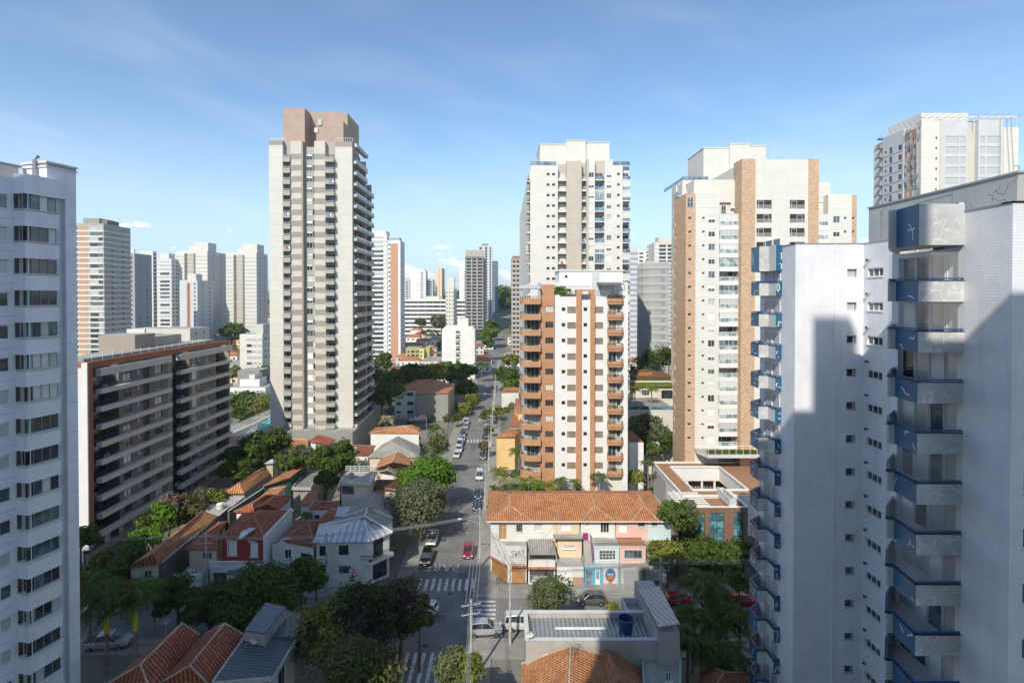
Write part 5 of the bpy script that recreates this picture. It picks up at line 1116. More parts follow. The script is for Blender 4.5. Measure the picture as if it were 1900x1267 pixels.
# ================================================================== FAR TOWERS
def far_tower(label, cat, px0, px1, ytop, ybase, Y, m, bands, wins, pxs=None, roof=(), group=None, name='apartment_tower', step=None, pitch=2.9, wm='glass', east_wins=True):
    """box tower; bands: (material, z0, z1) per floor; wins: list of (fraction, width, z, height, material)"""
    fr = front(Y); x0, x1 = X_(px0, Y, 500), X_(px1, Y, 500); zt = Z_(ytop, Y); zb = max(terrain((x0 + x1) / 2, Y) - 1, Z_(ybase, Y) - 1) if ybase else terrain((x0 + x1) / 2, Y) - 1
    t = T(name, label, cat, ((x0 + x1) / 2, Y + 5, zb), group)
    dep = 16
    if pxs:
        X1 = x1 if x1 < 0 else x0; dep = abs(X1) * 1000 / abs(pxs - CX) - Y; dep = max(4, min(60, dep))
    mb = MB(); mb.box(fr, x0, x1, -dep, 0, zb, zt, m, 'roofslab'); 
    for (a, b, yt, d0, d1, mm) in roof: mb.box(fr, X_(a, Y, 500), X_(b, Y, 500), -d1, -d0, zt - .1, Z_(yt, Y), mm, 'roofslab')
    t.part('wall', mb); nf = int((zt - zb - 2) / pitch); sf = eastw(x1) if x1 < 0 else westw(x0)
    for i in range(nf):
        z = zt - 2.0 - (i + 1) * pitch + 1.0
        for (bm, a, b, *side) in bands:
            k = ('bd', round(x1 - x0), bm, a, b); 
            if k not in CACHE: b_ = MB(); b_.box(LOCAL, -(x1 - x0) / 2 + .05, (x1 - x0) / 2 - .05, 0, .25, 0, b - a, bm); CACHE[k] = b_.mesh('floor_band')
            t.win(fr, (x0 + x1) / 2, z + a, 0, CACHE[k], 'floor_band')
        for (f, w_, zo, h, gm) in wins:
            g_ = gm or R.choice(['glass', 'glass_b', 'glass_c', 'glass']); 
            t.win(fr, x0 + (x1 - x0) * f, z + zo, .06 if not bands else .06, farwin(w_, h, g_, .02 if gm else .02))
        if bands and pxs:
            bm, a, b = bands[0][:3]; k = ('sb', round(dep, 1), bm, a, b)
            if k not in CACHE: b_ = MB(); b_.box(LOCAL, -dep / 2, dep / 2, 0, .2, 0, b - a, bm); CACHE[k] = b_.mesh('floor_band')
            uu = (Y + dep / 2) if x1 < 0 else -(Y + dep / 2); t.win(sf, uu, z + a, 0, CACHE[k], 'side_band')
        if east_wins:
            for f in (.3, .7):
                uu = (Y + dep * f) if x1 < 0 else -(Y + dep * f); t.win(sf, uu, z + .8, .02, farwin(1.4, 1.2, R.choice(['glass', 'glass_b'])))
    t.finish(); return t
G_ = 'far apartment towers on the skyline'
far_tower('orange and grey banded far tower beside the tiled tower at left', 'apartment building', 137, 193, 415, None, 291, 'greybeige', [('offwhite', -.55, .35)], [(.32, 4.2, .36, 1.95, 'salmon'), (.68, 4.5, .36, 1.95, None), (.05, 2.5, .36, 1.95, 'glass_b'), (.9, 2.2, .5, 1.6, None)], 243, [(150, 180, 404, 2, 14, 'graywall'), (180, 192, 407, 3, 12, 'taupe_dark')], G_)
far_tower('pale slim tower with a trellis top behind the orange banded one', 'apartment building', 215, 250, 470, None, 330, 'far_grey', [], [(.8, 1.5, .6, 1.2, 'glass')], None, [(218, 249, 462, 0, 1, 'white')], G_)
far_tower('white tower with louvred windows, left one of the skyline row', 'apartment building', 258, 284, 466, 640, 400, 'offwhite', [], [], 291, [], G_)
far_tower('white balconied wing beside the plain white slab on the skyline', 'apartment building', 291, 318, 480, 640, 402, 'far_white', [('white', -.5, .45)], [(.55, 7, .46, 1.6, None)], 332, [(296, 312, 470, 1, 8, 'offwhite')], G_)
far_tower('slender sunlit tower edge left of the plain white slab', 'apartment building', 251, 257, 505, 640, 420, 'offwhite', [('far_grey', -.2, .2)], [(.5, .8, .8, 1, 'glass')], None, [], G_)
for (lb, p0, dx, yt) in (('white paired tower with a tall roof box, middle of the skyline row', 328, 0, 466), ('white paired tower with a roof box, next to the tall cream tower', 419, 90, 469)):
    far_tower(lb, 'apartment building', p0, p0 + 57, yt, 620, 410, 'offwhite', [('far_grey', -.08, .0)], [(.30, 2.2, -.6, 2.7, 'taupe_dark'), (.40, 7.0, -.3, 2.5, 'beige'), (.58, 1.5, -.6, 2.7, 'taupe_dark')], p0 + 92 if dx == 0 else p0 + 78, [(p0 + 21, p0 + 32, yt - 9, 1, 9, 'offwhite'), (p0 + 32, p0 + 58, yt - 16, 0.3, 12, 'offwhite')], G_)
far_tower('small blue grey tower with a brown stripe in front of the white pair', 'apartment building', 333, 366, 520, 640, 385, 'far_white', [], [(.5, 2.6, -1, 3, 'salmon'), (.5, .8, -1, 3, 'black'), (.85, 1.2, .8, 1.1, 'glass')], 398, [(346, 362, 508, 1, 9, 'offwhite')], G_)
far_tower('cream office block behind the dark slab roof', 'apartment building', 268, 352, 610, None, 240, 'lightbeige', [], [(.3, 4, .8, 1.0, 'glass')], None, [(234, 270, 636, 0, 14, 'offwhite')], None)
far_tower('small white eight storey block left of the tall cream tower', 'apartment building', 444, 486, 620, None, 262, 'offwhite', [], [(.42, 2.4, .6, 1.3, None), (.65, 2.0, .6, 1.3, 'glass_c'), (.88, 2.0, .6, 1.3, 'glass_c')], 505, [(472, 486, 602, 1, 10, 'lightbeige')], None)
far_tower('white tower with green glass balconies right of the tall cream tower', 'apartment building', 688, 718, 434, None, 343, 'white', [('white', -.6, .55)], [(.42, 7.4, .56, 1.7, None)], 722, [(692, 716, 428, 1, 12, 'white')], G_)
far_tower('slim white and salmon tower right of the green glass one', 'apartment building', 719, 743, 446, None, 343, 'white', [], [(.52, 4.8, -1.1, 2.92, 'salmon'), (.14, 1.2, .7, .9, 'glass')], 751, [(721, 741, 441, 1, 8, 'far_grey')], G_)
# salmon panel must not cover its own windows: small windows proud of it
far_tower('grey concrete frame tower under construction in the distance', 'apartment building', 863, 897, 476, None, 460, 'concrete_dark', [('concrete', -.3, .3)], [(.2, 3.4, .9, 1.4, 'black'), (.5, 3.4, .9, 1.4, 'black'), (.8, 3.4, .9, 1.4, 'black'), (.35, .8, -.9, 2.9, 'concrete'), (.65, .8, -.9, 2.9, 'concrete')], 905, [(864, 896, 464, 0, 12, 'concrete')], G_)
far_tower('white tower with black grid windows behind the concrete frame', 'apartment building', 885, 913, 456, None, 560, 'far_white', [], [(.25, 2.6, .2, 2.2, 'glass'), (.6, 2.6, .2, 2.2, 'glass'), (.88, 1.6, .2, 2.2, 'glass')], None, [(894, 906, 452, 0, 5, 'graywall')], G_)
far_tower('slate blue slim tower at the right of the concrete frame', 'apartment building', 913, 924, 484, None, 620, 'far_slate', [], [], None, [], G_)
far_tower('plain white tower left of the concrete frame', 'apartment building', 852, 865, 500, None, 600, 'white', [], [(.8, 1.6, .8, 1, 'glass')], None, [], G_)
far_tower('white stepped slab with blank walls on the horizon', 'apartment building', 761, 790, 502, None, 640, 'white', [], [(.75, 3, .6, 1.3, 'glass_b')], None, [(773, 788, 499, 0, 8, 'white')], G_)
far_tower('grey and white block left of the blank stepped slab', 'apartment building', 750, 760, 519, None, 640, 'pale_grey', [], [(.5, 3, .6, 1.3, 'glass')], None, [], G_)
far_tower('white gridded block right of the blank stepped slab', 'apartment building', 789, 803, 519, None, 650, 'far_white', [], [(.3, 2.4, .6, 1.5, 'glass'), (.75, 2.4, .6, 1.5, 'glass')], None, [], G_)
far_tower('peach coloured slim tower on the horizon', 'apartment building', 808, 820, 497, None, 660, 'peach', [], [(.6, 1.2, .6, 1.5, 'brownbox')], 825, [], G_)
far_tower('slim cream tower with tiny windows before the long school', 'apartment building', 827, 842, 536, None, 400, 'offwhite', [], [(.15, .8, .8, .9, 'glass'), (.5, .8, .8, .9, 'glass'), (.9, .8, .8, .9, 'glass')], 848, [(829, 843, 515, 0, 6, 'offwhite')], G_)
far_tower('brown tower under construction just left of the white tower', 'apartment building', 949, 966, 478, None, 330, 'taupe', [('lightbeige', -.3, .35)], [(.3, 1.2, .8, 1.3, 'black'), (.7, 1.2, .8, 1.3, 'black')], None, [(951, 966, 475, 0, 4, 'terracotta')], G_)
far_tower('white ribbed tower just right of the white balconied tower', 'apartment building', 1169, 1184, 458, None, 300, 'far_white', [('far_grey', -.2, .9)], [], None, [], G_)
far_tower('white far tower with dark window rows between two towers', 'apartment building', 1184, 1198, 464, None, 420, 'white', [], [(.4, 3, .6, 1.3, 'glass')], None, [], G_)
far_tower('cream far tower with rounded roof above the netted block', 'apartment building', 1196, 1214, 462, None, 430, 'cream', [], [(.3, 1.4, .6, 1.3, 'glass_b'), (.7, 1.4, .6, 1.3, 'glass_b')], None, [(1205, 1214, 455, 0, 8, 'cream')], G_)
far_tower('far tower with glazed balconies behind the tan brick tower', 'apartment building', 1214, 1252, 450, None, 400, 'cream', [('white', -.5, .3)], [(.4, 5, .4, 1.9, 'glass'), (.75, 3, .4, 1.9, 'glass')], None, [(1222, 1250, 440, 0, 10, 'cream')], G_)
# ---- long white school
def school():
    Y = 470.0; fr = front(Y); x0, x1 = X_(748, Y, 560), X_(872, Y, 560); zt = Z_(556, Y); zb = terrain(-60, Y) - 1
    t = T('school_building', 'long white horizontal building with dark window strips in the distance', 'school building', ((x0 + x1) / 2, Y + 8, zb))
    mb = MB(); mb.box(fr, x0, x1, -14, 0, zb, zt, 'far_grey', 'roofslab'); t.part('wall', mb)
    k = 0; z = zt - 1.5
    while z > zb: 
        b = MB(); b.box(fr, x0, x1, 0, 1.2, z, z + 1.9, 'white'); t.part('floor_band', b)
        for j in range(9): uu = x0 + (x1 - x0) * (j + .5) / 9; t.win(fr, uu, z - 1.8, .04, farwin((x1 - x0) / 9 - .6, 1.6, 'glass'))
        z -= 3.6
    b = MB(); b.box(fr, X_(790, Y), X_(815, Y), -10, -2, zt - .2, zt + 3, 'offwhite'); t.part('rooftop_block', b); t.finish()
school()
# ---- ten storey white block with a balcony column
def white_block():
    Y = 272.0; fr = front(Y); X = lambda p: X_(p, Y, 640)
    t = T('apartment_block', 'blank white apartment block with chamfered top and one column of green shaded balconies', 'apartment building', (X(850), Y + 6, 0))
    zs = Z_(613, Y); zt = Z_(606, Y); x0, x1 = X(820), X(881)
    mb = MB(); pr = [(x0, 0), (x1, 0), (x1, zs), (x1 - 1.4, zt), (x0 + 1.4, zt), (x0, zs)]
    mb.face([fr.P(u, 0, z) for u, z in pr], 'white'); mb.face([fr.P(u, -14, z) for u, z in pr[::-1]], 'white')
    for (a, b) in zip(pr, pr[1:] + pr[:1]): mb.face([fr.P(a[0], 0, a[1]), fr.P(a[0], -14, a[1]), fr.P(b[0], -14, b[1]), fr.P(b[0], 0, b[1])], 'white')
    mb.box(fr, X(848), X(868), -10, -3, zt - .1, Z_(591, Y), 'offwhite', 'roofslab'); t.part('wall', mb)
    for i in range(9):
        z = zs - 2.2 - i * 2.95; b = MB(); b.box(fr, X(845.5), X(853), .0, .8, z, z + .9, 'offwhite'); b.box(fr, X(846), X(852.5), .3, .7, z + .9, z + 2.0, 'greenwall'); t.part('balcony', b)
    t.finish()
white_block()
# ================================================================== HOUSES
def roof_faces(E, Rg, kind):
    if kind == 'flat': return [E]
    if kind == 'shed': return [E]
    if kind == 'hip1': return [[E[0], E[1], Rg[0]], [E[1], E[2], Rg[0]], [E[2], E[3], Rg[0]], [E[3], E[0], Rg[0]]]
    return [[E[0], E[1], Rg[0]], [E[1], E[2], Rg[1], Rg[0]], [E[2], E[3], Rg[1]], [E[3], E[0], Rg[0], Rg[1]]]
def solid_faces(polys, th, m, edge=None):
    """tiled slopes given thickness"""
    mb = MB()
    cnt = {}
    for p in polys:
        p = [Vector(q) for q in p]; n = (p[1] - p[0]).cross(p[2] - p[0])
        if n.z < 0: p = p[::-1]
        mb.face(p, m); lo = [q - Vector((0, 0, th)) for q in p]; mb.face(lo[::-1], edge or m)
        for i in range(len(p)):
            a, b = p[i], p[(i + 1) % len(p)]; mb.face([a, lo[i], lo[(i + 1) % len(p)], b], edge or m)
    return mb
def house(name, label, E, ze, Rg=None, zr=None, kind='hip', roof='roof_red', wall='white', cat='house', wins=(), inset=.35, zb=0, caps=True, capm='ridge', gable=False, parapet=None, group=None, doors=(), th=.16):
    """E: four eave corners in the order front left, front right, back right, back left, each (crop, x, y) or a point"""
    def pt(q, z):
        if isinstance(q, Vector): return q
        if len(q) == 3 and isinstance(q[0], str): return Wc(q[0], q[1], q[2], z)
        return Vector((q[0], q[1], z))
    ze_ = ze if isinstance(ze, (list, tuple)) else [ze] * 4
    Ep = [pt(q, z) for q, z in zip(E, ze_)]; Rp = [pt(q, zr) for q in (Rg or [])]
    cen = sum(Ep, Vector()) / len(Ep); t = T(name, label, cat, (cen.x, cen.y, zb), group)
    t.part('roof', solid_faces(roof_faces(Ep, Rp, kind), th, roof))
    ins = []
    for p in Ep:
        d = Vector((cen.x - p.x, cen.y - p.y, 0)); L = d.length; q = p + d * (inset * 1.4 / max(L, 1)); ins.append(q)
    w_ = MB(); n = len(ins)
    hol = {}
    for k, (side, px0, py0, px1, py1, cr, gl, *o) in enumerate(wins):
        a, b = ins[side], ins[(side + 1) % n]; fr = Fr(a.x, a.y, b.x - a.x, b.y - a.y)
        p0, p1 = c(cr, px0, py0), c(cr, px1, py1); u0, z1 = hit(*p0, (a.x, a.y), (b.x, b.y)); u1, z0 = hit(*p1, (a.x, a.y), (b.x, b.y))
        if u1 < u0: u0, u1 = u1, u0
        L = math.hypot(b.x - a.x, b.y - a.y); u0 = max(.15, u0); u1 = min(L - .15, u1)
        if u1 - u0 < .25 or z1 - z0 < .2: continue
        op = dict(o[0]) if o else {}; nm = op.pop('name', 'window')
        hol.setdefault(side, []).append((u0, u1, z0, z1)); t.win(fr, (u0 + u1) / 2, z0, -.1, window(u1 - u0, z1 - z0, gl, **op), nm)
    for i in range(n):
        a, b = ins[i], ins[(i + 1) % n]; fr = Fr(a.x, a.y, b.x - a.x, b.y - a.y); L = math.hypot(b.x - a.x, b.y - a.y); zt = min(a.z, b.z) - .02
        w_.wall(fr, 0, L, 0, zb, zt, hol.get(i, []), wall, .12)
        if abs(a.z - b.z) > .05: hi = a if a.z > b.z else b; w_.face([(a.x, a.y, zt), (b.x, b.y, zt), (hi.x, hi.y, hi.z - .02)] if hi is b else [(a.x, a.y, zt), (b.x, b.y, zt), (a.x, a.y, a.z - .02)], wall)
    t.part('wall', w_)
    if caps and Rp:
        cp = MB(); rr = .1
        if kind == 'hip1': segs = [(e, Rp[0]) for e in Ep]
        else: segs = [(Rp[0], Rp[1]), (Ep[0], Rp[0]), (Ep[1], Rp[0]), (Ep[2], Rp[1]), (Ep[3], Rp[1])]
        for a, b in segs: cp.tube([a, a.lerp(b, .5), b], rr, capm, 5)
        t.part('ridge_cap', cp)
    if parapet:
        pp = MB(); pm, ph = parapet
        for i in range(n):
            a, b = Ep[i], Ep[(i + 1) % n]; f = Fr(a.x, a.y, b.x - a.x, b.y - a.y); L = math.hypot(b.x - a.x, b.y - a.y); pp.box(f, 0, L, -.18, .02, a.z - .3, a.z + ph, pm)
        t.part('parapet', pp)
    return t
def V(*a): return Vector(a)
dk = {'frame': 'frame_d', 'sill': False}
# ---- left of the street, from the corner going back
t = house('corner_house', 'two storey corner house with silver corrugated roof and white walls', [('h', 880, 1200), ('h', 1385, 1192), ('h', 1600, 1110), ('h', 935, 1040)], 6.6, [('h', 1345, 962), ('h', 1340, 968)], 8.4, 'hip', 'silver', 'white_old', capm='white_paint',
          wins=[(0, 1105, 535, 1172, 622, 'a', 'glass', dk), (0, 1275, 530, 1362, 615, 'a', 'glass', dk), (0, 1105, 698, 1175, 780, 'a', 'glass', dk), (0, 1278, 710, 1384, 775, 'a', 'glass_b', dk),
                (1, 1580, 490, 1670, 618, 'a', 'glass', dk), (1, 1575, 670, 1700, 790, 'a', 'glass', dk)])
g1 = lambda x, y, z: Wc('a', x, y, z)
bal = MB(); A, B, C_ = g1(1450, 672, 3.6), g1(1560, 680, 3.6), g1(1760, 590, 3.6)
for p, q in ((A, B), (B, C_)):
    f = Fr(p.x, p.y, q.x - p.x, q.y - p.y); L = math.hypot(q.x - p.x, q.y - p.y); bal.box(f, 0, L, -1.2, 0, 3.1, 3.6, 'white_old')
t.part('balcony', bal)
rl = MB()
for p, q in ((A, B), (B, C_)):
    f = Fr(p.x, p.y, q.x - p.x, q.y - p.y); L = math.hypot(q.x - p.x, q.y - p.y); rl.box(f, 0, L, -.05, 0, 4.45, 4.5, 'rail_d')
    for k in range(int(L / .16)): rl.box(f, k * .16, k * .16 + .02, -.04, -.02, 3.6, 4.45, 'rail_d')
t.part('railing', rl)
t.finish()
yw = min(Wc('h', 880, 1200, 6.6).y, Wc('h', 1385, 1192, 6.6).y) + .1; fe_ = front(yw)
def emb(mb, px, py, r, m, d, n=16, a0=0, a1=6.283, sc=1): u_, z_ = hit(px, py, (0, yw), (1, yw)); mb.face([fe_.P(u_ + r * math.cos(a0 + (a1 - a0) * k / n), d, z_ + sc * r * math.sin(a0 + (a1 - a0) * k / n)) for k in range(n + (a1 < 6))], m)
plain('emb_red', (.5, .03, .03), .6); plain('emb_green', (.02, .30, .10), .6)
b = MB(); u_, z_ = hit(657, 1066, (0, yw), (1, yw)); b.box(fe_, u_ - .75, u_ + .5, -.05, .02, z_ - 1.15, z_ + .75, 'white_old')
emb(b, 657, 1065, .4, 'emb_red', .03); emb(b, 658, 1064.5, .2, 'white_paint', .04); u2, z2 = hit(656, 1058, (0, yw), (1, yw)); b.face([fe_.P(u2 - .14, .03, z2), fe_.P(u2 + .2, .03, z2 - .1), fe_.P(u2 - .1, .03, z2 + .45)], 'emb_red')
emb(b, 653, 1073, .42, 'emb_green', .05, 12, 0, 3.14159, .9); u3, z3 = hit(654, 1076, (0, yw), (1, yw)); b.face([fe_.P(u3 - .6, .055, z3 - .1), fe_.P(u3 + .55, .055, z3 - .1), fe_.P(u3 + .3, .055, z3 + .12), fe_.P(u3 - .25, .055, z3 + .16)], 'black')
solo('wall_emblem', 'red ring and green arc emblem board on the white corner house wall', 'sign', b, fe_.P(u_, 0, z_))
house('corner_house_wing', 'fibre cement gabled wing behind the corner house with white ridge cap', [('h', 940, 1045), ('h', 1600, 1105), ('h', 1600, 975), ('h', 1150, 965)], 6.7, [('h', 1352, 960), ('h', 1372, 888)], 8.7, 'hip', 'fibre', 'beigewall', capm='white_paint').finish()
house('gabled_house', 'grey gabled house with pale ridges beside the olive street tree', [('h', 1165, 975), ('h', 1590, 965), ('h', 1600, 830), ('h', 1245, 835)], 6.6, [('h', 1378, 885), ('h', 1440, 745)], 8.8, 'hip', 'fibre', 'white', capm='ridge_pale').finish()
t = house('terrace_house', 'beige house with a flat roof terrace and white railing above the grey gables', [('h', 1115, 655), ('h', 1400, 672), ('h', 1462, 565), ('h', 1200, 560)], 8.6, None, None, 'flat', 'roofslab', 'beigewall', wins=[(0, 1130, 685, 1250, 768, 'h', 'glass_b', {'frame': 'frame_d', 'cols': 3})], parapet=('beigewall', .12))
rl = MB(); P3 = [Wc('h', 1178, 560, 8.8), Wc('h', 1462, 560, 8.8), Wc('h', 1400, 668, 8.8)]
for zz in (.35, .7, 1.05):
    rl.tube([P3[0] + V(0, 0, zz), P3[1] + V(0, 0, zz)], .04, 'rail_w', 5); rl.tube([P3[1] + V(0, 0, zz), P3[2] + V(0, 0, zz)], .04, 'rail_w', 5)
for k in range(8): p = P3[0].lerp(P3[1], k / 7); rl.tube([p, p + V(0, 0, 1.05)], .04, 'rail_w', 5)
t.part('terrace_railing', rl); t.finish()
house('garage_annex', 'beige annex with brown flat roof between terrace house and street trees', [('h', 1400, 700), ('h', 1645, 740), ('h', 1650, 630), ('h', 1455, 630)], 6.4, None, None, 'flat', 'roof_brown', 'beigewall', wins=[(0, 1520, 702, 1635, 740, 'h', 'frame_g', {'frame': 'frame_d'})]).finish()
house('grey_roof_house', 'house with weathered dark grey gable roof and pale end wall', [('h', 1375, 430), ('h', 1850, 430), ('h', 1850, 330), ('h', 1500, 320)], 6.8, [('h', 1592, 292), ('h', 1650, 240)], 9.2, 'hip', 'fibre', 'beigewall', capm='ridge_pale').finish()
house('orange_gable_house', 'narrow house with bright orange corrugated tiles above the green tree', [('h', 1440, 530), ('h', 1760, 500), ('h', 1760, 420), ('h', 1500, 440)], 6.4, [('h', 1600, 470), ('h', 1640, 385)], 8.2, 'hip', 'roof_bright', 'beigewall', capm='ridge_pale').finish()
house('grey_shed', 'small grey roofed shed with white wall beside the bright green tree', [('h', 1480, 560), ('h', 1640, 590), ('h', 1640, 505), ('h', 1530, 500)], 5.6, [('h', 1560, 545), ('h', 1580, 480)], 6.8, 'hip', 'fibre', 'white', capm='ridge_pale').finish()
house('long_white_house', 'long white walled house with orange tile roof below the grey blank wall', [('h', 1385, 210), ('h', 1852, 215), ('h', 1852, 170), ('h', 1440, 165)], 6.3, [('h', 1700, 150), ('h', 1780, 140)], 7.8, 'hip', 'roof_orange', 'white', capm='ridge_pale').finish()
house('red_flat_house', 'low house with dark red tile roof and white tank wall in mid block', [('h', 1195, 405), ('h', 1385, 410), ('h', 1450, 320), ('h', 1205, 315)], [5.4, 5.4, 6.2, 6.2], None, None, 'shed', 'roof_brown', 'white').finish()
house('lean_to_house', 'small house with tall white side wall and dark red lean to roof', [('h', 845, 280), ('h', 1010, 330), ('h', 1088, 270), ('h', 935, 218)], [8.4, 7.0, 7.0, 8.4], None, None, 'shed', 'roof_red', 'white', wins=[(1, 1035, 320, 1060, 350, 'h', 'glass', dk)]).finish()
house('orange_hip_house', 'small house with sunlit orange roof next to the tall white side wall', [('h', 655, 350), ('h', 838, 352), ('h', 838, 262), ('h', 690, 258)], [4.6, 4.6, 6.0, 6.0], None, None, 'shed', 'roof_orange', 'white', wins=[(0, 790, 365, 815, 390, 'h', 'glass', dk)]).finish()
house('curved_roof_house', 'long narrow house with curved sunlit orange roof and dark green side wall', [('h', 420, 690), ('h', 680, 604), ('h', 840, 484), ('h', 836, 432)], [6.0, 6.6, 6.6, 7.0], None, None, 'shed', 'roof_orange', 'greenwall', th=.25).finish()
house('green_wall_house', 'flat dark roofed building in the shade beside the dark green wall', [('h', 690, 712), ('h', 862, 715), ('h', 960, 535), ('h', 850, 520)], 4.6, None, None, 'flat', 'concrete_dark', 'graywall', wins=[(0, 755, 720, 800, 755, 'h', 'glass_c', dk)], parapet=('concrete', .3)).finish()
house('long_orange_house', 'long narrow house with orange gable roof beside the dark slab garden', [('h', 60, 752), ('h', 258, 752), ('h', 520, 565), ('h', 340, 575)], 5.0, [('h', 214, 660), ('h', 442, 520)], 6.6, 'hip', 'roof_bright', 'concrete').finish()
house('water_tower_room', 'ochre and white rooftop room behind the long orange roof', [('h', 440, 485), ('h', 520, 480), ('h', 580, 440), ('h', 500, 450)], 7.4, None, None, 'flat', 'translucent', 'beigewall').finish()
house('terracotta_box', 'small flat terracotta roofed outbuilding among the dark trees', [('h', 415, 418), ('h', 575, 415), ('h', 585, 380), ('h', 425, 380)], 5.0, None, None, 'flat', 'terracotta', 'brownbox').finish()
house('back_hip_house', 'dark red hipped roof house behind the red fronted house', [('h', 350, 890), ('h', 575, 905), ('h', 700, 772), ('h', 545, 765)], 6.2, [('h', 470, 850), ('h', 510, 800)], 7.6, 'hip', 'roof_red', 'white').finish()
house('side_roof_house', 'long red roofed wing running along the old stone boundary wall', [('h', 165, 920), ('h', 345, 925), ('h', 560, 770), ('h', 400, 790)], 5.6, [('h', 330, 850), ('h', 450, 770)], 6.8, 'hip', 'roof_red', 'white').finish()
house('back_orange_wing', 'sunlit orange sloping roof wing beside the dark green wall', [('h', 385, 800), ('h', 560, 765), ('h', 650, 680), ('h', 500, 705)], [5.6, 5.6, 6.2, 6.2], None, None, 'shed', 'roof_orange', 'white').finish()
house('party_wall_house', 'narrow roof of orange tiles between two white party walls', [('h', 750, 852), ('h', 836, 852), ('h', 945, 740), ('h', 850, 735)], [5.0, 5.0, 6.0, 6.0], None, None, 'shed', 'roof_orange', 'white').finish()
house('courtyard_house', 'red tiled house at the back of the small shaded courtyard', [('h', 845, 900), ('h', 1105, 895), ('h', 1105, 822), ('h', 900, 820)], [5.0, 5.0, 6.0, 6.0], None, None, 'shed', 'roof_red', 'white', wins=[(0, 890, 950, 940, 990, 'h', 'glass', dk)]).finish()
house('courtyard_wing', 'sloping red tiled wing with roof lights beside the courtyard palm', [('h', 900, 1030), ('h', 1075, 1030), ('h', 1110, 885), ('h', 1050, 880)], [5.0, 5.0, 6.0, 6.0], None, None, 'shed', 'roof_red', 'white').finish()
# glass lean-to
b = MB(); q = [Wc('h', x, y, z) for x, y, z in ((1080, 965, 6.2), (1155, 965, 6.2), (1240, 870, 6.6), (1110, 875, 6.6))]; b = solid_faces([q], .06, 'translucent')
for p in q: b.tube([p - V(0, 0, 6), p], .06, 'rail_w', 5)
solo('glass_lean_to', 'translucent lean to roof on white posts between the houses', 'canopy', b, tuple(q[0] - V(0, 0, q[0].z)))
# ---- red fronted house
t = house('red_house', 'red fronted townhouse with white shutters and balustraded terrace', [('h', 30, 1165), ('h', 450, 1172), ('h', 690, 915), ('h', 240, 937)], 6.7, [('h', 345, 962), ('h', 455, 912)], 8.7, 'hip', 'roof_red', 'redwall',
          wins=[(0, 302, 492, 374, 620, 'a', 'shutter_w', {'name': 'shutter_window'}), (0, 494, 502, 564, 632, 'a', 'shutter_w', {'name': 'shutter_window'})])
E0, E1 = Wc('h', 30, 1165, 6.7), Wc('h', 450, 1172, 6.7); yf = E0.y + .4
tr = MB()
fr = front(yf); x0, x1 = E0.x + .6, E1.x + .6
for (a, b_) in ((302, 374), (494, 564)):
    u0, z1 = hit(*c('a', a, 492 if a < 400 else 502), (0, yf), (1, yf)); u1, z0 = hit(*c('a', b_, 622), (0, yf), (1, yf))
    tr.box(fr, u0 - .12, u0 - .0, .0, .12, z0 - .1, z1 + .1, 'white_paint'); tr.box(fr, u1 + .0, u1 + .12, .0, .12, z0 - .1, z1 + .1, 'white_paint'); tr.box(fr, u0 - .25, u1 + .25, 0, .2, z1 + .1, z1 + .3, 'white_paint'); tr.box(fr, (u0 + u1) / 2 - .15, (u0 + u1) / 2 + .15, 0, .3, z1 + .3, z1 + .5, 'concrete_dark')
t.part('window_surround', tr)
lo = MB(); f2 = front(yf - 1.9); hs = [(hit(*c('a', 168, 790), (0, yf - 1.9), (1, yf - 1.9))[0], hit(*c('a', 288, 790), (0, yf - 1.9), (1, yf - 1.9))[0], 0.1, 2.5)]
xl = hit(*c('a', 136, 800), (0, yf - 1.9), (1, yf - 1.9))[0]
lo.wall(f2, xl, x1, 0, 0, 3.3, hs, 'white', .25, -1.85); t.part('lower_front', lo)
t.win(f2, (hs[0][0] + hs[0][1]) / 2, .1, -.2, window(hs[0][1] - hs[0][0], 2.4, 'glass_b', 'frame_d', 3, 2, .06, sill=False), 'garage_gate')
bl = MB(); bl.box(f2, xl, x1, -.2, .05, 3.3, 3.42, 'white')
u = xl + .1
while u < x1 - .3:
    seg = int((u - xl) / 1.6) % 3
    if seg == 0: bl.box(f2, u, u + 1.5, -.15, 0, 3.42, 4.0, 'white'); u += 1.6
    else: bl.box(f2, u, u + .09, -.13, -.03, 3.42, 4.0, 'white_old'); u += .2
bl.box(f2, xl, x1, -.2, .05, 4.0, 4.1, 'white'); t.part('balustrade', bl)
aw = MB(); a0 = hit(*c('a', 270, 750), (0, yf - 3), (1, yf - 3))[0]; aw.box(f2, a0, a0 + 4.2, .01, 1.1, 2.75, 2.88, 'metal_dark'); t.part('door_awning', aw)
pw = MB(); f = Fr(E1.x - .1, E1.y, Wc('h', 690, 915, 6.7).x - E1.x, Wc('h', 690, 915, 6.7).y - E1.y)
Lw = math.hypot(Wc('h', 690, 915, 6.7).x - E1.x, Wc('h', 690, 915, 6.7).y - E1.y); pw.box(f, -.25, Lw, -.12, .14, 0, 7.15, 'white'); pw.box(f, -.27, Lw + .02, -.16, .18, 7.15, 7.22, 'white_old'); t.part('party_wall', pw)
pc = solid_faces([[Wc('h', x, y, 7.7) for x, y in ((205, 1165), (235, 1100), (385, 1030), (398, 1048), (290, 1120), (232, 1165))]], .04, 'silver'); t.part('metal_patch', pc)
lf = MB(); f3 = Fr(E0.x - .0, yf, -1, -1.9); t.finish()
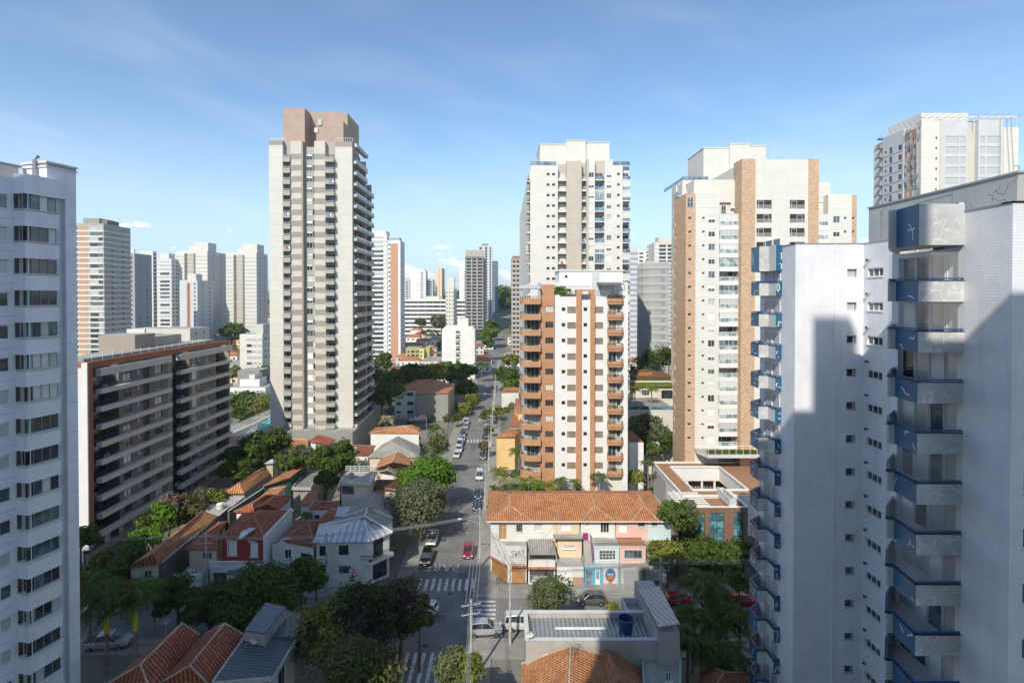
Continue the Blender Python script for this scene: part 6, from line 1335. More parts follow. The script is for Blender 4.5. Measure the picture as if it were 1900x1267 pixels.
# yellow house left of it
house('yellow_house', 'pale yellow house with dark red hip roof squeezed beside the red fronted one', [('g', 1075, 832), ('g', 1385, 838), ('g', 1480, 560), ('g', 1400, 570)], 5.6, [('g', 1400, 650), ('g', 1430, 610)], 7.0, 'hip', 'roof_red', 'creamwall', wins=[(0, 1243, 865, 1335, 938, 'g', 'glass', {'frame': 'frame_w', 'cols': 3})], inset=.5).finish()
t = house('garage', 'flat roofed garage with parapet balusters in front of the yellow house', [('g', 965, 1135), ('g', 1225, 1140), ('g', 1300, 1000), ('g', 1110, 1005)], 3.2, None, None, 'flat', 'roofslab', 'white_old', wins=[(0, 1010, 1215, 1190, 1262, 'g', 'frame_g', {'name': 'garage_door'})])
bl = MB(); a, b_ = Wc('g', 965, 1135, 3.2), Wc('g', 1225, 1140, 3.2); f = Fr(a.x, a.y, b_.x - a.x, b_.y - a.y); L = math.hypot(b_.x - a.x, b_.y - a.y)
for k in range(int(L / .22)): bl.box(f, k * .22, k * .22 + .1, -.12, -.02, 3.2, 3.85, 'white_old')
bl.box(f, 0, L, -.16, .02, 3.85, 3.95, 'white_old'); t.part('balustrade', bl); t.finish()
house('long_roof_house', 'cream fronted house with very long orange and brown gable roof', [('g', 515, 1010), ('g', 800, 968), ('g', 1392, 515), ('g', 1180, 520)], 5.0, [('g', 755, 880), ('g', 1245, 466)], 6.6, 'hip', 'roof_bright', 'creamwall', wins=[(0, 672, 1050, 750, 1122, 'g', 'glass_b', {'frame': 'frame_w'})], inset=.3, th=.2).finish()
a, b_ = Wc('g', 805, 985, 4.6), Wc('g', 1480, 430, 4.6)
bw = MB(); f = Fr(a.x + .4, a.y, b_.x - a.x, b_.y - a.y); bw.box(f, 0, math.hypot(b_.x - a.x, b_.y - a.y), 0, .35, 0, 4.9, 'stonewall', 'concrete'); solo('boundary_wall', 'tall mossy stone boundary wall beside the long orange roof', 'wall', bw, (a.x, a.y, 0))
a, b_ = Wc('g', 1490, 470, 5), Wc('g', 1900, 205, 5)
bw = MB(); f = Fr(a.x, a.y, b_.x - a.x, b_.y - a.y); bw.box(f, 0, math.hypot(b_.x - a.x, b_.y - a.y), 0, .3, 0, 5.2, 'stonewall', 'concrete'); solo('boundary_wall', 'stained concrete wall running back beside the long narrow orange roof', 'wall', bw, (a.x, a.y, 0))
house('concrete_terrace', 'old flat concrete roof between the two long orange roofs', [('g', 1265, 470), ('g', 1420, 520), ('g', 1650, 340), ('g', 1440, 335)], 4.2, None, None, 'flat', 'roofslab', 'concrete', parapet=('concrete', .25)).finish()
# spanish style house
t = house('curved_gable_house', 'white house with curved gable front and small diamond vent', [('h', 572, 1172), ('h', 895, 1240), ('h', 930, 1002), ('h', 735, 998)], 6.0, [('h', 838, 1030), ('h', 850, 1010)], 7.6, 'hip', 'roof_brown', 'white', wins=[(0, 940, 590, 1052, 682, 'a', 'glass', dk)])
A = Wc('a', 690, 640, 3.0); yv = W(*c('a', 690, 900), 0.2).y; yv = Wc('h', 572, 1172, 6.0).y - .3
pts = []
for (x, y) in ((690, 515), (720, 512), (745, 500), (765, 478), (790, 462), (825, 458), (860, 466), (890, 482), (910, 480), (910, 700), (690, 700)):
    u_, z_ = hit(*c('a', x, y), (0, yv), (1, yv)); pts.append((u_, max(0, z_) if y < 690 else 0))
fv = front(yv); g = MB(); g.face([fv.P(u_, 0, z_) for u_, z_ in pts[::-1]], 'white'); g.face([fv.P(u_, -.25, z_) for u_, z_ in pts], 'white')
for p, q in zip(pts, pts[1:] + pts[:1]): g.face([fv.P(p[0], 0, p[1]), fv.P(p[0], -.25, p[1]), fv.P(q[0], -.25, q[1]), fv.P(q[0], 0, q[1])], 'white')
t.part('curved_gable', g)
cp = MB(); cp.tube([fv.P(u_, -.12, z_ + .04) for u_, z_ in pts[:9]], .13, 'terracotta', 6); t.part('gable_cap', cp)
u_, z_ = hit(*c('a', 828, 495), (0, yv), (1, yv)); dm = MB(); dm.face([fv.P(u_, .02, z_ - .3), fv.P(u_ + .3, .02, z_), fv.P(u_, .02, z_ + .3), fv.P(u_ - .3, .02, z_)], 'frame_g'); t.part('diamond_vent', dm)
u0, z1 = hit(*c('a', 800, 562), (0, yv), (1, yv)); u1, z0 = hit(*c('a', 862, 640), (0, yv), (1, yv)); t.win(fv, (u0 + u1) / 2, z0, .04, window(u1 - u0, z1 - z0, 'glass', 'frame_w', 2)); t.finish()
# ---- foreground left: two tiled roofs and a metal roof
house('tiled_house', 'foreground house with old red tiled gable roof, left one of the pair', [('l', 260, 1215), ('l', 640, 1290), ('l', 1040, 800), ('l', 890, 700)], [6.0, 6.0, 6.0, 6.4], [('l', 545, 1050), ('l', 893, 705)], 7.9, 'hip', 'roof_red', 'white_old', capm='ridge_pale', th=.2).finish()
house('tiled_house', 'foreground house with patched red tiled roof beside the metal roof', [('l', 690, 1215), ('l', 1120, 1215), ('l', 1425, 805), ('l', 1090, 790)], 6.0, [('l', 960, 1060), ('l', 1250, 705)], 7.9, 'hip', 'roof_red', 'white_old', capm='ridge_pale', th=.2).finish()
t = house('metal_roof_house', 'foreground building with dark blue grey corrugated metal roof', [('l', 1130, 1215), ('l', 1640, 1210), ('l', 1870, 820), ('l', 1420, 810)], [6.7, 6.2, 6.2, 6.7], None, None, 'flat', 'metal_dark', 'white_old', wins=[(1, 1700, 1130, 1760, 1200, 'l', 'glass', dk), (1, 1850, 980, 1870, 1090, 'l', 'glass', dk)], parapet=('concrete', .08))
q = [Wc('l', x, y, z) for x, y, z in ((1420, 760, 7.8), (1590, 790, 7.8), (1770, 565, 7.8), (1595, 530, 7.8))]
rb = MB(); rb.prism([(p.x, p.y) for p in q], 6.4, 7.65, 'concrete'); t.part('rooftop_block', rb); t.part('rooftop_cover', solid_faces([q], .1, 'metal_dark'))
q = [Wc('l', x, y, 6.5) for x, y in ((1590, 820), (1860, 820), (1900, 610), (1770, 600))]; t.part('rear_roof', solid_faces([q], .1, 'metal_dark')); t.finish()
# ---- row houses right of the street
Yg, Ym, Yu, Yr = 78.2, 79.2, 82.0, 88.0
xr = lambda x, Y: X_(860 + x / 4.524, Y, 1000)
def zc_(y, Y): return Z_(880 + y / 4.524, Y)
def row_house(label, xa, xb, mats, roofx, hipl=False, hipr=False, wins=(), extra=None, valley=0, crosships=()):
    t = T('row_house', label, 'row house', ((xr(xa, Yu) + xr(xb, Yu)) / 2, Yu + 3, 0), 'row of attached houses under orange roofs')
    zt = zc_(380, Yu) ; walls = {}
    for (a, b, m, *fl) in mats:
        hs = [(hit(*c('r', w_[0], w_[1]), (0, Yu), (1, Yu)), hit(*c('r', w_[2], w_[3]), (0, Yu), (1, Yu)), w_[4], w_[5] if len(w_) > 5 else {}) for w_ in wins if a <= (w_[0] + w_[2]) / 2 < b]
        hh = []
        for (p0, p1, gl, op) in hs:
            op = dict(op); nm = op.pop('name', 'window'); hh.append((p0[0], p1[0], p1[1], p0[1])); t.win(front(Yu), (p0[0] + p1[0]) / 2, p1[1], -.1, window(p1[0] - p0[0], p0[1] - p1[1], gl, **op), nm)
        mb = walls.setdefault(m, MB()); mb.wall(front(Yu), xr(a, Yu), xr(b, Yu), 0, 4.6, zt, hh, m, .12)
        mb.box(front(Yu), xr(a, Yu) + .01, xr(b, Yu) - .01, -11, -.35, 0, zt - .1, m)
    x0, x1 = xr(roofx[0], Yu - .5), xr(roofx[1], Yu - .5); ze = zt + .05; zr = zc_(170, Yr) + .1
    Ya, Yb = Yu - .55, Yu + 12.2
    L = 6.0; r0 = x0 + (3.8 if hipl else 0); r1 = x1 - (L if hipr else 0)
    if not hipl and hipr is False and valley: pass
    R0, R1 = V(r0, Yr, zr), V(r1, Yr, zr); E = [V(x0, Ya, ze), V(x1, Ya, ze), V(x1, Yb, ze), V(x0, Yb, ze)]
    polys = [[E[0], E[1], R1, R0], [E[2], E[3], R0, R1]]
    if hipl: polys.append([E[3], E[0], R0])
    if hipr: polys.append([E[1], E[2], R1])
    t.part('roof', solid_faces(polys, .15, 'roof_orange'))
    cp = MB(); cp.tube([R0, R1], .1, 'ridge', 5)
    if hipl: cp.tube([E[0], R0], .1, 'ridge', 5); cp.tube([E[3], R0], .1, 'ridge', 5)
    if hipr: cp.tube([E[1], R1], .1, 'ridge', 5)
    for (ra, rb_, rm_) in crosships:
        xa_, xb_, xm_ = xr(ra, Ya), xr(rb_, Ya), xr(rm_, Ya + 3); F = V(xm_, Ya + 3.0, ze + (zr - ze) * 3.0 / (Yr - Ya) + .45); A_ = V(xm_, Yr, zr + .05); e0, e1 = V(xa_, Ya - .04, ze + .03), V(xb_, Ya - .04, ze + .03)
        t.part('front_hip', solid_faces([[e0, e1, F], [e0, F, A_], [e1, A_, F]], .1, 'roof_orange'))
        for p_, q_ in ((e0, F), (e1, F), (F, A_)): cp.tube([p_, q_], .07, 'ridge_pale', 5)
    t.part('ridge_cap', cp)
    gt = MB(); gt.box(front(Ya), x0, x1, 0, .14, ze - .16, ze - .03, 'rail_w'); t.part('gutter', gt)
    return t, walls, zt
wo = {'frame': 'frame_w'}; 
t, wl, zt = row_house('corner row house with graffiti wall, white and peach fronts and rusty shutter', 228, 975, [(228, 528, 'white_old'), (528, 750, 'white'), (750, 975, 'peach')], (192, 985), True, False,
    [(296, 422, 363, 548, 'door_wood', {'frame': 'frame_w', 'cols': 2, 'sill': False, 'name': 'door'}), (443, 420, 495, 482, 'glass', {'frame': 'frame_g', 'cols': 3}), (598, 408, 662, 480, 'glass_w', {'frame': 'frame_w', 'cols': 2}), (818, 398, 900, 472, 'shutter_w', {'frame': 'frame_w', 'cols': 2})], crosships=[(230, 575, 390)])
g = wl['white_old']; xa, xb = xr(240, Ym), xr(530, Ym)
# corner terrace with chamfered wall
P1, P2, P3_ = W(*c('r', 245, 900), 0.1), W(*c('r', 385, 940), .1), None
pc = [(xr(232, 84), 84), (xr(236, 82), 81.4), (xr(370, Ym), Ym - .6), (xr(528, Ym), Ym - .6), (xr(528, Yu), Yu), (xr(228, Yu), Yu)]
g.prism(pc, 0, 4.6, 'white_old', 'roofslab')
for p, q in zip(pc[1:3], pc[2:4]):
    f = Fr(p[0], p[1], q[0] - p[0], q[1] - p[1]); Lq = math.hypot(q[0] - p[0], q[1] - p[1]); g.box(f, 0, Lq, -.15, .0, 4.6, 5.5, 'white_old', 'roofslab')
fq = Fr(pc[1][0], pc[1][1], pc[2][0] - pc[1][0], pc[2][1] - pc[1][1]); Lq = math.hypot(pc[2][0] - pc[1][0], pc[2][1] - pc[1][1])
gf = MB(); scribble(gf, fq, .3, Lq - .3, 0, 3.2, 4.8, 5, 12, 'redwall', .03); t.part('graffiti_scrawl', gf)
ff = front(Ym - .6); 
def stroke(mb, fr, pts, r, m, d=.012):
    for p, q in zip(pts, pts[1:]):
        p, q = Vector(fr.P(p[0], d, p[1])), Vector(fr.P(q[0], d, q[1])); w_ = (q - p).cross(Vector((fr.nx, fr.ny, 0))).normalized() * r; e = (q - p).normalized() * r * .5; mb.face([p - w_ - e, q - w_ + e, q + w_ + e, p + w_ - e], m)
u0, z1 = hit(*c('r', 398, 640), (0, ff.y), (1, ff.y)); u1, z0 = hit(*c('r', 515, 685), (0, ff.y), (1, ff.y)); s_ = (u1 - u0) / 4; h_ = z1 - z0
GL = {'S': [[(.9, .85), (.5, 1), (.1, .8), (.5, .5), (.9, .25), (.5, 0), (.05, .12)]], 'W': [[(0, 1), (.25, 0), (.5, .7), (.75, 0), (1, 1)]], 'A': [[(0, 0), (.5, 1), (1, 0)], [(.22, .4), (.78, .4)]], 'T': [[(0, 1), (1, 1)], [(.5, 1), (.5, 0)]]}
gt = MB()
for i, ch in enumerate('SWAT'):
    for st in GL[ch]: stroke(gt, ff, [(u0 + (i + .08 + x * .8) * s_, z0 + y * h_) for x, y in st], .035, 'black')
t.part('graffiti_letters', gt)
u0, z1 = hit(*c('r', 395, 688), (0, ff.y), (1, ff.y)); u1, z0 = hit(*c('r', 508, 738), (0, ff.y), (1, ff.y)); t.win(ff, (u0 + u1) / 2, z0, .04, window(u1 - u0, z1 - z0, 'glass_w', 'frame_g', 5))
sh = MB(); a_ = xr(405, Ym); b_ = xr(518, Ym); sh.box(ff, a_, b_, .01, .06, 0, 2.3, 'door_wood'); sh.box(ff, a_ - .1, b_ + .1, .01, .5, 2.5, 2.62, 'terracotta'); sh.box(fq, .1, Lq, .01, .05, 0, 2.2, 'wood'); sh.box(fq, 0, Lq, .01, .45, 2.5, 2.62, 'terracotta'); t.part('shop_shutter', sh)
# white middle part: carport, fibre canopy
mid = wl['white']; fm = front(Yg); xa, xb = xr(545, Yg), xr(770, Yg); mid.box(fm, xa, xb, -3.5, 0, 0, .2, 'white'); mid.box(fm, xa, xb, -3.5, 0, 2.5, 2.75, 'white', 'roofslab'); mid.box(fm, xa, xa + .2, -3.5, 0, .2, 2.5, 'white'); mid.box(fm, xb - .2, xb, -3.5, 0, .2, 2.5, 'white'); mid.box(fm, xa, xb, -.15, 0, 2.75, 3.5, 'white_old')
cn = solid_faces([[V(xr(545, 79), 79.0, zc_(672, 79.0)), V(xr(785, 79), 79.0, zc_(672, 79.0)), V(xr(745, 82), 81.9, zc_(540, 81.9)), V(xr(545, 82), 81.9, zc_(540, 81.9))]], .06, 'fibre')
for x in (550, 778): cn.tube([V(xr(x, 79.1), 79.1, 2.8), V(xr(x, 79.1), 79.1, zc_(672, 79.0))], .06, 'white_old', 5)
t.part('canopy', cn)
gg = MB(); k = 0
while xa + .3 + k * .14 < xa + 2.4: gg.box(fm, xa + .3 + k * .14, xa + .33 + k * .14, -.06, -.02, .2, 2.3, 'frame_g'); k += 1
gg.box(fm, xa + .3, xa + 2.4, -.07, -.01, 1.2, 1.3, 'frame_g'); gg.box(fm, xa - .1, xb + .1, .01, .5, 2.45, 2.6, 'ridge'); gg.box(fm, xa + 2.6, xb, .01, .05, .2, .9, 'pink'); t.part('garage_gate', gg)
t.win(fm, xa + 3.3, 1.2, -.02, window(.9, .9, 'glass', 'frame_g', 2))
pe = wl['peach']; xa, xb = xr(785, Yg), xr(1010, Yg); pe.box(fm, xa, xb, -3.6, 0, 0, 2.6, 'white_old', 'roofslab'); pe.box(front(Yu - .9), xr(785, Yu), xr(985, Yu), -.6, 0, 2.6, 5.6, 'peach', 'roofslab'); pe.box(front(Yu - 1.6), xr(750, Yu), xr(985, Yu), -1.5, 0, 5.62, 5.75, 'fibre')
t.win(front(Yu - .9), xr(885, Yu - .9), zc_(622, Yu - .9), .04, window(1.6, .7, 'glass_c', 'frame_w', 3)); 
dr = MB(); dr.box(fm, xa + .1, xr(912, Yg), .01, .05, .05, 2.3, 'white_paint'); dr.box(fm, xr(915, Yg), xb - .05, .01, .06, 0, 1.1, 'block'); t.part('garage_door', dr)
emit(t, wl); t.finish()
t, wl, zt = row_house('white row house with balcony terrace, blue garage wall and painted portrait mural', 985, 1272, [(985, 1272, 'white')], (985, 1275), False, False,
    [(1028, 395, 1052, 455, 'shutter_w', {'frame': 'frame_w', 'cols': 1}), (1152, 398, 1222, 490, 'glass', {'frame': 'frame_w', 'cols': 3, 'sill': False, 'name': 'balcony_door'})], crosships=[(990, 1262, 1100)])
xa, xb = xr(1100, Ym), xr(1308, Ym); fm = front(Ym); b = wl.setdefault('lightblue', MB()); u0, z1 = hit(*c('r', 1142, 640), (0, Ym), (1, Ym)); u1, z0 = hit(*c('r', 1278, 718), (0, Ym), (1, Ym))
b.wall(fm, xa, xb, 0, 2.6, 5.0, [(u0, u1, z0, z1)], 'lightblue', .12, None); b.box(fm, xa + .01, xa + .2, -2.8, -.01, 2.6, 5.0, 'lightblue'); b.box(fm, xb - .2, xb - .01, -2.8, -.01, 2.6, 5.0, 'lightblue'); t.win(fm, (u0 + u1) / 2, z0, -.1, window(u1 - u0, z1 - z0, 'glass_b', 'frame_w', 5, 3))
b.box(fm, xa - .1, xb + .1, -2.8, .12, 5.01, 5.2, 'white', 'roofslab'); bb = wl.setdefault('skyblue', MB())
xg0, xg1 = xr(1018, Yg), xr(1312, Yg); fg = front(Yg); bb.box(fg, xg0, xg1, -3.5, 0, 0, 2.55, 'skyblue', 'roofslab')
rl = MB(); f = front(Ym + .05)
for k in range(int((xb - xa) / .17)): rl.box(f, xa + k * .17, xa + k * .17 + .04, -.05, 0, 5.2, 6.0, 'frame_g')
rl.box(f, xa, xb, -.06, .02, 6.0, 6.07, 'frame_g'); t.part('terrace_railing', rl)
st = MB(); xs0, xs1 = xr(1015, 80), xr(1075, 80)
for k in range(9): st.box(fg, xs0, xs1, -.6 - (k + 1) * .3, -.6 - k * .3, 2.55, 2.75 + k * .28, 'concrete')
t.part('stair', st); sr = MB(); sr.box(Fr(xs1, Yg + .5, 0, 1), 0, 2.9, 0, .08, 3.2, 5.6, 'purple') if 0 else sr.tube([V(xs1, Yg + .6, 3.6), V(xs1, Yg + 3.2, 6.0)], .08, 'purple', 6); sr.box(front(Yu - .05), xr(1000, Yu), xr(1045, Yu), .0, .05, 4.0, 5.9, 'purple'); t.part('stair_rail', sr)
dg = MB(); dg.box(fg, xr(1025, Yg), xr(1080, Yg), .01, .05, 0, 2.3, 'glass_blue'); dg.box(fg, xr(1107, Yg), xr(1145, Yg), .01, .04, 0, 2.2, 'white_paint'); dg.box(fg, xr(1112, Yg), xr(1140, Yg), .041, .05, .8, 2.0, 'frame_g'); t.part('garage_door', dg)
# mural: a woman's face with blue hair on a pale pink panel
mu = MB(); u0, u1 = xr(1174, Yg), xr(1294, Yg); z0, z1 = .1, 2.45; mu.box(fg, u0, u1, .01, .03, z0, z1, 'pink'); cx_, cz_ = (u0 + u1) / 2, (z0 + z1) / 2
def disc(cx, cz, rx, rz, m, d, n=20, a0=0, a1=2 * math.pi): mu.face([fg.P(cx + rx * math.cos(a0 + (a1 - a0) * i / n), d, cz + rz * math.sin(a0 + (a1 - a0) * i / n)) for i in range(n)], m)
disc(cx_, cz_ + .1, .72, 1.0, 'blue_mural', .035) if 'blue_mural' in MATS else (plain('blue_mural', (.03, .15, .42), .6), plain('skin_mural', (.42, .2, .08), .6), disc(cx_, cz_ + .12, .74, .98, 'blue_mural', .035))
disc(cx_, cz_ - .05, .44, .68, 'skin_mural', .038); mu.face([fg.P(cx_ + x, .038, z) for x, z in ((-.2, cz_ - .6), (-.3, z0 + .05), (.3, z0 + .05), (.2, cz_ - .6))], 'skin_mural')
disc(cx_, cz_ + .42, .5, .26, 'white_paint', .041); disc(cx_, cz_ + .5, .52, .2, 'blue_mural', .043)
for s2 in (-1, 1): disc(cx_ + s2 * .18, cz_ + .12, .1, .05, 'white_paint', .044); disc(cx_ + s2 * .18, cz_ + .12, .045, .045, 'black', .046); stroke(mu, fg, [(cx_ + s2 * .08, cz_ + .24), (cx_ + s2 * .28, cz_ + .25)], .02, 'black', .046)
disc(cx_, cz_ - .34, .15, .07, 'redwall', .044); stroke(mu, fg, [(cx_, cz_ + .1), (cx_ + .05, cz_ - .12), (cx_ - .04, cz_ - .15)], .018, 'black', .046)
t.part('mural', mu, 'painted portrait of a woman with blue hair'); emit(t, wl); t.finish()
t, wl, zt = row_house('pink and pale blue row house with tiled terrace behind the sunlit tree', 1278, 1740, [(1278, 1550, 'pink'), (1550, 1740, 'lightblue')], (1275, 1755), False, True,
    [(1300, 385, 1372, 488, 'shutter_w', {'frame': 'frame_w', 'cols': 2, 'sill': False, 'name': 'balcony_door'}), (1465, 376, 1522, 438, 'glass', {'frame': 'frame_g', 'cols': 3, 'rows': 4}), (1580, 378, 1628, 432, 'glass', {'frame': 'frame_g', 'cols': 3, 'rows': 3})], crosships=[(1412, 1640, 1510)])
xa, xb = xr(1312, Ym), xr(1530, Ym); b = wl['pink']; u0, z1 = hit(*c('r', 1352, 636), (0, Ym), (1, Ym)); u1, z0 = hit(*c('r', 1500, 706), (0, Ym), (1, Ym))
b.wall(fm, xa, xb, 0, 2.6, 5.0, [(u0, u1, z0, z1)], 'pink', .12, None); b.box(fm, xb - .2, xb - .01, -2.8, -.01, 2.6, 5.0, 'pink'); b.box(fm, xa, xb, -2.8, .1, 5.01, 5.2, 'pink', 'terracotta'); t.win(fm, (u0 + u1) / 2, z0, -.1, window(u1 - u0, z1 - z0, 'glass_b', 'frame_g', 4))
wl.setdefault('concrete', MB()).box(fg, xr(1318, Yg), xr(1560, Yg), -3.5, 0, 0, 2.55, 'concrete', 'roofslab'); gd = MB(); gd.box(fg, xr(1345, Yg), xr(1450, Yg), .01, .05, 0, 2.1, 'frame_g'); gd.box(fg, xr(1470, Yg), xr(1530, Yg), .01, .05, 0, 2.1, 'concrete_dark'); t.part('garage_door', gd)
wl['lightblue'].box(front(Ym), xr(1555, Ym), xr(1720, Ym), -2.6, 0, 0, 4.8, 'lightblue', 'roofslab')
rl = MB(); f = front(Ym + .05)
for k in range(int((xb - xa) / .2)): rl.box(f, xa + k * .2, xa + k * .2 + .06, -.05, 0, 5.2, 5.95, 'brownbox')
rl.box(f, xa, xb, -.06, .02, 5.95, 6.02, 'brownbox'); t.part('terrace_railing', rl)
emit(t, wl); t.finish()
# yellow house beside the pavement and others behind
t = house('yellow_house', 'tall plain yellow wall house with orange roof between street and brick tower', [('v', 338, 752), ('v', 555, 745), ('v', 660, 665), ('v', 480, 662)], 8.2, [('v', 500, 690), ('v', 560, 672)], 9.2, 'hip', 'roof_orange', 'yellow'); t.finish()
house('small_orange_roof', 'small orange roofed house at the crossing beyond the trees', [('v', 398, 272), ('v', 600, 262), ('v', 600, 218), ('v', 440, 225)], 6.0, [('v', 470, 235), ('v', 560, 222)], 7.2, 'hip', 'roof_orange', 'white').finish()
t = house('driveway_house', 'white house with brick paved drive behind the yellow wall', [('v', 500, 640), ('v', 690, 640), ('v', 690, 400), ('v', 560, 330)], 4.0, None, None, 'flat', 'terracotta', 'white_old'); t.finish()
# grey blank wall house with orange hip roof
t = house('three_storey_block', 'three storey block with blank grey side and twin orange hipped roofs', [('s', 385, 380), ('s', 642, 375), ('s', 695, 318), ('s', 520, 268)], 9.6, [('s', 575, 290), ('s', 580, 280)], 11.0, 'hip', 'roof_orange', 'graywall', inset=.25); t.finish()
t = house('three_storey_wing', 'cream wing with windows joined to the blank grey block', [('s', 215, 347), ('s', 385, 347), ('s', 520, 268), ('s', 330, 268)], 9.4, [('s', 350, 300), ('s', 420, 275)], 10.6, 'hip', 'roof_orange', 'offwhite', inset=.25,
          wins=[(0, 235, 375, 270, 400, 's', 'glass', wo), (0, 235, 448, 270, 473, 's', 'glass', wo), (0, 318, 370, 366, 402, 's', 'glass', wo), (0, 318, 442, 366, 474, 's', 'glass', wo), (0, 318, 512, 366, 540, 's', 'glass', wo), (0, 235, 515, 270, 538, 's', 'glass', wo)]); t.finish()
b = MB(); q = [Wc('s', x, y, 4.0) for x, y in ((215, 605), (470, 580), (460, 550), (230, 550))]; b = solid_faces([q], .05, 'glass_b')
for p in q: b.tube([p - V(0, 0, 4), p], .07, 'frame_g', 5)
for k in range(7): b.tube([q[0].lerp(q[1], k / 6) + V(0, 0, .05), q[3].lerp(q[2], k / 6) + V(0, 0, .05)], .05, 'frame_g', 4)
solo('glass_pergola', 'long glass pergola in front of the cream and grey block', 'pergola', b, tuple(q[0] - V(0, 0, 4)))
# foreground right: building with corrugated roof, tank, tiled roof
def fg_right():
    z = 8.0; g = lambda x, y, zz=z: Wc('b', x, y, zz)
    t = T('workshop', 'concrete workshop with zinc corrugated roof and white metal canopy in the foreground', 'workshop', (g(900, 350)[0], g(900, 350)[1], 0))
    A, B, C_, D = g(408, 455, 8.6), g(1262, 455, 8.6), g(1262, 258, 8.6), g(412, 265, 8.6)
    yF, yB, xL, xR = A.y, D.y, A.x, g(1265, 450, 8.6).x
    w_ = MB(); w_.box(LOCAL, xL, xR, -yF - .3, -yF, 0, 8.7, 'concrete'); w_.box(LOCAL, xL, xR, -yB, -yB + .3, 0, 8.7, 'concrete'); w_.box(LOCAL, xL, xL + .3, -yB + .3, -yF - .3, 0, 8.7, 'concrete'); w_.box(LOCAL, xR - .3, xR, -yB + .3, -yF - .3, 0, 8.7, 'concrete')
    t.part('wall', w_); rf = solid_faces([[V(xL + .3, yF + .3, 7.9), V(xR - .3, yF + .3, 7.9), V(xR - .3, yB - .3, 8.2), V(xL + .3, yB - .3, 8.2)]], .08, 'zinc'); t.part('roof', rf)
    rd = MB(); rd.box(LOCAL, g(600, 375, 8.1).x, g(930, 375, 8.1).x, -g(700, 376, 8.1).y - .12, -g(700, 376, 8.1).y + .12, 8.14, 8.26, 'white_paint'); t.part('roof_flashing', rd)
    fl = MB(); fl.box(LOCAL, xL - .1, xR + .1, -yB - .08, -yB + .4, 8.7, 8.8, 'pale_grey'); fl.box(LOCAL, xL - .1, xR + .1, -yF - .35, -yF + .08, 8.7, 8.78, 'pale_grey'); fl.box(LOCAL, xL - .1, xL + .35, -yB + .4, -yF - .35, 8.7, 8.79, 'pale_grey'); t.part('coping', fl)
    # canopy roof, white
    q = [g(1275, 360, 10.6), g(1412, 340, 10.6), g(1278, 95, 10.0), g(1140, 112, 10.0)]; t.part('canopy', solid_faces([q], .12, 'metal_blue'), 'sloping white sheet metal canopy')
    bx = MB(); p, r_ = g(1272, 355, 10.4), g(1410, 345, 10.4); bx.box(LOCAL, p.x, r_.x, -(p.y + 9.5), -p.y - .1, 0, 9.75, 'concrete'); t.part('block_wall', bx)
    q = [g(1030, 185, 8.3), g(1150, 178, 8.3), g(1262, 430, 8.0), g(1090, 260, 8.2)]
    r2 = MB(); x0, x1 = g(1030, 185, 8.3).x, g(1262, 250, 8.3).x; y1 = g(1030, 185, 8.3).y; r2.box(LOCAL, x0, x1, -y1, -yB - .01, 0, 8.0, 'concrete', 'zinc'); r2.box(LOCAL, x0, x0 + .2, -y1, -yB - .01, 8.0, 8.6, 'pale_grey'); r2.box(LOCAL, x0 + .2, x1, -y1, -y1 + .2, 8.0, 8.6, 'pale_grey'); t.part('rear_annex', r2); t.finish()
    # water tank
    tk = MB(); p = g(1060, 375, 8.3); n = 20; r0, r1, h = .62, .78, 1.15
    for k in range(n):
        a0, a1 = 2 * math.pi * k / n, 2 * math.pi * (k + 1) / n; e = lambda a, r, zz: (p.x + r * math.cos(a), p.y + r * math.sin(a), zz)
        for (ra, za, rb, zb_) in ((r0, 8.2, r1, 8.2 + h), (r1 + .06, 8.2 + h, r1 + .06, 8.3 + h), (r1 + .06, 8.3 + h, r1 - .05, 8.3 + h), (r1 - .05, 8.3 + h, r0 - .04, 8.35)): tk.face([e(a0, ra, za), e(a1, ra, za), e(a1, rb, zb_), e(a0, rb, zb_)], 'tank_blue')
    tk.face([(p.x + (r0 - .04) * math.cos(2 * math.pi * k / n), p.y + (r0 - .04) * math.sin(2 * math.pi * k / n), 8.35) for k in range(n)], 'tank_blue')
    solo('water_tank', 'open round blue water tank standing on the corrugated roof', 'water tank', tk, (p.x, p.y, 8.2))
    house('tiled_house', 'orange tiled hip roof house with pale ridge at bottom centre', [('b', 375, 900), ('b', 1200, 900), ('b', 1170, 620), ('b', 380, 600)], 6.0, [('b', 690, 760), ('b', 700, 485)], 8.6, 'hip', 'roof_orange', 'peach', capm='ridge_pale', th=.2).finish()
    house('tiled_wing', 'orange tiled wing beside the bottom centre hip roof', [('b', 800, 900), ('b', 1330, 900), ('b', 1160, 610), ('b', 790, 600)], 5.7, [('b', 1010, 700), ('b', 935, 512)], 8.0, 'hip', 'roof_orange', 'mintwall', th=.2).finish()
    house('mint_house', 'mint green walled house at the lower right of the workshop', [('b', 1180, 900), ('b', 1420, 900), ('b', 1420, 570), ('b', 1165, 590)], 6.6, None, None, 'flat', 'roofslab', 'mintwall', parapet=('mintwall', .35), wins=[(0, 1320, 660, 1360, 720, 'b', 'glass_b', wo)]).finish()
fg_right()
# dark tile roof, bottom right
house('dark_roof_house', 'dark brown tiled roof under the palms at lower right', [('b', 1440, 900), ('b', 1900, 900), ('b', 1850, 660), ('b', 1600, 600)], 4.5, [('b', 1640, 760), ('b', 1700, 660)], 6.0, 'hip', 'roof_brown', 'beigewall').finish()
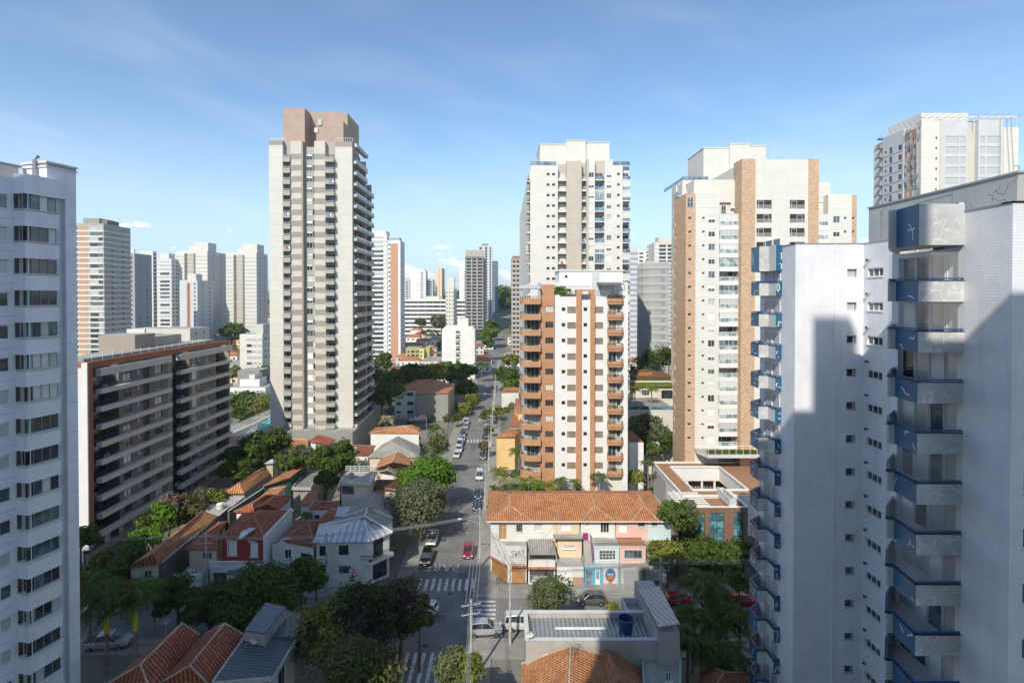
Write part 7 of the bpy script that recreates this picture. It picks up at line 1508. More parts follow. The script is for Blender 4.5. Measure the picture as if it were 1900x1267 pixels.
# ---- right side mid-distance: garden wall, club with pool terrace
def club():
    Y = 158.0; fr = front(Y); X = lambda p: X_(1150 + p / 5.759, Y, 750); z = lambda y: Z_(640 + y / 5.759, Y)
    t = T('pool_club', 'cream two tier club building with tiled roof behind the palm garden', 'building', (X(330), Y + 8, 0))
    m = MB(); m.box(fr, X(70), X(600), -14, 0, 0, z(440), 'cream', 'grassy'); m.box(fr, X(100), X(600), -14, -3, z(440), z(380), 'cream', 'roof_brown'); t.part('wall', m)
    r = MB(); r.box(fr, X(100), X(600), -14, -2.5, z(380), z(350), 'leaf_dry', 'roof_orange'); r.box(fr, X(250), X(400), -12, -5, z(350), z(318), 'roof_orange', 'roof_orange'); r.box(fr, X(60), X(600), -2.9, .8, z(440) + .01, z(415), 'leaf_yellow'); t.part('roof', r)
    t.win(fr, X(275), z(535), .05, window(2.2, 1.6, 'glass', 'frame_w', 3, 2, sill=False)); t.win(fr, X(510), z(570), .05, window(3.6, 2.4, 'glass', 'frame_d', 2, sill=False)); t.finish()
    tr = MB(); Y2 = 141.0; f2 = front(Y2); X2 = lambda p: X_(1150 + p / 5.759, Y2, 750); zt = Z_(640 + 690 / 5.759, Y2); tr.box(f2, X2(60), X2(600), -(158 - Y2) + .02, 0, 0, zt, 'cream', 'pavement'); tr.box(f2, X2(60), X2(600), -3, -.6, zt, zt + .05, 'pool'); tr.box(f2, X2(60), X2(600), -.1, .05, zt, zt + .9, 'glass_teal'); tr.box(f2, X2(60), X2(600), -.12, .07, zt + .9, zt + .95, 'frame_g')
    solo('pool_terrace', 'raised pool terrace with glass edge above the garden wall', 'terrace', tr, (X2(330), Y2, 0))
    Y3 = 127.0; w_ = MB(); w_.box(front(Y3), X_(1165, Y3, 850), X_(1262, Y3, 850), -.25, 0, 0, Z_(640 + 1035 / 5.759, Y3), 'cream'); solo('garden_wall', 'cream garden wall under the trees right of the brick tower', 'wall', w_, (X_(1200, Y3), Y3, 0))
    Y4 = 112.0; w_ = MB(); w_.box(front(Y4), X_(1168, Y4, 850), X_(1194, Y4, 850), -9, 0, 0, Z_(640 + 1040 / 5.759, Y4), 'white', 'roof_orange'); solo('garden_pavilion', 'small white pavilion with orange top close behind the brick tower', 'building', w_, (X_(1180, Y4), Y4, 0))
club()
# green strip and pool beside the big tower
def garden():
    z = 5.0; p = [Wc('t', x, y, z) for x, y in ((390, 1010), (500, 1010), (720, 880), (720, 790))]
    b = MB(); b.prism([(q.x, q.y) for q in p], 0, z, 'white', 'pool'); solo('lap_pool', 'long turquoise lap pool beside the tall cream tower', 'pool', b, tuple(p[0] - V(0, 0, z)))
    b = MB(); q = [Wc('t', x, y, z) for x, y in ((500, 1010), (600, 1010), (720, 940), (720, 885))]; b.prism([(v.x, v.y) for v in q], 0, z - .05, 'graywall', 'brownbox'); q = [Wc('t', x, y, z) for x, y in ((170, 1210), (590, 1200), (600, 1012), (180, 1050))]; b.prism([(v.x, v.y) for v in q], 0, z - .1, 'graywall', 'ridge')
    solo('pool_deck', 'brown deck with planting at the end of the lap pool', 'deck', b, tuple(q[0] - V(0, 0, z)))
    f = MB(); a, c_ = Wc('t', 165, 1010, 4), Wc('t', 720, 760, 4); fr = Fr(a.x, a.y, c_.x - a.x, c_.y - a.y); L = math.hypot(c_.x - a.x, c_.y - a.y)
    k = 0
    while k * .5 < L: f.box(fr, k * .5, k * .5 + .08, 0, .06, 3.5, 5.6, 'rail_w'); k += 1
    f.box(fr, 0, L, 0, .07, 5.6, 5.7, 'rail_w'); f.box(fr, 0, L, -.3, .2, 0, 3.5, 'white_old'); solo('garden_fence', 'white picket fence along the lap pool garden', 'fence', f, (a.x, a.y, 0))
    b = MB(); a, c_ = Wc('t', 160, 545, 0), Wc('t', 480, 540, 0); Y = 225.0; fr = front(Y); X = lambda p: X_(400 + p / 7.04, Y, 700); zz = lambda y: Z_(660 + y / 7.04, Y)
    t = T('warehouse', 'low white warehouse with grey roofs between dark slab and cream tower', 'warehouse', (X(400), Y + 5, 0)); b.box(fr, X(100), X(650), -14, 0, 0, zz(415), 'white', 'fibre'); b.box(fr, X(270), X(530), -10, -3, zz(415), zz(320), 'white', 'fibre'); b.box(fr, X(400), X(470), -10, -2.8, zz(320), zz(260), 'white', 'fibre'); b.box(fr, X(100), X(400), -22, -12, zz(415), zz(245), 'fibre', 'fibre'); t.part('wall', b)
    for px in (212, 265, 338): t.win(fr, X(px), zz(495), .04, farwin(.8, .8, 'glass'))
    for px in (520, 605): t.win(fr, X(px), zz(502), .04, farwin(2.6, 1.6, 'glass_c'))
    t.finish()
garden()
# ---- far small houses, as filler of the city floor: one of a kind, then copies
def small_house(seed, roof, wall, w_, d, h):
    mb = MB(); mb.box(LOCAL, -w_ / 2, w_ / 2, -d / 2, d / 2, 0, h, wall)
    r = solid_faces(roof_faces([V(-w_ / 2 - .3, -d / 2 - .3, h), V(w_ / 2 + .3, -d / 2 - .3, h), V(w_ / 2 + .3, d / 2 + .3, h), V(-w_ / 2 - .3, d / 2 + .3, h)], [V(-w_ / 2 + d / 3, 0, h + 1.9), V(w_ / 2 - d / 3, 0, h + 1.9)], 'hip' if False else 'flat'), .1, roof) if False else None
    e = [V(-w_ / 2 - .3, -d / 2 - .3, h), V(w_ / 2 + .3, -d / 2 - .3, h), V(w_ / 2 + .3, d / 2 + .3, h), V(-w_ / 2 - .3, d / 2 + .3, h)]; a, b_ = V(-w_ / 2 + d / 3, 0, h + 1.9), V(w_ / 2 - d / 3, 0, h + 1.9)
    r = solid_faces([[e[0], e[1], b_, a], [e[1], e[2], b_], [e[2], e[3], a, b_], [e[3], e[0], a]], .12, roof)
    wi = MB()
    q = random.Random(seed); n = max(2, int(w_ / 3))
    for k in range(n):
        for zf in ([1.0, 3.9] if h > 5 else [1.0]): u = -w_ / 2 + w_ * (k + .5) / n; wi.box(LOCAL, u - .6, u + .6, d / 2, d / 2 + .05, zf, zf + 1.2, 'glass')
    return mb.mesh('wall'), r.mesh('roof'), wi.mesh('windows')
SH = [small_house(1, 'roof_orange', 'white', 11, 9, 6.2), small_house(2, 'roof_red', 'cream', 9, 8, 5.6), small_house(3, 'roof_brown', 'peach', 12, 8, 3.6), small_house(4, 'fibre', 'white_old', 14, 10, 4.6), small_house(5, 'roof_orange', 'yellow', 16, 9, 6.4), small_house(6, 'roof_orange', 'lightbeige', 8, 8, 6.0)]
DESC = ['white walled orange roofed', 'cream walled red roofed', 'low peach walled brown roofed', 'old white walled grey roofed', 'wide yellow walled orange roofed', 'beige walled orange roofed']
def put_house(x, y, k, rz=0, label=None, sc=1.0):
    z = terrain(x, y) - .1; o = bpy.data.objects.new('small_house', None); C.objects.link(o); o.location = (x, y, z); o.rotation_euler = (0, 0, rz); o.scale = (sc,) * 3
    o['label'] = label or (DESC[k] + ' house among the roofs of the far city blocks'); o['category'] = 'house'; o['group'] = 'small far houses'
    for nm, me in zip(('wall', 'roof', 'windows'), SH[k]): link(nm, me, o)
spots = [(768, 609, 420, 0, 0), (781, 602, 440, 1, 0), (765, 622, 380, 4, 0), (786, 618, 400, 0, .2), (800, 612, 420, 3, 0), (800, 622, 370, 5, 0), (765, 634, 345, 1, .1), (780, 645, 330, 2, 0), (805, 640, 320, 3, .1), (795, 632, 350, 1, .1),
         (812, 668, 262, 0, 0), (895, 640, 340, 2, 0), (893, 655, 305, 0, 0), (898, 622, 400, 3, 0), (886, 630, 380, 1, 0), (956, 655, 300, 0, 0), (958, 690, 240, 1, 0), (955, 632, 350, 3, 0), (955, 612, 420, 0, 0),
         (1180, 655, 300, 0, 0), (1190, 668, 270, 1, 0), (430, 660, 330, 0, 0), (434, 672, 300, 3, 0), (447, 690, 262, 2, 0), (425, 650, 360, 1, 0), (490, 680, 280, 3, 0)]
nl = {}
ORD = ['nearest', 'second nearest', 'third nearest', 'fourth nearest', 'fifth nearest', 'sixth nearest', 'farthest', 'very farthest']
for (px, py, Y, k, rz) in sorted(spots, key=lambda s: s[2]):
    i = nl.get(k, 0); nl[k] = i + 1; put_house(X_(px, Y, py), Y, k, rz, DESC[k] + ' house, ' + ORD[i] + ' of its kind in the far blocks')
# yellow and green block
def olive():
    Y = 318.0; fr = front(Y); X = lambda p: X_(740 + p / 7.92, Y, 650); z = lambda y: Z_(540 + y / 7.92, Y)
    t = T('apartment_block', 'olive and yellow four storey block with dark roof in the middle distance', 'apartment building', (X(280), Y + 5, 0))
    b = MB(); b.box(fr, X(100), X(310), -12, 0, 0, z(840), 'olive', 'roofslab'); t.part('wall', b); b = MB(); b.box(fr, X(310), X(375), -3, 1.2, 0, z(845), 'yellow'); t.part('stair_tower', b); b = MB(); b.box(fr, X(375), X(445), -14, -2, 0, z(840), 'olive'); t.part('rear_wing', b)
    for i in range(4):
        for px in (140, 205, 272): t.win(fr, X(px), z(905 + i * 58), .03, farwin(2.0 if px > 150 else 1.2, 1.3, R.choice(['glass', 'glass_b'])))
        t.win(fr, X(335), z(905 + i * 58), 1.22, farwin(1.0, 1.0, 'glass'))
    t.finish()
    b = MB(); Y = 290.0; fr = front(Y); X = lambda p: X_(740 + p / 7.92, Y, 650); b.box(fr, X(-10), X(230), -10, 0, 0, Z_(540 + 1110 / 7.92, Y), 'offwhite', 'white'); solo('annex_building', 'low cream annex in front of the olive block', 'building', b, (X(100), Y, 0))
olive()

# roof clutter: tanks, antennas, satellite dishes
def tank(label, P, r=.6, h=.9, m='tank_blue'):
    b = MB(); b.tube([P, P + V(0, 0, h)], r, m, 14, r * 1.1); b.tube([P + V(0, 0, h), P + V(0, 0, h + .12)], r * 1.16, m, 14); b.tube([P + V(0, 0, h + .12), P + V(0, 0, h + .3)], r * .9, m, 14, r * .2); solo('water_tank', label, 'water tank', b, tuple(P))
tank('grey water tank on the dark red lean to roof in mid block', Wc('h', 1245, 385, 5.9), .7, .9, 'pale_grey'); tank('small grey tank on the flat terrace of the beige house', Wc('h', 1230, 610, 8.7), .4, .7, 'frame_g'); tank('blue lidded tank behind the twin orange hipped roofs', Wc('s', 690, 300, 9.8), .7, .8)
tank('pale tank on the concrete terrace between orange roofs', Wc('g', 1420, 440, 4.3), .6, .8, 'white_old')
def antenna(label, P, h=2.2):
    b = MB(); b.tube([P, P + V(0, 0, h)], .03, 'frame_g', 4)
    for k in range(5): b.tube([P + V(-.45 + .03 * k, k * .16 - .3, h - .1), P + V(.45 - .03 * k, k * .16 - .3, h - .1)], .018, 'frame_g', 4)
    b.tube([P + V(0, -.35, h - .1), P + V(0, .4, h - .1)], .02, 'frame_g', 4); solo('tv_antenna', label, 'antenna', b, tuple(P), 'roof antennas')
for lb, P in (('television antenna on the ridge of the graffiti corner row house', V(4, 87.6, 9.6)), ('television antenna on the pink row house roof', V(22.5, 87, 9.5)), ('antenna on the silver corrugated corner roof', Wc('h', 1330, 975, 8.0)), ('antenna on the red fronted house roof', Wc('h', 350, 965, 8.5)), ('antenna on the left foreground tiled roof', Wc('l', 760, 870, 7.6)), ('antenna on the grey gabled house by the olive tree', Wc('h', 1400, 850, 8.4)), ('antenna above the bottom centre orange roof', Wc('b', 720, 600, 7.9)), ('antenna on the long white walled house', Wc('h', 1600, 160, 7.4))): antenna(lb, P)
def dish(label, P):
    b = MB(); b.tube([P, P + V(0, 0, .5)], .03, 'frame_g', 5); c_ = P + V(0, 0, .65); pts = [c_ + V(.38 * math.cos(6.28 * k / 14), -.12 - .1 * math.sin(6.28 * k / 14), .38 * math.sin(6.28 * k / 14)) for k in range(14)]
    for k in range(14): b.face([c_ + V(0, .02, 0), pts[k], pts[(k + 1) % 14]], 'rail_w')
    b.tube([c_, c_ + V(0, -.4, .1)], .015, 'frame_g', 4); solo('satellite_dish', label, 'satellite dish', b, tuple(P), 'satellite dishes')
for lb, P in (('satellite dish on the metal roofed building, bottom left', Wc('l', 1500, 900, 6.5)), ('satellite dish on the corner of the beige terrace house', Wc('h', 1150, 645, 8.7)), ('satellite dish on the workshop wall', Wc('b', 430, 450, 8.8)), ('satellite dish on the garage flat roof', Wc('g', 1150, 1080, 3.3))): dish(lb, P)
# ================================================================== TREES
def at(px, py, Y): return Vector((X_(px, Y, py), Y, Z_(py, Y)))
def tree(label, P, r, m, n=2600, rz=None, ground_z=0, seed=None, ls=.3, trunk='bark', m2=None, group=None, lobes=14, name='tree', cat='tree', flat=.75):
    seed = seed or int(abs(P.x * 13 + P.y * 7)) + 1; rz = rz or r * .85; cz = P.z
    cb, L = crown_mesh(r, rz, n, m, seed, ls, lobes, m2, flat)
    t = T(name, label, cat, (P.x, P.y, ground_z), group); cb.v = [(x + P.x, y + P.y, z + cz) for x, y, z in cb.v]; t.part('crown', cb)
    tb = MB(); q = random.Random(seed); zt = cz - rz * .25; tr = .05 * r + .06
    tb.tube([(P.x, P.y, ground_z - .2), (P.x + q.uniform(-.2, .2), P.y + q.uniform(-.2, .2), (ground_z + zt) / 2), (P.x, P.y, zt)], [tr, tr * .8, tr * .6], trunk, 7)
    for l in L[:8]: e = Vector((P.x, P.y, cz)) + l * .9; s = Vector((P.x, P.y, zt - q.uniform(0, .5))); tb.tube([s, s.lerp(e, .5) + Vector((0, 0, .2)), e], [tr * .5, tr * .3, tr * .12], trunk, 5)
    t.part('trunk', tb); return t
def palm(label, P, r, m, nf=16, trunk='bark_pale', gz=0, seed=1, tr=.16, group=None, band=False, name='palm_tree'):
    t = T(name, label, 'palm', (P.x, P.y, gz), group); tb = MB(); q = random.Random(seed)
    tb.tube([(P.x, P.y, gz - .1), (P.x + .1, P.y, (gz + P.z) / 2), (P.x, P.y, P.z)], [tr * 1.2, tr, tr * .9], trunk, 8); t.part('trunk', tb)
    if band: b = MB(); zz = gz + (P.z - gz) * .48; b.tube([(P.x + .08, P.y, zz), (P.x + .06, P.y, zz + 1.9)], tr * 1.25, 'yellow_band', 8); t.part('yellow_crownshaft', b)
    f = MB()
    for i in range(nf):
        a = 6.283 * i / nf + q.uniform(-.2, .2); el = q.uniform(.1, 1.1); d = Vector((math.cos(a), math.sin(a), 0)); L = r * q.uniform(.85, 1.1); pts = []
        for k in range(7):
            s = k / 6; pts.append(P + d * L * s * math.cos(el * (1 - s * .6)) + Vector((0, 0, L * (math.sin(el) * s - .75 * s * s))))
        side = Vector((-d.y, d.x, 0))
        for k in range(6):
            for sub in (0, .33, .66):
                p = pts[k].lerp(pts[k + 1], sub); e = (pts[k + 1] - pts[k]); w_ = L * .3 * math.sin(math.pi * min(.98, (k + sub + .7) / 6.6))
                for sg in (-1, 1): f.face([p, p + e * .36, p + e * q.uniform(.5, .8) + side * sg * w_ * q.uniform(.85, 1.1) + Vector((0, 0, -w_ * q.uniform(.4, .9)))], m)
    t.part('fronds', f); t.finish(); return t
tree('round olive green street tree on the left pavement', at(779, 938, 92), 5.6, 'leaf_olive', 11000, 4.8, ls=.26, trunk='bark_pale', lobes=26)
tree('bright green street tree behind the round olive tree', at(790, 886, 104), 6.3, 'leaf_bright', 10000, 4.2, ls=.3, lobes=24)
tree('dark olive street tree farther up the left pavement', at(808, 829, 122), 3.3, 'leaf_olive', 3500, 2.9, ls=.3, m2='leaf_dark')
tree('bare young street tree by the blank grey block', at(832, 778, 150), 1.6, 'leaf_dry', 500, 2.2, ls=.22)
for i, (px, py, Y, r, m, lb) in enumerate([(866, 722, 214, 5.0, 'leaf_mid', 'mid green tree beside the road bend, tallest of its clump'), (860, 758, 190, 3.4, 'leaf_yellow', 'yellow green tree between the grey block and the road'), (876, 742, 200, 3.0, 'leaf_yellow', 'small yellow green roadside tree overhanging the left lane'), (849, 776, 172, 2.2, 'leaf_mid', 'low roadside tree nearest the grey block corner'),
    (905, 770, 176, 2.6, 'leaf_mid', 'small tree at the right kerb by the power poles'), (921, 763, 182, 3.0, 'leaf_yellow', 'pale green tree beside the power poles'), (908, 796, 160, 1.6, 'leaf_dry', 'thin dry tree on the right pavement'), (899, 828, 140, 1.8, 'leaf_dry', 'sparse tree on the right pavement beside the yellow wall'),
    (937, 700, 236, 6.0, 'leaf_mid', 'broad green tree by the far crossing'), (950, 715, 226, 4.0, 'leaf_bright', 'bright tree beside the pale wall at the far crossing'), (948, 668, 285, 5.0, 'leaf_yellow', 'pale green tree right of the far street'), (912, 620, 400, 9.0, 'leaf_bright', 'bright rounded tree left of the far street'), (905, 636, 350, 4.5, 'leaf_mid', 'mid green tree in front of the far bright one'), (912, 603, 430, 6.0, 'leaf_mid', 'dark rounded tree by the concrete frame tower'),
    (835, 690, 238, 7.0, 'leaf_dark', 'tall lacy dark tree in front of the blank white block, left of two'), (866, 692, 240, 7.0, 'leaf_dark', 'tall lacy dark tree in front of the blank white block, right of two'), (820, 599, 450, 10.5, 'leaf_olive', 'large umbrella shaped tree in the far blocks'), (781, 598, 430, 5.0, 'leaf_mid', 'dark tree beside the far small houses'), (846, 700, 228, 4, 'leaf_dark', 'low dark tree under the two lacy trees'),
    (707, 705, 176, 7.5, 'leaf_mid', 'big green tree close behind the tall cream tower'), (724, 728, 168, 6.0, 'leaf_mid', 'rounded green tree right of the tall cream tower'), (708, 742, 160, 5.0, 'leaf_dark', 'shaded tree at the foot of the cream tower'), (742, 700, 200, 6.0, 'leaf_dark', 'dark green tree behind the cream block'), (762, 694, 215, 6.0, 'leaf_mid', 'mid green tree behind the orange hipped roofs'), (800, 692, 225, 6.0, 'leaf_yellow', 'lighter tree in front of the small white house'), (783, 697, 215, 5.0, 'leaf_mid', 'tree behind the ridge of the orange roof'),
    (690, 700, 190, 5, 'leaf_dark', 'dark tree tucked at the cream tower edge'), (716, 672, 260, 6, 'leaf_mid', 'feathery tall tree before the green glass tower'),
    (438, 748, 195, 5.5, 'leaf_bright', 'bright garden tree beside the warehouse, leftmost'), (456, 746, 200, 5.5, 'leaf_mid', 'garden tree by the warehouse, second from left'), (474, 750, 196, 5.0, 'leaf_olive', 'silvery garden tree near the lap pool'), (492, 748, 190, 5.0, 'leaf_yellow', 'yellow green garden tree beside the cream tower'), (445, 768, 178, 4.0, 'leaf_mid', 'round garden tree above the picket fence'), (468, 768, 180, 3.6, 'leaf_yellow', 'small garden tree above the picket fence'), (430, 615, 400, 9, 'leaf_dark', 'large dark tree between far towers'), (491, 690, 250, 4, 'leaf_mid', 'bush beside the small white block'), (432, 690, 250, 4, 'leaf_yellow', 'bush left of the small white block'),
    (455, 850, 118, 4.6, 'leaf_dark', 'dark shaded tree behind the orange outbuildings, left'), (480, 830, 122, 4.6, 'leaf_dark', 'dark shaded tree behind the outbuildings, middle'), (512, 822, 124, 4.2, 'leaf_dark', 'dark shaded tree behind the outbuildings, right'), (437, 872, 112, 3.2, 'leaf_dark', 'dark shrubby tree beside the end of the dark slab'), (541, 855, 112, 3.4, 'leaf_mid', 'sunlit tree beside the small orange roof'), (562, 842, 114, 2.6, 'leaf_olive', 'pale flowering tree by the orange roof'),
    (602, 852, 110, 3.6, 'leaf_dark', 'dark tree behind the terrace house, upper left'), (632, 868, 106, 4.2, 'leaf_dark', 'dark tree touching the terrace house'), (606, 892, 100, 2.8, 'leaf_dark', 'dark tree over the grey flat roof'), (634, 836, 116, 2.8, 'leaf_dark', 'dark tree behind the red flat roof'),
    (296, 962, 88, 3.7, 'leaf_bright', 'leafy garden tree at the foot of the dark slab, largest'), (268, 1005, 82, 3.2, 'leaf_bright', 'leafy garden tree beside the cream fronted house'), (240, 1045, 77, 2.9, 'leaf_mid', 'leafy garden tree lowest beside the dark slab'), (222, 1075, 74, 2.2, 'leaf_mid', 'leafy shrub by the dark slab corner'), (312, 938, 93, 2.6, 'leaf_pink', 'pinkish flowering shrub at the foot of the dark slab'), (345, 944, 95, 4.0, 'leaf_dry', 'dry brown shrub beside the long orange roof'), (393, 928, 99, 2.6, 'leaf_yellow', 'yellow green shrub by the concrete terrace'), (372, 925, 100, 2.5, 'leaf_olive', 'grey green shrub by the concrete terrace'), (150, 1000, 74, 2.6, 'leaf_dark', 'dark tree against the end wall of the slab'),
    (1202, 672, 190, 6, 'leaf_mid', 'sunlit tree right of the brick striped tower top garden'), (1228, 655, 196, 5.5, 'leaf_mid', 'tall tree before the netted block'), (1184, 690, 178, 4.0, 'leaf_mid', 'bushy tree next to the brick tower'), (1241, 668, 180, 5, 'leaf_dark', 'shaded tree beside the tan tower wall'), (1202, 788, 133, 4.2, 'leaf_olive', 'pale tree growing before the garden wall'), (1181, 808, 128, 3.4, 'leaf_mid', 'mid green tree next to the brick tower side'), (1226, 805, 130, 3.2, 'leaf_olive', 'pale tree next to the tan tower wall'), (1240, 820, 124, 2.4, 'leaf_dark', 'shaded tree in the tan tower corner'), (1210, 835, 124, 2.2, 'leaf_mid', 'shrub along the garden wall'),
    (1182, 886, 104, 2.0, 'leaf_yellow', 'yellow green shrub beside the brick tower entrance'), (1256, 958, 81, 3.3, 'leaf_mid', 'upper tree partly hiding the pink row house'), (1237, 1030, 77, 3.4, 'leaf_yellow', 'sunlit feathery tree in front of the pale blue row house'), (1300, 1030, 80, 3.6, 'leaf_dark', 'shaded tree before the dark brick house, left'), (1340, 1040, 80, 3.4, 'leaf_dark', 'shaded tree before the dark brick house, middle'), (1378, 1032, 82, 3.4, 'leaf_dark', 'shaded tree before the dark brick house, right'), (1282, 1010, 84, 2.6, 'leaf_mid', 'thin tree left of the brick house windows'), (1372, 1082, 72, 1.8, 'leaf_mid', 'clipped green shrub next to the blue balconies'), (1275, 950, 86, 2.6, 'leaf_olive', 'greyish tree by the courtyard building corner')]):
    small = Y > 150; nn = int((520 if Y > 300 else 900 if small else 2400) * (r / 4) ** .9)
    tree(lb, at(px, py, Y), r, m, nn, r * .8, terrain(0, Y) if Y > 360 else 0, ls=(.3 if Y < 110 else .45 if Y < 200 else .9 if Y < 300 else 1.4), lobes=16, m2='leaf_dark' if (m in ('leaf_mid', 'leaf_bright') and i % 2) else None)
# street corner mass of trees, in shade
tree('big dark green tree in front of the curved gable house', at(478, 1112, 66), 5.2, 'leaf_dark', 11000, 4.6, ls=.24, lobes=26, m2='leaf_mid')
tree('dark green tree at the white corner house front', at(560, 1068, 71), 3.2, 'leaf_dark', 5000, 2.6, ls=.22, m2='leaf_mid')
tree('bright small tree between corner house and dark trees', at(585, 1078, 70), 1.8, 'leaf_mid', 2200, 1.8, ls=.2)
tree('brownish leaved big tree at the street corner, left part', at(606, 1180, 57), 4.3, 'leaf_dry', 10000, 4.2, ls=.2, lobes=28, m2='leaf_yellow')
tree('dark twiggy tree in the middle of the corner clump', at(668, 1150, 59), 4.3, 'twigs', 11000, 4.4, ls=.2, lobes=24, m2='leaf_dark')
tree('brown and green corner tree reaching over the crosswalk', at(742, 1130, 62), 3.9, 'leaf_dry', 9500, 3.6, ls=.2, lobes=26, m2='twigs')
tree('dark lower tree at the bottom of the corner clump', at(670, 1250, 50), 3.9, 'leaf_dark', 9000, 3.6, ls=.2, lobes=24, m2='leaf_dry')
tree('green leafed branch tree overhanging the intersection', at(778, 1152, 60), 1.7, 'leaf_mid', 2200, 1.6, ls=.2)
tree('pale lime street tree at bottom centre beside the pole', at(853, 1245, 50), 2.5, 'leaf_yellow', 6500, 2.4, ls=.17, lobes=20, m2='leaf_olive')
tree('round olive tree on the pavement in front of the graffiti house', at(1020, 1108, 66), 3.1, 'leaf_olive', 9000, 2.6, ls=.18, lobes=22, m2='leaf_mid')
tree('small flowering shrub behind the zinc roof', at(1136, 1128, 70), 1.0, 'leaf_yellow', 900, .8, ls=.18)
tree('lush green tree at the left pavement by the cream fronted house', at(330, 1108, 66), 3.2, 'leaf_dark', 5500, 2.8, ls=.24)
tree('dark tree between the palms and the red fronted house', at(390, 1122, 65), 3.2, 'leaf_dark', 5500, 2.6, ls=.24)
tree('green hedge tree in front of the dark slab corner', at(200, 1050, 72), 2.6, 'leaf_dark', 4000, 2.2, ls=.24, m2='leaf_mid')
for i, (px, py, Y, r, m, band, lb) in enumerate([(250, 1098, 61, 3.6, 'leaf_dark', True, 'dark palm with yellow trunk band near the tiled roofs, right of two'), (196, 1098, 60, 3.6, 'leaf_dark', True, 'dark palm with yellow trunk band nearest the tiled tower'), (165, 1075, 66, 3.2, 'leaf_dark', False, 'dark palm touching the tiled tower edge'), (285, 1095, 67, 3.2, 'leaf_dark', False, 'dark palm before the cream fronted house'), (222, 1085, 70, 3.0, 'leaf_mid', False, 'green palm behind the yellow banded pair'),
    (1305, 1082, 64, 3.4, 'leaf_mid', False, 'tall drooping palm beyond the white metal canopy'), (1285, 1140, 60, 2.8, 'leaf_dark', False, 'dark palm right beside the concrete block wall'), (1335, 1150, 60, 3.0, 'leaf_dark', False, 'dark palm in the middle of the shaded palm garden'), (1372, 1140, 60, 2.8, 'leaf_dark', False, 'dark palm next to the blue balconies, upper'), (1300, 1200, 55, 2.8, 'leaf_dark', False, 'dark palm above the brown tiled roof, left'), (1350, 1205, 55, 2.8, 'leaf_dark', False, 'dark palm above the brown tiled roof, right'), (1275, 1180, 56, 2.4, 'leaf_dark', False, 'small dark palm at the mint wall'), (1330, 1108, 66, 2.6, 'leaf_dark', False, 'shaded palm behind the parked white car'),
    (978, 893, 97, 2.6, 'leaf_yellow', False, 'bushy sunlit palm left of the brick tower entrance'), (1000, 900, 95, 2.2, 'leaf_bright', False, 'low sunlit palm behind the orange roof ridge'), (960, 900, 96, 2.2, 'leaf_mid', False, 'low palm at the left end of the orange roofs'), (1040, 890, 97, 1.8, 'leaf_mid', False, 'small palm by the white planter wall'), (1023, 898, 96, 1.8, 'leaf_yellow', False, 'small yellow green palm at the tower entrance'), (1066, 893, 97, 1.5, 'leaf_mid', False, 'tiny palm beside the entrance arch'), (1112, 880, 97, 2.1, 'leaf_mid', False, 'slender tall palm in front of the brick tower'),
    (926, 872, 124, 2.6, 'leaf_yellow', False, 'pale palm on the pavement below the yellow wall'), (936, 890, 116, 2.4, 'leaf_straw', False, 'straw coloured palm before the yellow wall'), (962, 835, 126, 2.6, 'leaf_mid', False, 'green palm between the yellow wall and brick tower'), (918, 905, 110, 1.8, 'leaf_mid', False, 'low palm by the right pavement fence'), (893, 675, 262, 4.6, 'leaf_mid', False, 'tall feathery palm beside the lacy dark trees'), (1178, 722, 146, 2.4, 'leaf_yellow', False, 'sunlit palm by the pool club, left'), (1209, 722, 148, 2.4, 'leaf_yellow', False, 'sunlit palm by the pool club, right'), (1202, 857, 108, 1.9, 'leaf_mid', False, 'small palm beside the courtyard building wall'), (569, 955, 88, 1.5, 'leaf_dark', False, 'small palm in the shaded courtyard of red roofs'), (716, 775, 152, 2.8, 'leaf_straw', False, 'straw coloured bamboo clump beside the glass pergola')]):
    palm(lb, at(px, py, Y), r, m, 26 if Y < 80 else 18, seed=i + 3, band=band, tr=.2 if band else .14)
# hedges and far woods as masses
def mass(name, pts, m, n, ls, label, cat='bushes'):
    mb = MB(); q = random.Random(n)
    for _ in range(n):
        a = q.choice(pts); c_ = Vector(a[:3]); r = a[3]; d = Vector((q.gauss(0, 1), q.gauss(0, 1), abs(q.gauss(0, 1)))).normalized(); p = c_ + Vector((d.x * r, d.y * r, d.z * a[4])) * q.uniform(.8, 1.05); u = d.cross(Vector((q.gauss(0, 1), q.gauss(0, 1), q.gauss(0, 1)))).normalized(); v = d.cross(u); s = ls * q.uniform(.6, 1.2); mb.face([p - u * s, p + v * s * .6, p + u * s, p - v * s * .6], m)
    return solo(name, label, cat, mb, kind='stuff')
q = random.Random(9); hill = []
for k in range(70): x = q.uniform(-60, 45); y = q.uniform(650, 760); hill.append((x, y, terrain(x, y) + 2, q.uniform(9, 15), q.uniform(8, 16)))
mass('wooded_hill', hill, 'leaf_mid', 9000, 2.6, 'dark wooded hill at the end of the street', 'woods')
far = []
for k in range(260):
    x = q.uniform(-650, 650); y = q.uniform(330, 900)
    if abs(x + 9) < 12 + y * .0: continue
    far.append((x, y, terrain(x, y), q.uniform(4, 9), q.uniform(5, 10)))
mass('far_greenery', far, 'leaf_mid', 16000, 1.6, 'tree tops between the roofs of the far blocks', 'woods')
low = []
for k in range(300):
    x = q.uniform(-62, 60); y = q.uniform(84, 330)
    if -17 < x < 0 or (y < 125 and x > -50) or (88 < y < 180 and x > 3 and x < 60) or (-62 < x < -36 and 134 < y < 172): continue
    low.append((x, y, 0, q.uniform(1.2, 3.2), q.uniform(1.5, 4)))
mass('garden_shrubs', low, 'leaf_mid', 22000, .4, 'low shrubs filling the gardens between the houses')
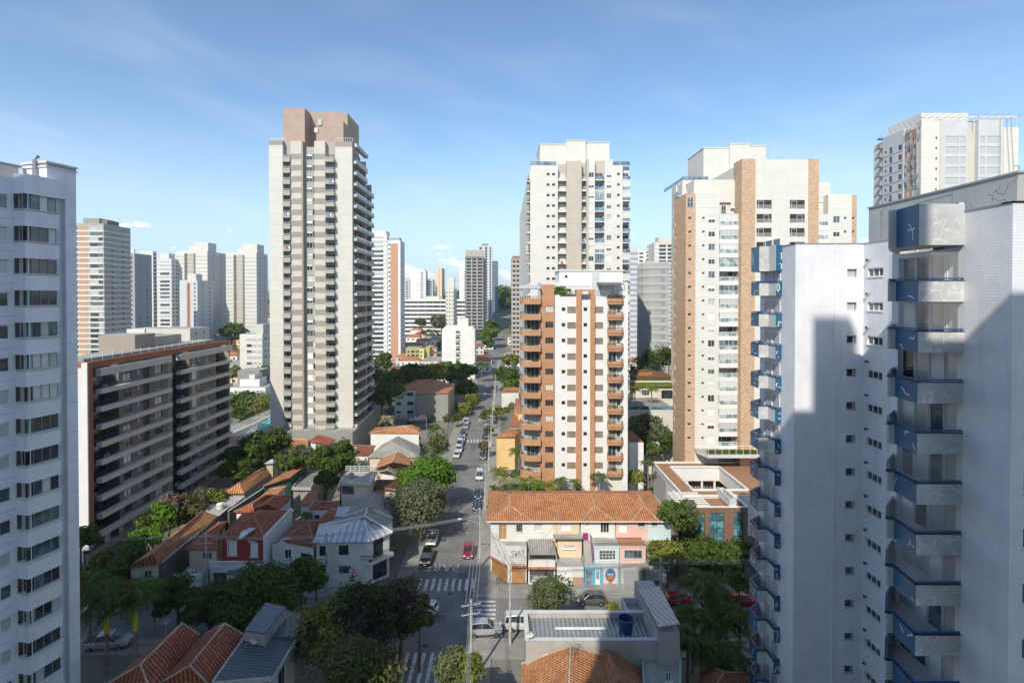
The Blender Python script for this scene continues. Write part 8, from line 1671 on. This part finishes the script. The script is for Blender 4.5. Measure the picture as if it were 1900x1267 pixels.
# more roofs and flats filling the blocks beyond
q = random.Random(31); i = 0; placed = []
for Yr_ in range(175, 640, 26):
    for k in range(18):
        x = q.uniform(-.62 * Yr_, .42 * Yr_); y = Yr_ + q.uniform(-6, 6)
        if abs(x + 8.8) < 17 or (233 < y < 250): continue
        if -64 < x < -36 and y < 178: continue
        if -34 < x < -12 and 255 < y < 300: continue
        if y < 230 and (x > 30 or x < -70 or -36 < x < -12): continue
        if any(abs(x - a) < 15 and abs(y - b_) < 12 for a, b_ in placed): continue
        placed.append((x, y)); kk = q.randrange(6)
        z = terrain(x, y) - .1; o = bpy.data.objects.new('small_house', None); C.objects.link(o); o.location = (x, y, z); o.rotation_euler = (0, 0, q.choice([0, 0, 1.57, .1])); o['category'] = 'house'; o['group'] = 'small far houses'
        o['label'] = DESC[kk] + ' house, one of the many crowding the distant blocks'
        for nm, me in zip(('wall', 'roof', 'windows'), SH[kk]): link(nm, me, o)
# ================================================================== VEHICLES
def plain_paint(n, col):
    if n in MATS: return n
    m, nt, b = newmat(n); b.inputs['Base Color'].default_value = (*col, 1); b.inputs['Roughness'].default_value = .35; b.inputs['Metallic'].default_value = .3; b.inputs['Coat Weight'].default_value = .8; b.inputs['Coat Roughness'].default_value = .08; return n
for n, col in (('paint_red', (.36, .01, .012)), ('paint_white', (.72, .72, .72)), ('paint_grey', (.10, .105, .11)), ('paint_silver', (.42, .43, .44)), ('paint_blue', (.015, .04, .10)), ('paint_black', (.012, .013, .015))): plain_paint(n, col)
plain('tyre', (.015, .015, .015), .9); plain('rim', (.35, .35, .36), .3, .8); plain('lamp', (.7, .7, .68), .1); plain('lamp_red', (.4, .01, .01), .2)
def loft(mb, secs, m, close=True):
    n = len(secs[0]); i0 = len(mb.v); k = mb.mi(m)
    for s in secs: mb.v.extend(s)
    for a in range(len(secs) - 1):
        for j in range(n - 1 if not close else n): mb.f.append((i0 + a * n + j, i0 + a * n + (j + 1) % n, i0 + (a + 1) * n + (j + 1) % n, i0 + (a + 1) * n + j)); mb.m.append(k)
    mb.f.append(tuple(i0 + j for j in range(n))[::-1]); mb.m.append(k); mb.f.append(tuple(i0 + (len(secs) - 1) * n + j for j in range(n))); mb.m.append(k)
KINDS = {'hatch': (3.95, .86, [(-1.97, .55, .9), (-1.85, .38, 1.0), (-1.2, .3, 1.02), (0, .27, .98), (1.0, .28, .95), (1.55, .3, .84), (1.88, .36, .7), (1.98, .45, .58)], [(-1.85, 1.0), (-1.55, 1.44), (-.9, 1.52), (0, 1.52), (.35, 1.46), (1.1, .96)]),
         'suv': (4.35, .92, [(-2.17, .6, 1.0), (-2.08, .42, 1.1), (-1.3, .34, 1.12), (0, .32, 1.08), (1.1, .33, 1.06), (1.7, .35, .98), (2.08, .42, .82), (2.18, .52, .66)], [(-2.08, 1.1), (-1.85, 1.58), (-1.0, 1.68), (0, 1.68), (.4, 1.6), (1.15, 1.07)]),
         'sedan': (4.4, .87, [(-2.2, .5, .8), (-2.05, .38, .94), (-1.4, .3, .96), (0, .27, .92), (1.0, .28, .9), (1.7, .3, .8), (2.1, .36, .68), (2.2, .45, .56)], [(-1.7, .95), (-1.05, 1.36), (-.5, 1.42), (.1, 1.42), (.4, 1.36), (1.15, .91)]),
         'pickup': (5.2, .94, [(-2.6, .5, 1.05), (-2.5, .42, 1.1), (-1.2, .38, 1.1), (-.8, .36, 1.12), (1.0, .36, 1.1), (1.9, .38, 1.04), (2.5, .44, .88), (2.6, .54, .72)], [(-1.15, 1.1), (-.95, 1.68), (-.4, 1.76), (.4, 1.76), (.65, 1.68), (1.35, 1.1)]),
         'van': (4.6, .92, [(-2.3, .45, 1.2), (-2.25, .35, 1.25), (-1.2, .32, 1.25), (0, .32, 1.2), (1.0, .33, 1.15), (1.6, .35, 1.02), (2.2, .4, .85), (2.3, .5, .66)], [(-2.25, 1.25), (-2.1, 1.85), (-1.0, 1.95), (.3, 1.95), (.7, 1.88), (1.6, 1.05)])}
def car(kind, paint, label, x, y, rz, group='cars parked and driving in the streets', z=-.12, name='parked_car'):
    L, hw, body, top = KINDS[kind]; t = bpy.data.objects.new(name, None); C.objects.link(t); t.location = (x, y, z); t.rotation_euler = (0, 0, rz); t['label'] = label; t['category'] = 'car'; t['group'] = group
    key = ('car', kind, paint)
    if key not in CACHE:
        b = MB(); b.smooth = False; secs = []
        for (sx, z0, z1) in body:
            e = .9 if abs(sx) > L / 2 - .15 else (.97 if abs(sx) > L / 2 - .5 else 1); w_ = hw * e; zm = (z0 + z1) / 2
            secs.append([(sx, -w_ * .93, z0), (sx, -w_, z0 + .12), (sx, -w_, zm + .05), (sx, -w_ * .95, z1 - .05), (sx, -w_ * .86, z1), (sx, w_ * .86, z1), (sx, w_ * .95, z1 - .05), (sx, w_, zm + .05), (sx, w_, z0 + .12), (sx, w_ * .93, z0)])
        loft(b, secs, paint)
        # roof panel and pillars over the glass
        r0 = [p for p in top if p[1] > 1.3]
        loft(b, [[(sx, -hw * .72, sz - .01), (sx, -hw * .68, sz + .035), (sx, hw * .68, sz + .035), (sx, hw * .72, sz - .01)] for sx, sz in r0], paint)
        zb = top[0][1]
        for (p, q_) in ((top[0], top[1]), (top[-1], top[-2])):
            for s in (-1, 1): b.tube([(p[0], s * hw * .88, p[1] - .02), (q_[0], s * hw * .72, q_[1])], .045, paint, 4)
        for s in (-1, 1): b.tube([(-.35, s * hw * .9, zb - .03), (-.35, s * hw * .735, r0[0][1] + .05)], .045, paint, 4)
        if kind == 'pickup': b.box(LOCAL, -2.5, -1.3, -hw * .8, hw * .8, 1.0, 1.12, 'black')
        g = MB(); loft(g, [[(sx, -hw * .9 if sz < 1.3 else -hw * .7, sz - .02) , (sx, hw * .9 if sz < 1.3 else hw * .7, sz - .02), (sx, hw * .9, zb - .08), (sx, -hw * .9, zb - .08)] for sx, sz in top], 'glass')
        wh = MB(); wh.tube([(0, -.11, 0), (0, .11, 0)], .32, 'tyre', 14); rm = MB(); rm.tube([(0, -.12, 0), (0, .12, 0)], .19, 'rim', 10)
        hl = MB(); hl.box(LOCAL, -.09, .09, -.17, .17, -.07, .07, 'lamp'); tl = MB(); tl.box(LOCAL, -.06, .06, -.14, .14, -.13, .13, 'lamp_red'); bp = MB(); bp.box(LOCAL, -.04, .04, -.26, .26, -.06, .06, 'white_paint')
        gr = MB(); gr.box(LOCAL, -.05, .05, -hw * .55, hw * .55, -.07, .07, 'black')
        CACHE[key] = [m_.mesh(n_) for m_, n_ in ((b, 'body'), (g, 'glass'), (wh, 'wheel'), (rm, 'rim'), (hl, 'headlight'), (tl, 'tail_light'), (bp, 'number_plate'), (gr, 'grille'))]
    bm_, gm, wm, rm, hm, tm, pm, grm = CACHE[key]; link('body', bm_, t); link('windows', gm, t)
    for sx in (-L * .31, L * .32):
        for s in (-1, 1): w_ = link('wheel', wm, t, (sx, s * (hw - .1), .32)); link('rim', rm, w_)
    for s in (-1, 1): link('headlight', hm, t, (L / 2 - .1, s * hw * .68, .68 if kind in ('hatch', 'sedan') else .82)); link('tail_light', tm, t, (-L / 2 + .04, s * hw * .74, .82 if kind in ('hatch', 'sedan') else .95))
    link('number_plate', pm, t, (L / 2, 0, .45)); link('number_plate', pm, t, (-L / 2 + .01, 0, .62)); link('grille', grm, t, (L / 2 - .02, 0, .6)); return t
D_ = -math.pi / 2; U_ = math.pi / 2
car('hatch', 'paint_red', 'red hatchback with black roof glass stopped near the upside down road lettering', -5.75, 87.5, D_)
car('sedan', 'paint_blue', 'dark blue car parked on the right kerb, nearer of the blue pair', -5.35, 107, D_); car('sedan', 'paint_blue', 'dark blue car parked on the right kerb, farther of the blue pair', -5.35, 113.2, D_)
car('van', 'paint_white', 'white van parked on the right by the power pole', -5.6, 124.5, D_)
for i, (y, k, p, lb) in enumerate([(140, 'suv', 'paint_grey', 'dark grey car first in the right hand row up the street'), (145.5, 'hatch', 'paint_white', 'white hatchback in the right hand row beneath the thin tree'), (151, 'sedan', 'paint_silver', 'silver car in the right hand row'), (157, 'suv', 'paint_black', 'black car in the right hand row'), (163, 'hatch', 'paint_silver', 'silver hatchback in the right hand row'), (170, 'suv', 'paint_white', 'white car at the far end of the right hand row')]): car(k, p, lb, -5.4, y, D_)
car('suv', 'paint_black', 'black car parked under the olive tree, nearest the lettering', -12.3, 85.4, D_); car('pickup', 'paint_silver', 'silver pickup parked behind the black car under the olive tree', -12.3, 92.2, D_)
for i, (y, k, p, lb) in enumerate([(141, 'hatch', 'paint_white', 'white hatchback first in the left hand row past the dark olive tree'), (146, 'suv', 'paint_white', 'white car second in the left hand row'), (151.5, 'van', 'paint_white', 'white van in the left hand row'), (157, 'sedan', 'paint_white', 'white car behind the white van in the left hand row'), (162.5, 'suv', 'paint_grey', 'grey car in the left hand row by the grey block'), (172, 'hatch', 'paint_silver', 'silver hatchback at the pedestrian crossing up the street'), (178, 'suv', 'paint_white', 'white car last in the left hand row'), (196, 'sedan', 'paint_black', 'black car in the shaded part of the street'), (203, 'suv', 'paint_silver', 'silver car in the shaded part of the street')]): car(k, p, lb, -12.4 + (.2 if i % 2 else 0), y, D_)
car('suv', 'paint_white', 'white car turning at the intersection behind the tree', -10.9, 71.2, 2.95)
car('hatch', 'paint_grey', 'dark grey hatchback parked before the portrait mural', 12.0, 73.6, math.pi)
car('van', 'paint_white', 'white van beside the zinc roofed workshop', 2.4, 68.0, 0); car('suv', 'paint_silver', 'silver car stopped on the side crosswalk', -2.4, 66.9, .1)
car('sedan', 'paint_red', 'dark red car in shade beyond the metal canopy', 23.6, 73.6, .1); car('hatch', 'paint_red', 'red hatchback in shade next to the blue balconies', 32.6, 73.4, 0); car('suv', 'paint_white', 'white car in shade among the palms', 28.2, 71, 0)
car('sedan', 'paint_white', 'white sedan on the cross street at far left', -53.4, 71.4, .1); car('pickup', 'paint_silver', 'grey pickup parked near the yellow banded palms', -47.6, 64.3, .15); car('suv', 'paint_black', 'black car half hidden under the dark palms', -38.5, 70.5, .0); car('hatch', 'paint_red', 'dark red car half hidden under the corner trees', -30.5, 71.5, 0)
# ================================================================== POLES AND WIRES
def pole(label, x, y, h=9.2, arm=True, trafo=False, lamp=None, rz=0, r=.15):
    t = T('utility_pole', label, 'utility pole', (x, y, 0), 'concrete utility poles'); b = MB(); b.tube([(x, y, -.1), (x, y, h)], r * 1.25, 'pole_c', 10, r * .75); t.part('pole', b)
    if arm:
        for zz in (h - .5, h - 1.5): a = MB(); d = Vector((math.cos(rz), math.sin(rz), 0)); p = Vector((x, y, zz)); a.tube([p - d * 1.05 + Vector((0, -.15, 0)), p + d * 1.05 + Vector((0, -.15, 0))], .055, 'pole_c', 5); [a.tube([p + d * s + Vector((0, -.15, .03)), p + d * s + Vector((0, -.15, .2))], .05, 'frame_g', 6) for s in (-.95, -.4, .4, .95)]; t.part('crossarm', a)
    if trafo: a = MB(); a.tube([(x + .42, y - .1, h - 3.0), (x + .42, y - .1, h - 2.0)], .28, 'pale_grey', 10); t.part('transformer', a)
    if lamp: a = MB(); a.tube([(x, y, h - 2.4), (x + lamp * .6, y, h - 1.7), (x + lamp, y, h - 1.6)], .045, 'frame_g', 5); a.box(LOCAL, x + lamp - .35 * (1 if lamp > 0 else -1), x + lamp + .25 * (1 if lamp > 0 else -1), -y - .12, -y + .12, h - 1.68, h - 1.52, 'lamp'); t.part('street_light', a)
    t.finish()
poles = [(-3.7, 83), (-3.7, 106), (-3.6, 128), (-3.6, 150), (-3.6, 170), (-3.6, 190), (-3.6, 208), (-3.6, 226)]
pl = ['nearest', 'second', 'third', 'fourth', 'fifth', 'sixth', 'seventh', 'eighth']
for i, (x, y) in enumerate(poles): pole('concrete utility pole, ' + pl[i] + ' along the right pavement up the street', x, y, 9.2, i > 0, i in (2, 4), -3.2 if i in (0, 3, 5) else None)
pole('concrete pole standing tall in front of the workshop roof', .75, 64.6, 9.4, False); pole('concrete pole at the near corner of the intersection', -3.55, 58, 9.2, True, False, None, .3); pole('dark pole beside the shaded palms and metal canopy', 19.6, 67, 9.3, True, True); pole('concrete pole in front of the corner house', -25, 75.6, 8.8, True); pole('concrete pole before the garage of the yellow house', -42, 75.6, 8.8, True)
def wires(label, A, B, n=3, sp=.35, r=.022, sag=.5, m='wire', dz=.0):
    A, B = Vector(A), Vector(B); d = (B - A).normalized(); s = Vector((-d.y, d.x, 0)).normalized(); t = T('power_line', label, 'power line', tuple(A), 'overhead wires')
    for k in range(n):
        o = s * (k - (n - 1) / 2) * sp + Vector((0, 0, dz * k)); b = MB(); b.tube([A.lerp(B, f / 6) + o - Vector((0, 0, sag * 4 * (f / 6) * (1 - f / 6))) for f in range(7)], r, m, 4); t.part('wire', b)
pp = [(-3.7, 83, 8.8)] + [(x, y, 8.9) for x, y in poles[1:]]
for i in range(len(pp) - 1): wires('overhead wires up the street, span number ' + pl[i] + ' from the corner', pp[i], pp[i + 1], 4, .6, .03 if i > 2 else .022, .4, 'wire_pale' if i < 3 else 'wire')
wires('bundle of pale wires from corner pole towards the viewer', (-3.55, 58, 8.9), (-2.2, 18, 9.6), 4, .14, .02, .3, 'wire_pale'); wires('wires from corner pole to first street pole', (-3.55, 58, 8.8), (-3.7, 83, 8.8), 4, .4, .028, .5, 'wire_pale'); wires('wires from tall workshop pole to first street pole', (.75, 64.6, 9.2), (-3.7, 83, 8.7), 2, .3, .022, .5)
wires('wires from corner pole to tall workshop pole', (-3.55, 58, 8.6), (.75, 64.6, 9.1), 3, .25, .022, .2); wires('wires from street pole across to the corner house pole', (-3.7, 83, 8.2), (-25, 75.6, 8.4), 4, .3, .018, .5, 'wire_pale'); wires('wires along the cross street at left', (-25, 75.6, 8.3), (-42, 75.6, 8.3), 4, .3, .018, .4, 'wire_pale')
wires('wires from the left pole past the tiled tower', (-42, 75.6, 8.2), (-70, 75.6, 8.2), 3, .3, .018, .4, 'wire_pale'); wires('wires from tall pole across to the dark pole', (.75, 64.6, 9.0), (19.6, 67, 8.9), 3, .25, .022, .5); wires('wires from the dark pole toward the blue balconies', (19.6, 67, 8.9), (44, 69, 8.9), 4, .35, .018, .4, 'wire_pale'); wires('long diagonal wires over the graffiti house corner', (.75, 64.6, 9.0), (-1.5, 81.5, 6.0), 2, .5, .02, .3); wires('slanting service wire to the peach house', (.75, 64.6, 8.8), (8, 81.9, 7.4), 1, .3, .02, .3)
wires('service wire from street pole to curved gable house', (-25, 75.6, 8.2), (-30, 79, 5.6), 2, .2, .02, .2, 'wire_pale')

# ================================================================== HAZE: a little air over the far blocks
m = bpy.data.materials.new('haze'); m.use_nodes = True; nt = m.node_tree; nt.nodes.clear(); MATS['haze'] = m
pv = N(nt, 'ShaderNodeVolumePrincipled'); pv.inputs['Color'].default_value = (.86, .91, .97, 1); pv.inputs['Density'].default_value = .00016; pv.inputs['Anisotropy'].default_value = .3
mo = N(nt, 'ShaderNodeOutputMaterial'); nt.links.new(pv.outputs[0], mo.inputs['Volume'])
hb = MB(); hb.box(LOCAL, -6100, 6100, -9100, 500, -2, 130, 'haze')
h = structure('haze', hb); h['kind'] = 'stuff'; h['label'] = 'thin pale haze over the distant blocks'; h['category'] = 'haze'
